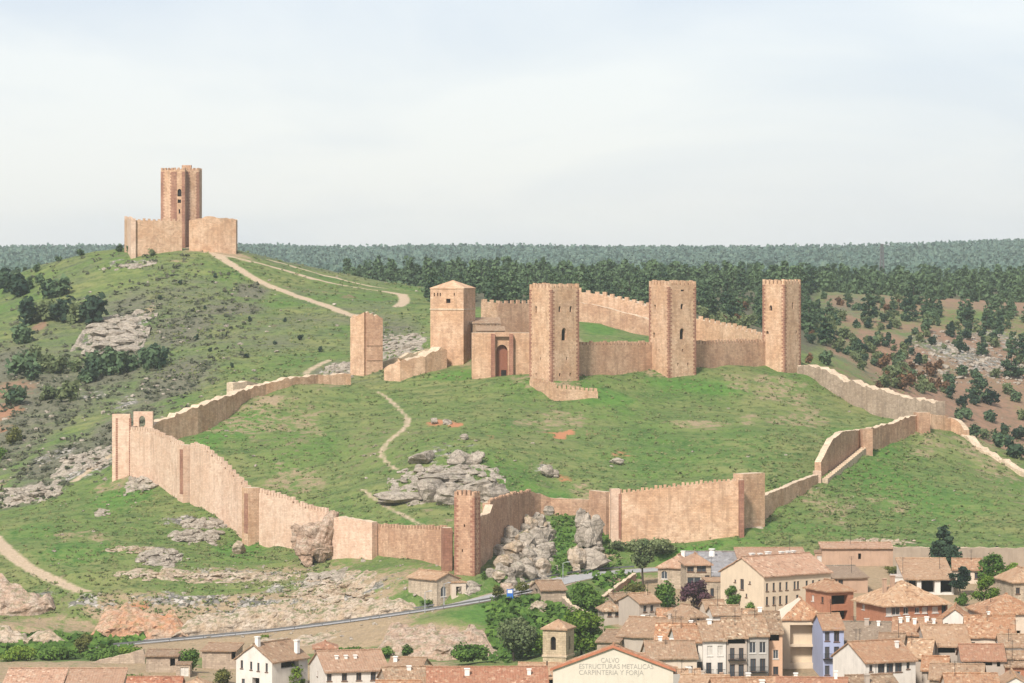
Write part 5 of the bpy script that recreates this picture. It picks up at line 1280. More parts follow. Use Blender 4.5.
    curtain('garden_wall', 'stone retaining wall sloping down between garden trees on the right', [(961, 712, 574), (980, 711, 578), (999, 710, 583)], 1.0, 0.1, None, PLASTER['stone'], CAP, front_base=5, cat='stone wall', seed=43)
    curtain('lane_wall', 'low stone lane wall running downhill from the shed under the road', [(562, 700, 597), (572, 690, 606), (584, 682, 612), (600, 676, 619)], 0.8, 0.2, None, PLASTER['rubble'], CAP, seed=45)
    curtain('lane_wall', 'tan lane wall climbing to the road between shrubs left of the villa', [(604, 700, 597), (615, 712, 588), (628, 722, 579), (636, 729, 573)], 0.8, 0.15, None, PLASTER['adobe'], CAP, seed=46)
    # more of the crowded rows
    H('small house with a dull brown roof squeezed behind the salmon house', 748, 780, 625, 5.0, -8, 9, 'gable_x', 2.0, 'warm', 'brown', {'front': row(3, 1.4, .7, 1.0, 'w')}, chim=chimneys(1, 51))
    H('tumbledown lean-to with a brown roof at the left end of the patched long house', 597, 619, 641, 3.6, -16, 7, 'shed', 1.2, 'rubble', 'brown', {'front': [(.5, 1.3, .8, .9, 'o')]}, name='lean_to', cat='shed')
    H('low house with a faded pink roof wedged between warehouse verge and brown roofed house', 640, 676, 666, 4.5, 3, 8, 'gable_x', 1.7, 'pale', 'pink', {'front': row(2, 1.4, .8, 1.0, 'w')}, chim=chimneys(1, 52))
    H('small house with a dark weathered roof between grey lichen roof and white chimneys', 878, 902, 646, 4.2, -12, 8, 'gable_x', 1.8, 'warm', 'brown', {'front': [(.5, 1.2, .8, 1.0, 'w')]}, chim=chimneys(1, 53))
    H('narrow house with an ochre roof, right of the low red tiled house', 1001, 1024, 657, 4.5, -6, 7, 'gable_x', 1.5, 'pale', 'tan', {'front': [(.4, 1.3, .8, 1.1, 'w')]})
    H('little pale house with a tan roof under the villa terrace', 706, 726, 608, 3.4, 8, 6, 'gable_x', 1.2, 'pale', 'tan', {'front': row(2, 1.2, .7, 1.0, 'w')})
    H('shed with a rusty red roof, right of the open cream building under the blue house', 846, 866, 655, 3.4, -8, 6, 'shed', 1.0, 'rubble', 'red', {}, name='shed', cat='shed')
    rg = random.Random(9)
    for root, a, d, h in HOUSES:
        px = 512 + root.location.x * F / root.location.y
        if px < 590 or rg.random() < .35: continue
        ro = [c for c in root.children if c.name.startswith('roof')]
        if not ro: continue
        X, Yc = rg.uniform(-.35, .35) * a, rg.uniform(.3, .6) * d
        m = MB(); z0 = h + .5; z1 = h + rg.uniform(3.4, 4.8)
        m.tube((X, Yc, z0), (X, Yc, z1), .045, .035, 5)
        for q in range(3): m.tube((X - .5 + .1 * q, Yc, z1 - .15 - .22 * q), (X + .5 - .1 * q, Yc, z1 - .15 - .22 * q), .025, .025, 4)
        m.build('aerial', [IRON], ro[0])
VERGE = mat_plain('terracotta verge', (0.47, 0.18, 0.10), .9, .3, 1.5)
LETTER = mat_plain('faded grey lettering', (0.40, 0.36, 0.31), 0.9, 0.3, 3.0)
town()
# ================================================================== roads, rocks, plants, small things
def mat_asphalt():
    t = NT('asphalt'); P = t.pos()
    c = t.mix(t.ramp(t.noise(P, 0.8, 5), [(0.35, 0), (0.7, 1)]), (0.27, 0.265, 0.26), (0.35, 0.34, 0.33))
    return t.out(c, 0.85)
ASPHALT = mat_asphalt()
DIRT = mat_plain('road shoulder', (0.33, 0.26, 0.18), 1.0, 0.35, 0.6)
LINE = mat_plain('road paint', (0.62, 0.60, 0.56), 0.8)
ROCK_GREY = mat_rock('grey rock', (0.28, 0.235, 0.185), (0.39, 0.335, 0.27), (0.16, 0.132, 0.105))
ROCK_TAN = mat_rock('tan rock', (0.36, 0.265, 0.175), (0.44, 0.365, 0.285), (0.25, 0.185, 0.13), .3, .8)
ROCK_RED = mat_rock('red earth cliff', (0.42, 0.20, 0.105), (0.42, 0.315, 0.225), (0.33, 0.235, 0.165), .2, .5)
ROCK_BROWN = mat_rock('brown crag', (0.36, 0.24, 0.165), (0.42, 0.335, 0.26), (0.24, 0.16, 0.11), .35, .6)
BARK = mat_plain('bark', (0.085, 0.065, 0.05), 0.95, 0.4)
LEAF = {
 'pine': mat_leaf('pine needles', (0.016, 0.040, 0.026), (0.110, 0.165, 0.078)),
 'far': mat_leaf('haze tinted pine needles', (0.085, 0.140, 0.112), (0.165, 0.225, 0.160)),  # paler, bluer than the near pines: distance haze put into the leaf colour
 'fir': mat_leaf('fir needles', (0.014, 0.032, 0.022), (0.055, 0.090, 0.050)),
 'broad': mat_leaf('broad leaves', (0.028, 0.070, 0.014), (0.125, 0.210, 0.042)),
 'bright': mat_leaf('bright leaves', (0.060, 0.120, 0.016), (0.180, 0.270, 0.045), (0.20, 0.20, 0.03)),
 'grey': mat_leaf('greyish leaves', (0.060, 0.090, 0.036), (0.180, 0.210, 0.095)),
 'purple': mat_leaf('purple leaves', (0.040, 0.018, 0.026), (0.120, 0.060, 0.075)),
 'rust': mat_leaf('rusty leaves', (0.080, 0.040, 0.020), (0.190, 0.105, 0.055)),
 'olive': mat_leaf('olive leaves', (0.050, 0.062, 0.018), (0.135, 0.145, 0.045), (0.22, 0.19, 0.04)),
 'grass': mat_leaf('grass blades', (0.080, 0.125, 0.036), (0.190, 0.215, 0.085), (0.26, 0.23, 0.11)),
 'scrub': mat_leaf('scrub twigs', (0.050, 0.060, 0.034), (0.145, 0.140, 0.090)),
}
def quads_object(name, C, N, Sx, Sy, tone, mat, parent=None, ob=True):
    """C centres, N normals, sizes, tone(2) -> one mesh of leaf faces"""
    n = len(C)
    N = N / (np.linalg.norm(N, axis=1, keepdims=True) + 1e-9)
    ref = np.where(np.abs(N[:, 2:3]) > .9, np.array([[1., 0, 0]]), np.array([[0, 0, 1.]]))
    U = np.cross(ref, N); U /= np.linalg.norm(U, axis=1, keepdims=True) + 1e-9
    V = np.cross(N, U)
    a = RNG.uniform(0, 6.28, n)[:, None]
    U2 = U * np.cos(a) + V * np.sin(a); V2 = -U * np.sin(a) + V * np.cos(a)
    U2 *= np.asarray(Sx).reshape(-1, 1); V2 *= np.asarray(Sy).reshape(-1, 1)
    v = np.stack([C - U2 - V2 * .6, C + U2 * .7 - V2, C + U2 + V2 * .5, C - U2 * .6 + V2], 1).reshape(-1, 3)
    me = bpy.data.meshes.new(name)
    me.vertices.add(4 * n); me.vertices.foreach_set('co', v.astype(np.float32).ravel())
    me.loops.add(4 * n); me.loops.foreach_set('vertex_index', np.arange(4 * n, dtype=np.int32))
    me.polygons.add(n); me.polygons.foreach_set('loop_start', np.arange(0, 4 * n, 4, dtype=np.int32))
    me.update(calc_edges=True)
    at = me.color_attributes.new('tone', 'FLOAT_COLOR', 'POINT')
    c = np.ones((4 * n, 4), np.float32); c[:, 0] = np.repeat(tone[:, 0], 4); c[:, 1] = np.repeat(tone[:, 1], 4)
    at.data.foreach_set('color', c.ravel())
    me.materials.append(mat)
    if not ob: return me
    o = bpy.data.objects.new(name, me); COL.objects.link(o)
    if parent: o.parent = parent
    return o
def lobes_leaves(lobes, n, leaf, rng, flat=0.0):
    vol = np.array([l[1][0] * l[1][1] * l[1][2] for l in lobes]) ** 0.67
    cnt = np.maximum(6, (n * vol / vol.sum()).astype(int)); C = []; N = []; T = []
    for (c, r, tn), k in zip(lobes, cnt):
        d = rng.normal(size=(k, 3)); d /= np.linalg.norm(d, axis=1, keepdims=True)
        rad = rng.random(k) ** 0.45 * (0.8 + .35 * rng.random(k) + .35 * rng.random(k) ** 5)
        C.append(np.array(c) + d * rad[:, None] * np.array(r))
        N.append(d * 0.8 + rng.normal(size=(k, 3)) * 0.55 + np.array([0, 0, .25]))
        T.append(np.stack([np.clip(tn + rng.normal(size=k) * .2, 0, 1), np.clip(rng.normal(size=k) * .35 + (tn - .5) * .8, 0, 1)], 1))
    C = np.concatenate(C); m = len(C)
    return C, np.concatenate(N), leaf * rng.uniform(.6, 1.3, m), leaf * rng.uniform(.5, 1.0, m), np.concatenate(T)
def crown_broad(h, w, rng, n=1800, leaf=.28, base=.22):
    lobes = []
    for i in range(rng.integers(13, 18)):
        a = rng.uniform(0, 6.28); zf = rng.uniform(0, 1); rr = w * .5 * (0.72 * math.sqrt(max(0.05, 1 - (zf * 1.7 - .75) ** 2))) * rng.uniform(.45, 1.05)
        s = w * rng.uniform(.13, .24)
        lobes.append(((rr * math.cos(a), rr * math.sin(a), h * (base + .1 + (0.82 - base) * zf)), (s, s, s * rng.uniform(.6, .9)), rng.uniform(.1, .9)))
    return lobes_leaves(lobes, n, leaf, rng)
def crown_pine(h, w, rng, n=420, leaf=.5, base=.12, pointed=.75):
    lobes = []; L = 9 if n < 4000 else 15
    for i in range(L):
        zf = i / (L - 1); r = w * .5 * (1 - zf * pointed) * rng.uniform(.75, 1.15) * (0.75 if i == 0 else 1)
        for k in range(4 if zf < .6 else 2):
            a = rng.uniform(0, 6.28); s = r * rng.uniform(.42, .6)
            lobes.append(((r * .55 * math.cos(a), r * .55 * math.sin(a), h * (base + (0.96 - base) * zf) + rng.uniform(-.03, .03) * h), (s, s, h * .065), rng.uniform(.1, .9)))
    return lobes_leaves(lobes, n, leaf, rng)
def trunk_mb(h, r, rng, limbs=5, spread=1.5):
    m = MB(); lean = Vector((rng.uniform(-.05, .05) * h, rng.uniform(-.05, .05) * h, 0))
    p0 = Vector((0, 0, -.6)); p1 = Vector((0, 0, h * .35)) + lean * .5; p2 = Vector((0, 0, h * .8)) + lean
    m.tube(p0, p1, r, r * .7, 7); m.tube(p1, p2, r * .7, r * .2, 6)
    for i in range(limbs):
        f = rng.uniform(.3, .75); q = p0.lerp(p2, f); a = rng.uniform(0, 6.28)
        m.tube(q, q + Vector((math.cos(a) * spread, math.sin(a) * spread, h * .18)), r * .35, r * .08, 5)
    return m
_seed = [100]
def tree(label, px, base, wpx, hpx, kind='broad', form='broad', n=1800, leaf=None, name='broadleaf_tree', cat='tree', group=None, base_f=.2, pointed=.75, drop=0, y0=480):
    p = hit(px, base, 0, y0)
    k = p.y / F; w = wpx * k; h = hpx * k
    _seed[0] += 1; rng = np.random.default_rng(_seed[0])
    r = thing(name, label, cat, p, rng.uniform(0, 6.28), group)
    leaf = leaf or max(.15, .022 * max(w, h) + .07); n = int(n * 1.9)
    q = crown_broad(h, w, rng, n, leaf, base_f) if form == 'broad' else crown_pine(h, w, rng, n, leaf, base_f, pointed)
    trunk_mb(h, max(.1, h * .028), rng, 5 if form == 'broad' else 0, w * .25).build('trunk', [BARK], r)
    quads_object('crown', *q, LEAF[kind], r)
    return r
def bush_shape(h, w, rng, n, leaf):
    lobes = []
    for i in range(rng.integers(6, 10)):
        a = rng.uniform(0, 6.28); rr = w * .3 * rng.random(); s = w * rng.uniform(.17, .28)
        lobes.append(((rr * math.cos(a), rr * math.sin(a), h * rng.uniform(.2, .72)), (s, s, h * rng.uniform(.22, .34)), rng.uniform(.1, .9)))
    return lobes_leaves(lobes, n, leaf, rng)
def bush(label, px, base, wpx, hpx, kind='broad', n=700, leaf=None, name='bush', cat='bush', group=None):
    p = hit(px, base); k = p.y / F; w = wpx * k; h = hpx * k
    _seed[0] += 1; rng = np.random.default_rng(_seed[0])
    leaf = leaf or max(.13, .024 * max(w, h) + .07); n = int(n * 1.7)
    me = quads_object(name, *bush_shape(h, w, rng, n, leaf), LEAF[kind], None, False)
    o = bpy.data.objects.new(name, me); COL.objects.link(o); o.location = p
    return tag(o, label, cat, group)

# ---------------------------------------------------------------- rocks
def rock_into(m, c, r, seed, sub=3, ang=.55, mi=0, rot=None):
    bm = bmesh.new(); bmesh.ops.create_icosphere(bm, subdivisions=sub, radius=1.0)
    rng = random.Random(seed); off = Vector((rng.uniform(-50, 50), rng.uniform(-50, 50), rng.uniform(-50, 50)))
    planes = []
    for i in range(9):
        d = Vector((rng.gauss(0, 1), rng.gauss(0, 1), rng.gauss(0, 1))).normalized(); planes.append((d, rng.uniform(.42, .80)))
    Rm = Matrix.Rotation(rng.uniform(0, 6.28), 3, 'Z') @ Matrix.Rotation(rng.uniform(-.35, .35), 3, 'X')
    idx = {}
    for v in bm.verts:
        p = v.co.copy()
        for d, t in planes:                      # chop to blocky faces
            e = p.dot(d) - t
            if e > 0: p -= d * e * .96
        lz = p.z * 4.2 + off.x; p.z += .085 * (lz - math.floor(lz) - .5); sh = 1 + .07 * math.sin(math.floor(lz) * 2.4 + off.y); p.x *= sh; p.y *= sh
        p += p.normalized() * (0.11 * mnoise.noise(p * 2.2 + off) + .06 * mnoise.noise(p * 5.5 + off))
        q = Rm @ Vector((p.x * r[0], p.y * r[1], p.z * r[2])) * 1.28 + Vector(c)
        idx[v] = q
    for f in bm.faces: m.face([idx[v] for v in f.verts], mi, [(0, 0)] * len(f.verts))
    bm.free()
def boulder(label, px, base, wpx, hpx, mat=None, dpx=None, seed=None, group=None, name='boulder', cat='boulder', y0=480, sink=.25):
    p = hit(px, base, 0, y0); k = p.y / F
    w, h = wpx * k / 2, hpx * k / 2
    _seed[0] += 1
    m = MB(); rock_into(m, (0, 0, h * (1 - sink)), (w * 1.12, (w + h) * .55, h * 1.15), seed or _seed[0], 3)
    o = m.build(name, [mat or ROCK_GREY], None, False, True); o.location = p
    return tag(o, label, cat, group)
def composite(name, label, cat, blocks, mat, seed=1):
    c = hit(blocks[0][0], blocks[0][1]); k = c.y / F; m = MB()
    for i, (px, b, w, h) in enumerate(blocks):
        z = -(b - blocks[0][1]) * k; W, H = w * k / 2, h * k / 2
        rock_into(m, ((px - blocks[0][0]) * k, -.5 + .4 * (i % 3), z + H * .9), (W, min(W, H) * .75, H * 1.05), seed * 100 + i, 4)
    o = m.build(name, [mat], None, False, True); o.location = c
    return tag(o, label, cat)
def outcrop(label, px, py, rx, ry, n, smin, smax, mat=None, flat=.55, seed=1, name='rock_outcrop'):
    """rocks breaking through the turf as one ledge"""
    rng = random.Random(seed); c = hit(px, py); m = MB()
    for i in range(n):
        a = rng.uniform(0, 6.28); t = math.sqrt(rng.random())
        q = hit(px + math.cos(a) * rx * t, py + math.sin(a) * ry * t)
        if q is None or abs(q.y - c.y) > 60: continue
        s = rng.uniform(smin, smax) * (1.1 - .5 * t)
        rock_into(m, (q.x - c.x, q.y - c.y, q.z - c.z + s * flat * .25), (s * rng.uniform(.9, 1.5), s * rng.uniform(.7, 1.1), s * flat * rng.uniform(.7, 1.2)), rng.randrange(10 ** 6), 2)
    V = np.array(m.v); x0, x1 = V[:, 0].min(), V[:, 0].max(); y0, y1 = V[:, 1].min(), V[:, 1].max(); N_ = 26
    def bp_(i, j):
        X, Y = x0 + (x1 - x0) * i / N_, y0 + (y1 - y0) * j / N_
        e = ((2 * i / N_ - 1) ** 2 + (2 * j / N_ - 1) ** 2)
        return Vector((X, Y, gz(X + c.x, Y + c.y) - c.z + .16 + .5 * smax * mnoise.noise((X * .5, Y * .3, seed)) - .45 * max(0, e - .5)))
    for i in range(N_):
        for j in range(N_): m.face([bp_(i, j), bp_(i + 1, j), bp_(i + 1, j + 1), bp_(i, j + 1)], 0, [(0, 0)] * 4)
    o = m.build(name, [mat or ROCK_GREY], None, False, True); o.location = c
    return tag(o, label, 'rocks')
def cliff(label, top, bot, mat, amp=1.6, seed=0, name='rock_cliff'):
    """a rock face between a top edge and a foot, both given as (x, row, distance)"""
    T = [W3(*p) for p in top]; B = [W3(*p) for p in bot]
    def at(P, f):
        x = f * (len(P) - 1); i = min(int(x), len(P) - 2); return P[i].lerp(P[i + 1], x - i)
    L = sum((b - a).length for a, b in zip(T, T[1:])); nu = max(8, int(L / .55)); nv = 12
    c = at(B, .5); G = []
    for i in range(nu + 1):
        f = i / nu; row = []
        a, b = at(B, f), at(T, f)
        tap = min(1, 7 * min(f, 1 - f) + .04) * (.85 + .45 * mnoise.noise((f * L * .12, seed * 3.1, 0)) + .2 * mnoise.noise((f * L * .5, seed, 1))); b = a.lerp(b, max(.05, tap))
        for j in range(nv + 4):
            if j <= nv:
                g = j / nv; p = a.lerp(b, g); prof = math.sin(g * math.pi) * .5
                p.y -= prof * 2.6 * amp + 1.2
                q = p * .42 + Vector((seed * 9, 0, 0))
                cell = mnoise.voronoi(Vector((p.x * .30 + seed, p.y * .2, p.z * .42)))[0]
                dsp = amp * (.8 * mnoise.noise(q) + .45 * mnoise.noise(q * 2.7)) + amp * .9 * (min(cell[1] - cell[0], .6) - .3)
                e = min(1, 4 * min(f, 1 - f) + .15)
                p.y -= dsp * e * (0.35 + .65 * math.sin(min(1, g * 1.1) * math.pi))
                p.z += (.35 * amp * mnoise.noise(q * 1.6 + Vector((3, 3, 3)))) * g
                if j == 0: p.z -= 2.0
            else:
                t_ = (j - nv); p = G_prev.copy() + Vector((0, 3.0 * t_, -.3 * t_ * t_))
                p.z = min(p.z, gz(p.x, p.y) + .6) if t_ == 1 else gz(p.x, p.y) - .5 * (t_ - 1)
            if j == nv: G_prev = p.copy()
            row.append(p - c)
        G.append(row)
    m = MB()
    for i in range(nu):
        for j in range(nv + 3):
            m.face([G[i][j], G[i + 1][j], G[i + 1][j + 1], G[i][j + 1]], 0, [(0, 0)] * 4)
    o = m.build(name, [mat], None, False, True); o.location = c
    return tag(o, label, 'cliff')

def rocks():
    grp = 'grey boulders heaped under the curved wall'
    for i, (px, b, w, h) in enumerate([(508,520,16,14),(517,508,14,12),(526,514,15,13),(537,512,12,12),(520,525,14,13),(531,530,14,14),(541,527,13,13),(509,540,15,16),(523,544,14,14),(536,545,13,15),(546,541,9,12),(514,558,16,17),(528,560,14,15),(541,558,13,14),(504,570,15,16),(517,576,14,14),(530,577,14,13),(543,573,12,14),(551,556,8,11),(500,556,10,12),(498,582,13,10),(510,588,12,10),(547,584,10,9),(534,590,11,8),(490,577,9,8)]):
        boulder('grey boulder in the heap below the curved reddish wall', px, b, w, h, [ROCK_GREY, ROCK_GREY, ROCK_TAN][i % 3], group=grp)
    rg = random.Random(41)
    for i in range(34):
        f = rg.random(); boulder('grey boulder in the heap below the curved reddish wall', 503 + rg.uniform(-6, 46) * (1 - .1 * f), 505 + 84 * f, rg.uniform(5, 11), rg.uniform(5, 11), [ROCK_GREY, ROCK_TAN][i % 2], group=grp)
    outcrop('mass of grey bedrock behind the heaped boulders, right of the near square tower', 525, 548, 26, 34, 70, .8, 2.2, ROCK_GREY, .8, seed=51)
    boulder('reddish brown boulder standing beside the blue road sign', 506, 594, 11, 13, ROCK_BROWN)
    composite('fallen_masonry', 'tall leaning mass of grey ruined masonry in front of the broken stump', 'ruin', [(587, 550, 20, 34), (595, 546, 16, 30), (582, 528, 13, 18), (592, 556, 18, 16), (598, 530, 12, 16)], ROCK_GREY)
    boulder('big round tan boulder, left of two under the leaning masonry', 578, 568, 16, 20, ROCK_TAN)
    boulder('big round grey boulder, right of two under the leaning masonry', 594, 571, 22, 22, ROCK_GREY)
    boulder('small pale boulder at the roadside below the leaning masonry', 576, 573, 9, 9, ROCK_TAN)
    boulder('pale rock jutting from green bank below the road, near the stone shed', 536, 612, 16, 13, ROCK_TAN)
    composite('ruined_masonry', 'brown mass of broken tower core against the pale crenellated wall', 'ruin', [(306, 563, 36, 30), (322, 564, 38, 30), (314, 556, 32, 40), (326, 560, 24, 46), (302, 548, 20, 26), (318, 563, 34, 18), (329, 548, 18, 30)], ROCK_BROWN, 11)
    boulder('squat pale boulder at the foot of the second reddish buttress', 239, 554, 12, 12, ROCK_TAN)
    # meadow outcrop: slabs
    slabs = [(408,500,46,12,'broad flat slab at the left end of the meadow outcrop'),(432,500,30,24,'big pale slab in the middle of the meadow outcrop'),(452,503,26,20,'dark cleft block of the meadow outcrop, above the near square tower'),(470,497,34,22,'rounded grey block of the meadow outcrop, right of the cleft block'),(492,500,26,22,'rough block at the right end of the meadow outcrop'),(424,463,22,17,'tall grey rock, left one of a pair uphill of the outcrop'),(462,464,22,19,'tall grey rock, right one of a pair uphill of the outcrop'),(478,463,8,14,'slim pale rock beside the right tall rock'),(440,480,50,9,'long low ledge between the tall rocks and the slabs'),(418,472,14,8,'small block under the left tall rock'),(464,439,8,5,'small pale stone above the right tall rock'),(547,476,13,10,'lone grey rock in the meadow right of the outcrop'),(556,477,8,7,'small grey rock beside the lone meadow rock'),(616,464,14,6,'flat grey rock in the right of the meadow'),(434,424,8,6,'small stone by the bare red earth on the meadow path'),(447,424,9,5,'dark stone on the bare red earth of the meadow path')]
    for px, b, w, h, lb in slabs: boulder(lb, px, b, w, h * (.82 if w > 20 else 1), ROCK_GREY, name='rock_slab' if h < 13 else 'boulder', cat='rock', sink=.35)
    outcrop('scatter of low grey rocks round the meadow outcrop', 445, 484, 64, 21, 46, .5, 1.9, flat=.42, seed=3)
    outcrop('pale cracked slab of bare rock on the far left hillside', 118, 335, 28, 18, 70, 1.6, 4.0, ROCK_GREY, .4, seed=4)
    outcrop('grey stones along the gully at the left edge', 30, 495, 30, 8, 46, .6, 1.8, ROCK_GREY, .5, seed=5)
    outcrop('rock band on the scrub slope left of the far left corner tower', 84, 462, 26, 8, 40, .6, 1.8, ROCK_GREY, .5, seed=6)
    outcrop('rocks under the far left corner tower', 145, 482, 15, 8, 34, .6, 1.7, ROCK_GREY, .6, seed=7)
    outcrop('upper rock ledge on the green slope below the stepped wall', 205, 525, 28, 4, 44, .6, 1.6, ROCK_GREY, .6, seed=8)
    outcrop('lower rock ledge on the green slope below the stepped wall', 200, 538, 30, 5, 52, .6, 1.8, ROCK_GREY, .6, seed=9)
    outcrop('mound of broken grey rock in the near left meadow', 158, 558, 22, 9, 60, .5, 1.4, ROCK_GREY, .6, seed=10)
    outcrop('pale flat stones in the near left meadow, left of the rock mound', 130, 550, 22, 4, 22, .4, 1.1, ROCK_TAN, .4, seed=11)
    outcrop('little white rocks in the middle of the near left meadow', 103, 513, 8, 3, 8, .5, 1.2, ROCK_GREY, .4, seed=12)
    outcrop('rock strip above the long road cut', 210, 577, 95, 4, 80, .4, 1.2, ROCK_TAN, .5, seed=13)
    outcrop('rocks on the bank between road cut and pale wall', 330, 592, 50, 14, 70, .4, 1.2, ROCK_TAN, .5, seed=14)
    outcrop('rock slab and stones on the bank under the brown crag', 325, 580, 22, 6, 24, .6, 1.6, ROCK_GREY, .5, seed=15)
    outcrop('grey rocks left of the hip roofed tower', 405, 345, 22, 12, 60, .7, 1.8, ROCK_GREY, .5, seed=16)
    outcrop('rocks at the foot of the lone ruined tower', 342, 370, 16, 8, 34, .6, 1.6, ROCK_GREY, .5, seed=17)
    outcrop('pale stone line below the hilltop enclosure', 136, 266, 18, 1.6, 18, .6, 1.3, ROCK_GREY, .4, seed=18)
    outcrop('boulders around the tiled shed above the road', 465, 590, 16, 8, 20, .4, 1.0, ROCK_GREY, .6, seed=19)
    outcrop('crumbled rubble at the foot of the left outer wall tower', 752, 525, 14, 3, 14, .4, 1.0, ROCK_TAN, .5, seed=20)
    outcrop('bare earth and stones above the adobe walled house', 880, 542, 40, 3, 30, .4, .9, ROCK_TAN, .4, seed=21)
    # road cut
    cliff('red and tan earth cliff of the road cut, left of centre', [(92,606,724),(118,602,724),(140,600,724),(165,604,723),(188,607,722)], [(90,636,716),(118,638,714),(140,638,713.5),(165,637,713.5),(190,636,714)], ROCK_RED, 1.7, 1)
    cliff('pale crumbling cliff of the road cut below the brown crag', [(172,607,722),(210,604,722),(255,602,721),(285,600,721),(320,606,719)], [(172,636,714),(210,633,714.5),(255,630,714.5),(285,628,714.5),(322,625,714.5)], ROCK_TAN, 1.5, 2)
    cliff('tan rocky bank above the road, left of the roadside shed', [(300,606,719),(340,599,719),(370,595,718),(398,597,715),(428,604,712)], [(300,626,714),(340,622,713),(372,618,711),(400,613,710),(430,609,709)], ROCK_TAN, 1.2, 3)
    cliff('reddish earth cliff at the left edge above the green gully', [(-20,580,735),(10,578,735),(30,580,734),(48,584,733),(58,592,732)], [(-20,615,727),(10,616,726),(30,615,726),(46,611,728),(56,608,730)], ROCK_BROWN, 1.5, 4)
    cliff('low pale rock face by the road at the left edge', [(-20,628,711),(8,627,711),(22,630,711),(28,632,711),(45,627,711),(70,630,711)], [(-20,644,709),(8,645,708),(22,645,708),(28,645,708),(45,644,708),(68,643,708)], ROCK_TAN, 1.0, 5)
    cliff('brown rock bluff under the road, above the red roofed cabin', [(376,622,688),(400,617,686),(425,614,685),(450,613,684),(475,614,683),(498,620,682)], [(374,652,675),(400,656,671),(425,660,668),(450,661,666),(475,660,666),(500,655,668)], ROCK_BROWN, 2.0, 6)
    cliff('sandy bank under the road above the long white house', [(236,636,700),(300,632,700),(350,628,699),(392,622,698)], [(250,648,695),(300,647,692),(350,647,690),(388,644,690)], ROCK_TAN, .7, 7)
    # countless stones
    V = MB(); rng = random.Random(77)
    zones = [((0,500,200,640), 300, .15, .5), ((0,360,260,500), 420, .25, .8), ((80,260,420,360), 200, .3, .8), ((360,430,520,500), 120, .2, .5), ((200,560,450,620), 420, .15, .55), ((900,325,1024,385), 420, .4, 1.3), ((780,380,1020,540), 110, .15, .45), ((520,400,780,480), 60, .15, .4), ((100,600,420,640), 200, .15, .5), ((490,560,560,620), 60, .2, .5)]
    for (x0, y0, x1, y1), n, s0, s1 in zones:
        for i in range(n):
            q = hit(rng.uniform(x0, x1), rng.uniform(y0, y1))
            if q is None: continue
            ii = min(max(np.searchsorted(GX, q.x) - 1, 0), len(GX) - 2); jj = min(max(np.searchsorted(GY, q.y) - 1, 0), len(GY) - 2)
            wgt = MASK['rock'][jj, ii] + .6 * MASK['scrub'][jj, ii] + .5 * MASK['dry'][jj, ii] + .12
            if rng.random() > wgt: continue
            s = rng.uniform(s0, s1) * (rng.random() ** 1.5 * .8 + .5)
            rock_into(V, (q.x, q.y, q.z + s * .1), (s * rng.uniform(.8, 1.5), s, s * rng.uniform(.4, .8)), rng.randrange(10 ** 6), 1)
    o = V.build('scattered_stones', [ROCK_GREY], None, False, False); o['kind'] = 'stuff'

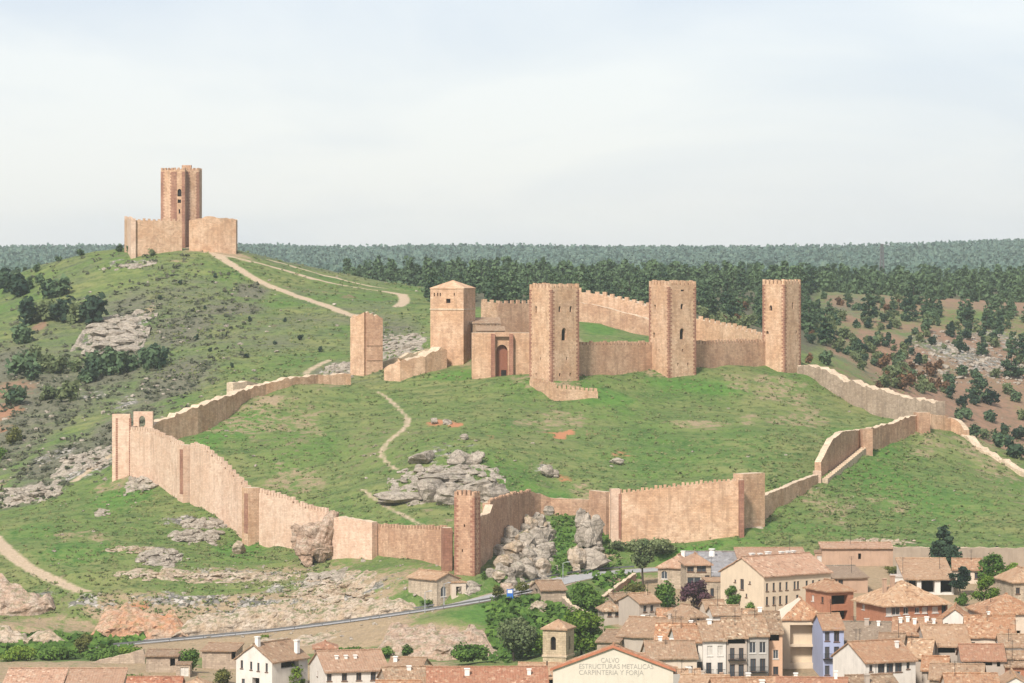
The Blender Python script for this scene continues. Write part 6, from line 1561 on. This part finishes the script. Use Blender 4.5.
# ---------------------------------------------------------------- plants
def forest():
    # prototypes for the pines of the plateau
    protos = []
    for s in range(8):
        rng = np.random.default_rng(500 + s); h = 9.0; w = rng.uniform(6.0, 8.0)
        me = quads_object('pine_tree', *crown_pine(h, w, rng, 620, .42, .12, rng.uniform(.35, .82)), LEAF['pine'], None, False)
        bm = bmesh.new(); bm.from_mesh(me)
        me.materials.append(BARK)
        t = MB(); t.tube((0, 0, -.8), (0, 0, h * .5), .17, .1, 6); t.tube((0, 0, h * .5), (0, 0, h * .93), .1, .03, 5)
        nv = len(bm.verts)
        vs = [bm.verts.new(v) for v in t.v]
        for f in t.f:
            ff = bm.faces.new([vs[i] for i in f]); ff.material_index = 1
        bm.to_mesh(me); bm.free(); protos.append(me)
    rng = random.Random(5); pts = []; cell = {}
    def ok(x, y, d):
        g = (int(x // d), int(y // d))
        for a in (-1, 0, 1):
            for b in (-1, 0, 1):
                for (u, v) in cell.get((g[0] + a, g[1] + b), ()):
                    if (u - x) ** 2 + (v - y) ** 2 < d * d: return False
        cell.setdefault(g, []).append((x, y)); return True
    def dens(px, Y):
        n = fbm(np.array([px * Y / F]), np.array([Y]), 70.0, 3)[0]
        if px > 690:
            if Y < 1130: return 0
            if Y < 1300: base = -.2 if px > 830 else .5
            elif Y < 1430: base = .02 if px > 815 else .8
            else: base = .95
        elif px > 425:
            base = 0 if Y < 1090 else (.75 if Y < 1400 else .85)
        elif px > 345:
            if Y < 1400: return 0
            base = .8
        elif px > 40: return 0
        else:
            if Y < 1350: return 0
            base = .5
        return base + n * .9
    tries = 0
    while tries < 14000:
        tries += 1
        Y = 1090 + 700 * rng.random() ** 1.2; px = rng.uniform(-30, 1054)
        if rng.random() > dens(px, Y): continue
        x = (px - 512) * Y / F
        if ok(x, Y, 9.0 if Y < 1450 else 7.4): pts.append((Y, x, px))
    pts.sort()
    near = pts[:285]; rest = pts[285:]
    far_h = lambda: .42 + .8 * rng.random() ** 1.7
    for Y, x, px in near:
        o = bpy.data.objects.new('pine_tree', rng.choice(protos)); COL.objects.link(o)
        s = far_h(); o.location = (x, Y, gz(x, Y) - .1); o.scale = (s * rng.uniform(.9, 1.15), s * rng.uniform(.9, 1.15), s); o.rotation_euler = (0, 0, rng.uniform(0, 6.28))
        tag(o, 'dark green pine among the many in the wood behind the castle', 'pine tree', 'pines of the wood behind the castle')
    C = []; N = []; A = []; B = []; T = []
    for Y, x, px in rest:
        rg = np.random.default_rng(rng.randrange(10 ** 8)); s = far_h()
        q = crown_pine(9 * s, 7.0 * s, rg, 130, .85, .1, rg.uniform(.35, .82))
        C.append(q[0] + np.array([x, Y, gz(x, Y)])); N.append(q[1]); A.append(q[2]); B.append(q[3]); t = q[4]; t[:, 0] = np.clip(t[:, 0] + rg.normal() * .3, 0, 1); T.append(t)
    o = quads_object('pine_wood', *[np.concatenate(z) for z in (C, N, A, B, T)], LEAF['pine']); o['kind'] = 'stuff'
    # far wooded hills
    n = 26000; Yf = 2350 + 2150 * RNG.random(n) ** .8; pxf = RNG.uniform(-60, 1084, n); xf = (pxf - 512) * Yf / F
    dn = fbm(xf, Yf, 260.0, 4); keep = (dn + RNG.random(n) * .8) > -.05
    Yf, xf = Yf[keep], xf[keep]; n = len(Yf); zf = ground(xf, Yf)
    hh = RNG.uniform(6, 10.5, n); K = 10
    off = RNG.normal(size=(n, K, 3)) * np.array([1.5, 1.5, .8]); fr = RNG.random((n, K)); off[:, :, :2] *= (1.25 - fr)[:, :, None]; off[:, :, 2] += fr * hh[:, None]
    Cn = np.stack([xf, Yf, zf], -1)[:, None, :] + off
    tn = np.clip(.45 + RNG.normal(size=n) * .25, 0, 1)[:, None] + RNG.normal(size=(n, K)) * .1
    Nn = RNG.normal(size=(n * K, 3)) + np.array([0, -.5, .5])
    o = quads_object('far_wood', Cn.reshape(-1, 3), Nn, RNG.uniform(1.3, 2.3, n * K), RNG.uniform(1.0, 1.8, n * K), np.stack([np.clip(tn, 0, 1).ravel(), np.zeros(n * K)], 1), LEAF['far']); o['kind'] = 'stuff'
    # shrubs of the far slope on the right
    bp = {}
    for kind in ('pine', 'rust', 'grey', 'fir'):
        for s in range(3):
            rg = np.random.default_rng(900 + s + hash(kind) % 1 + len(bp)); bp[(kind, s)] = quads_object('juniper_bush', *bush_shape(3.4, 4.0, rg, 300, .36), LEAF[kind], None, False)
    def put(px, py, s, kind, label, group, name='juniper_bush', cat='bush', zs=1.0):
        q = hit(px, py)
        if q is None: return
        o = bpy.data.objects.new(name, bp[(kind, rng.randrange(3))]); COL.objects.link(o)
        o.location = q; o.scale = (s, s, s * zs); o.rotation_euler = (0, 0, rng.uniform(0, 6.28)); tag(o, label, cat, group)
    spots = [(960,352,1.3,'fir'),(872,347,1.1,'fir'),(918,365,1.2,'fir'),(932,345,1.0,'fir'),(998,330,1.6,'fir'),(925,332,1.6,'pine'),(888,342,1.0,'fir'),(908,345,1.0,'fir'),(858,352,1.3,'pine'),(1000,335,1.2,'pine'),(950,330,1.0,'fir'),(932,320,1.4,'pine'),(848,355,1.0,'pine'),(826,365,1.3,'pine'),(838,350,1.2,'grey'),(962,376,1.2,'pine'),(975,378,1.0,'pine'),(983,388,1.2,'pine'),(990,405,1.7,'fir'),(975,405,1.5,'fir'),(962,407,1.2,'fir'),(950,398,1.3,'fir'),(995,378,1.0,'grey'),(1008,395,1.2,'grey'),(1020,378,1.4,'pine'),(1016,402,1.2,'pine'),(958,420,1.2,'pine'),(968,420,1.3,'pine'),(990,422,1.2,'pine'),(1005,436,1.2,'pine'),(1018,440,1.3,'fir'),(1000,448,1.4,'pine'),(1015,458,1.6,'fir'),(974,437,1.2,'pine'),(985,440,1.0,'grey'),(1022,420,1.1,'grey')]
    for px, py, s, kd in spots: put(px, py, s, kd, 'dark juniper bush standing on the reddish far slope at the right', 'junipers on the reddish far slope')
    for i in range(60):
        put(rng.uniform(815, 1024), rng.uniform(320, 372), rng.uniform(.5, 1.2), rng.choice(['pine', 'grey', 'grey', 'fir']), 'dark juniper bush standing on the reddish far slope at the right', 'junipers on the reddish far slope')
    for i in range(34):
        put(rng.uniform(880, 950), rng.uniform(368, 396), rng.uniform(.7, 1.5), rng.choice(['rust', 'grey', 'pine', 'rust', 'grey']), 'rusty and grey green bush in the thicket behind the hill wall', 'thicket behind the hill wall')
    for i in range(80):
        put(rng.uniform(803, 905), rng.uniform(300, 366), rng.uniform(.5, 1.25), rng.choice(['pine', 'grey', 'grey', 'rust', 'fir']), 'dark juniper bush standing on the reddish far slope at the right', 'junipers on the reddish far slope')
    for i in range(26):
        put(rng.uniform(690, 775), rng.uniform(300, 330), rng.uniform(.7, 1.3), rng.choice(['rust', 'grey', 'grey']), 'brownish bush below the pines behind the castle towers', 'brownish bushes behind the castle towers')
    # hillside of the watch tower: dark bushes
    lg = 'bushes on the hillside below the watch tower'; ll = 'dark bush growing on the hillside below the watch tower'
    for px, py, s, kd in [(8,292,2.2,'fir'),(18,297,2.4,'fir'),(2,284,1.6,'fir'),(28,290,1.3,'pine'),(40,284,1.1,'pine'),(50,298,2.0,'pine'),(62,296,2.0,'pine'),(36,272,.9,'pine'),(28,325,2.6,'fir'),(42,321,2.0,'grey'),(62,322,2.4,'fir'),(78,322,2.0,'grey'),(92,325,3.0,'fir'),(52,318,1.8,'grey'),(22,344,1.9,'pine'),(24,375,2.4,'pine'),(34,380,1.5,'pine'),(95,372,2.0,'pine'),(92,382,1.8,'fir'),(112,375,2.4,'pine'),(126,372,2.0,'pine'),(152,370,2.2,'pine'),(158,366,1.6,'fir'),(84,384,1.4,'pine'),(60,374,1.6,'grey'),(48,372,1.7,'grey'),(68,402,1.8,'grey'),(66,398,1.2,'pine'),(16,406,1.9,'pine'),(120,252,.8,'pine'),(130,253,.8,'pine'),(80,256,.8,'pine'),(58,262,.7,'pine'),(152,256,.7,'grey'),(35,360,1.3,'grey'),(75,372,1.1,'grey'),(48,400,1.3,'grey')]:
        put(px, py, s, kd, ll, lg, 'hillside_bush')
    for px, py in [(285,322),(232,368),(246,358),(300,340),(210,352),(196,340),(180,285),(215,278),(250,322),(160,300),(205,310),(275,345),(320,352)]: put(px, py, rng.uniform(.35, .6), 'fir', ll, lg, 'hillside_bush')
    # low scrub, nobody could count it
    C = []; 
    def scat(n, box, hmin, hmax, key, thr, tone0, leafs, cards=5):
        out = []
        for i in range(n):
            q = hit(rng.uniform(box[0], box[2]), rng.uniform(box[1], box[3]))
            if q is None: continue
            ii = min(max(np.searchsorted(GX, q.x) - 1, 0), len(GX) - 2); jj = min(max(np.searchsorted(GY, q.y) - 1, 0), len(GY) - 2)
            if MASK['path'][jj, ii] > .3: continue
            w = MASK[key][jj, ii] if key else 1
            if w < thr * rng.random(): continue
            h = rng.uniform(hmin, hmax)
            k = cards
            c = np.array([q.x, q.y, q.z + h * .35]) + RNG.normal(size=(k, 3)) * np.array([h * .6, h * .6, h * .22])
            tn = np.clip(tone0 + RNG.normal() * .25 + RNG.normal(size=(k, 2)) * .12, 0, 1)
            out.append((c, RNG.normal(size=(k, 3)) * .7 + np.array([-.15, -.5, 1.3]), RNG.uniform(.35, .6, k) * h * leafs, RNG.uniform(.25, .5, k) * h * leafs, tn))
        return [np.concatenate(z) for z in zip(*out)]
    o = quads_object('low_scrub', *scat(2800, (0, 255, 260, 520), .4, 1.0, 'scrub', .9, .4, 1.2, 6), LEAF['scrub']); o['kind'] = 'stuff'
    a = scat(5200, (190, 370, 920, 560), .22, .55, None, 0, .5, 1.1); b = scat(2200, (0, 490, 330, 620), .22, .55, None, 0, .5, 1.1)
    c = scat(1600, (760, 430, 1024, 550), .22, .6, None, 0, .45, 1.1); d = scat(1600, (150, 250, 430, 380), .3, .7, None, 0, .45, 1.1)
    o = quads_object('grass_tussocks', *[np.concatenate(z) for z in zip(a, b, c, d)], LEAF['grass']); o['kind'] = 'stuff'
    a = scat(2600, (490, 575, 640, 670), .5, 1.3, 'lush', 1.0, .5, 1.2, 6); b = scat(1800, (0, 640, 140, 672), .6, 1.6, 'lush', .8, .5, 1.2, 6); c = scat(700, (552, 505, 620, 575), .3, .7, None, 1, .5, 1.2, 6)
    o = quads_object('tall_weeds', *[np.concatenate(z) for z in zip(a, b, c)], LEAF['broad']); o['kind'] = 'stuff'

def plants():
    T = tree; B = bush
    T('dense dark green tree beside the stone shed under the road', 586, 613, 40, 27, 'broad', n=2600)
    T('yellowish green tree right behind the bell tower', 582, 658, 56, 46, 'bright', n=2600)
    T('big loose grey green tree, left of the bell tower', 514, 662, 54, 42, 'grey', n=2600)
    B('wide low mass of green shrubs below the brown rock bluff', 470, 664, 46, 22, 'broad', 1200)
    B('bright green shrub at the foot of the big loose tree', 545, 655, 36, 22, 'bright', 900)
    T('thin grey green tree standing alone by the road, left of the villa', 643, 586, 26, 46, 'grey', n=700, name='sparse_tree', base_f=.35)
    B('grey green scrub tree on the bank behind the lone thin tree', 660, 556, 44, 18, 'grey', 900)
    B('dark green shrub left of the villa, below its arched window', 664, 610, 38, 30, 'broad', 1200)
    B('olive shrub on the bank between lane wall and villa', 634, 596, 26, 15, 'olive', 800)
    T('dark purple leaved tree in front of the villa', 694, 611, 32, 30, 'purple', n=1500, name='purple_tree', base_f=.1)
    B('dark hedge between two small houses, beside the orange outbuilding', 672, 628, 22, 14, 'broad', 800)
    B('little yellow green bush beside the two window house', 632, 616, 14, 9, 'olive', 400)
    T('dark round tree in front of the long cream building', 736, 611, 26, 28, 'broad', n=1300)
    B('small green bush right of the dark round tree by the cream building', 751, 614, 19, 16, 'broad', 700)
    T('tall dark fir beside the open shed with white pillars', 944, 574, 44, 46, 'fir', 'pine', 5200, .36, 'fir_tree', base_f=.02, pointed=.74)
    T('slim dark cypress against the long earthen wall', 997, 565, 5, 18, 'fir', 'pine', 500, .3, 'cypress_tree', base_f=.02, pointed=.6)
    T('broad dark tree right of the little orange roofed house', 989, 583, 32, 28, 'broad', n=1700)
    B('clipped round green shrub, upper of two at the right edge', 1017, 566, 26, 14, 'broad', 1000)
    B('clipped round green shrub, lower of two at the right edge', 1014, 576, 24, 14, 'bright', 1000)
    T('dark young tree beside the white pillars of the open shed', 960, 596, 24, 30, 'fir', n=1000)
    B('light green bush under the stone retaining wall, left one', 963, 606, 18, 14, 'broad', 700)
    T('yellow green tree growing against the stone retaining wall', 986, 606, 32, 28, 'bright', n=1400)
    T('dark green tree above the broad hipped red roof at the right', 1012, 596, 32, 28, 'broad', n=1400)
    B('small dark bush between retaining wall and red roof', 1003, 603, 14, 10, 'broad', 500)
    B('sprawling green bush growing over the sandy lane wall', 893, 574, 20, 8, 'olive', 600)
    # left
    B('bright round bush alone on the sandy bank below the road', 265, 642, 10, 8, 'bright', 400)
    T('bright green bushy tree in front of the white gabled house', 290, 690, 34, 22, 'bright', n=1600, base_f=.05)
    B('pale green bush at the left corner of the white gabled house', 224, 684, 28, 16, 'olive', 800)
    B('low green hedge behind the long white house, left part', 348, 653, 34, 7, 'broad', 700)
    B('low green hedge behind the long white house, right part', 384, 656, 30, 8, 'broad', 700)
    B('dark green bush between pale houses and the rock bluff', 408, 657, 20, 13, 'broad', 700)
    B('grey green bush at the corner of the low brown roofed house', 408, 668, 18, 10, 'grey', 500)
    B('tall dark ivy mass covering a wall, beside the tiny garage', 189, 672, 26, 26, 'broad', 1400, name='ivy', cat='ivy')
    T('scrubby roadside tree between pale rock face and green verge', 84, 656, 24, 24, 'olive', n=900, base_f=.1)
    for px, w, kd, lb in [(20, 44, 'bright', 'bright leafy bush in the hedge at the left edge'), (60, 40, 'broad', 'darker leafy bush in the middle of the left hedge'), (104, 36, 'broad', 'leafy bush at the right end of the left hedge'), (130, 26, 'bright', 'pale leafy bush above the ruined gable wall')]:
        B(lb, px, 660, w, 14, kd, 1200)
    B('round green bush sprouting over the shed roofs at lower left', 132, 690, 40, 16, 'broad', 1000)
    B('yellow leaved bush at the left edge of the scrub slope', 16, 444, 24, 20, 'olive', 900)
    B('green bush just below the yellow leaved one at the left edge', 3, 460, 14, 14, 'broad', 500)
    B('small yellow green bush in a cleft of the meadow outcrop', 428, 498, 10, 11, 'bright', 400)
    B('small dark weed clump at the foot of the near square tower', 484, 580, 8, 9, 'broad', 250)
    B('dark bush against the roadside shed', 463, 592, 8, 8, 'fir', 250)
    B('low green bush on the verge, left of the roadside shed', 430, 606, 22, 6, 'broad', 300)
    T('young roadside tree with thin trunk, left of the blue sign', 498, 603, 16, 16, 'olive', n=420, name='young_tree', base_f=.35)
    T('young roadside tree with thin trunk, right of the blue sign', 522, 597, 16, 15, 'olive', n=420, name='young_tree', base_f=.35)
    B('green scrub on the bank at the foot of the longest front wall', 640, 552, 40, 14, 'grey', 800)
    B('bushy growth below the broken stump', 618, 550, 22, 10, 'grey', 500)

# ---------------------------------------------------------------- made things
def small_things():
    ribbon('road_shoulder', ROAD, 4.6, DIRT, 0.06, jitter=.15)
    ribbon('road', ROAD, 3.5, ASPHALT, 0.12)
    for s, nm in ((-1, 'line'), (1, 'line')):
        P = []
        for i, p in enumerate(ROAD):
            a = ROAD[max(0, i - 1)]; b = ROAD[min(len(ROAD) - 1, i + 1)]; d = Vector((b.x - a.x, b.y - a.y, 0)).normalized()
            P.append(p + Vector((-d.y, d.x, 0)) * 3.2 * s)
        ribbon('road_marking', P, 0.07, LINE, 0.135, cross=1)
    ribbon('road_verge', [W3(560 + i * 8, 587 - i * .9, 706 + i * 1.2) for i in range(9)], 1.5, LINE, .05) if False else None
    def rail(side, i0, i1, label, h=.75):
        P = []
        for i in range(i0, i1):
            a = ROAD[max(0, i - 1)]; b = ROAD[min(len(ROAD) - 1, i + 1)]; d = Vector((b.x - a.x, b.y - a.y, 0)).normalized()
            q = ROAD[i] + Vector((-d.y, d.x, 0)) * 4.1 * side; q.z = gz(q.x, q.y); P.append(q)
        r = thing('guard_rail', label, 'guard rail', P[len(P) // 2]); o0 = P[len(P) // 2]
        m = MB()
        for a, b in zip(P, P[1:]):
            a, b = a - o0, b - o0; u = Vector((0, 0, h))
            m.face([a + u - Vector((0, 0, .32)), b + u - Vector((0, 0, .32)), b + u, a + u]); m.face([a + u, b + u, b + u + Vector((0, .08, 0)), a + u + Vector((0, .08, 0))])
            m.face([a + u + Vector((0, .08, 0)), b + u + Vector((0, .08, 0)), b + u + Vector((0, .08, -.32)), a + u + Vector((0, .08, -.32))])
        m.build('rail', [METAL_DARK], r, False, True)
        for k, p in enumerate(P[::2]):
            if k > 90: break
            pm = MB(); q = p - o0; pm.box(q.x - .06, q.x + .06, q.y + .09, q.y + .2, q.z - .5, q.z + h); pm.build('post', [METAL_DARK], r)
    n = len(ROAD)
    xs = [512 + p.x * F / p.y for p in ROAD]
    idx = lambda px: min(range(n), key=lambda i: abs(xs[i] - px))
    rail(-1, idx(100), idx(540), 'dark guard rail along the near side of the road')
    rail(1, idx(545), idx(655), 'dark guard rail on the outer side of the road bend')
    rail(1, idx(200), idx(440), 'dark guard rail under the rocky road cut')
    # kerb wall of the road bend
    # blue sign
    p = hit(510, 603); r = thing('road_sign', 'blue rectangular road sign with a white mark, on two posts', 'road sign', p)
    m = MB(); m.box(-.6, .6, -.03, .03, .9, 2.7); m.build('panel', [mat_plain('sign blue', (0.03, 0.13, 0.42), .5, .1)], r)
    m = MB(); m.box(-.45, .45, -.042, -.032, 1.9, 2.55); m.build('mark', [WHITEP], r)
    for x in (-.6, .6):
        m = MB(); m.tube((x, .06, -.4), (x, .06, 3.0), .04, .04, 6); m.build('post', [METAL], r)
    # street lamps
    def lamp(px, base, h, label):
        p = hit(px, base); r = thing('street_lamp', label, 'street lamp', p)
        m = MB(); m.tube((0, 0, -.3), (0, 0, h), .09, .055, 7); m.tube((0, 0, h), (.9, 0, h + .25), .05, .04, 6); m.build('pole', [METAL], r)
        m = MB(); m.box(.7, 1.35, -.13, .13, h + .18, h + .32); m.build('lamp_head', [METAL], r)
    lamp(563, 586, 4.5, 'slim street lamp by the road, above the stone shed')
    lamp(444, 607, 4.5, 'slim street lamp by the road, in front of the roadside shed')
    lamp(425, 613, 4.0, 'slim street lamp on the near verge, left of the roadside shed')
    # wooden pole by the warehouse
    p = hit(547, 700); p = W3(547, 683, 600); p.z = gz(p.x, p.y); r = thing('utility_pole', 'dark wooden pole with a crossbar, left of the lettered warehouse', 'pole', p)
    zt = (HOR - 661) * 600 / F - p.z
    m = MB(); m.tube((0, 0, -.5), (0, 0, zt), .16, .11, 8); m.build('pole', [WOOD_DARK], r)
    m = MB(); m.box(-1.0, .9, -.1, -.0, zt - 2.6, zt - 2.4); m.build('crossbar', [WOOD_DARK], r)
    for x in (-.8, -.3, .6):
        m = MB(); m.tube((x, -.05, zt - 2.4), (x, -.05, zt - 2.15), .06, .05, 6); m.build('insulator', [METAL], r)
    # lattice mast on the plateau
    Y = 1750; x = (882 - 512) * Y / F; z = gz(x, Y); h = (HOR - 244) * Y / F - z
    r = thing('lattice_mast', 'grey steel lattice mast rising above the pines on the plateau', 'mast', (x, Y, z))
    m = MB(); w = lambda t: 1.2 * (1 - t) + .35 * t
    for sx, sy in ((-1, -1), (1, -1), (1, 1), (-1, 1)): m.tube((sx * w(0), sy * w(0), -1), (sx * w(1), sy * w(1), h), .5, .34, 5)
    N_ = 12
    for i in range(N_):
        t0, t1 = i / N_, (i + 1) / N_
        for (ax, ay), (bx, by) in (((-1, -1), (1, -1)), ((1, -1), (1, 1)), ((1, 1), (-1, 1)), ((-1, 1), (-1, -1))):
            m.tube((ax * w(t0), ay * w(t0), h * t0), (bx * w(t1), by * w(t1), h * t1), .17, .17, 4, caps=False)
            m.tube((ax * w(t1), ay * w(t1), h * t1), (bx * w(t1), by * w(t1), h * t1), .08, .08, 4, caps=False)
    m.build('lattice', [METAL_DARK], r)
    m = MB(); m.box(-1.6, 1.6, -.15, .15, h - 2.0, h - 1.7); m.box(-1.2, 1.2, -.15, .15, h - .5, h - .2); m.build('crossarm', [METAL_DARK], r)
    # van by the watch tower
    p = hit(201, 247.5); r = thing('parked_van', 'small white van parked by the gate of the hilltop enclosure', 'van', p, R(10)); p0 = r
    m = MB(); prof = [(-2.1, .35), (-2.1, 1.75), (-1.9, 1.95), (.7, 1.95), (1.3, 1.2), (2.1, 1.05), (2.15, .35)]
    for (xa, za), (xb, zb) in zip(prof, prof[1:] + prof[:1]): m.face([(xa, -.85, za), (xa, .85, za), (xb, .85, zb), (xb, -.85, zb)])
    m.face([(x_, -.85, z_) for x_, z_ in prof][::-1]); m.face([(x_, .85, z_) for x_, z_ in prof])
    m.build('body', [WHITEP], r)
    m = MB(); m.face([(-.2, -.858, 1.2), (1.15, -.858, 1.2), (.7, -.858, 1.8), (-.2, -.858, 1.8)]); m.build('side_window', [GLASS], r)
    m = MB(); m.face([(.76, -.75, 1.9), (.76, .75, 1.9), (1.32, .75, 1.22), (1.32, -.75, 1.22)]); m.build('windscreen', [GLASS], r)
    for x_ in (-1.35, 1.35):
        for y_ in (-.86, .66):
            m = MB(); m.tube((x_, y_, .33), (x_, y_ + .2, .33), .33, .33, 12); m.build('wheel', [IRON], r)
METAL_DARK = mat_plain('dark galvanised steel', (0.13, 0.13, 0.13), .6)
rocks(); forest(); plants(); small_things()
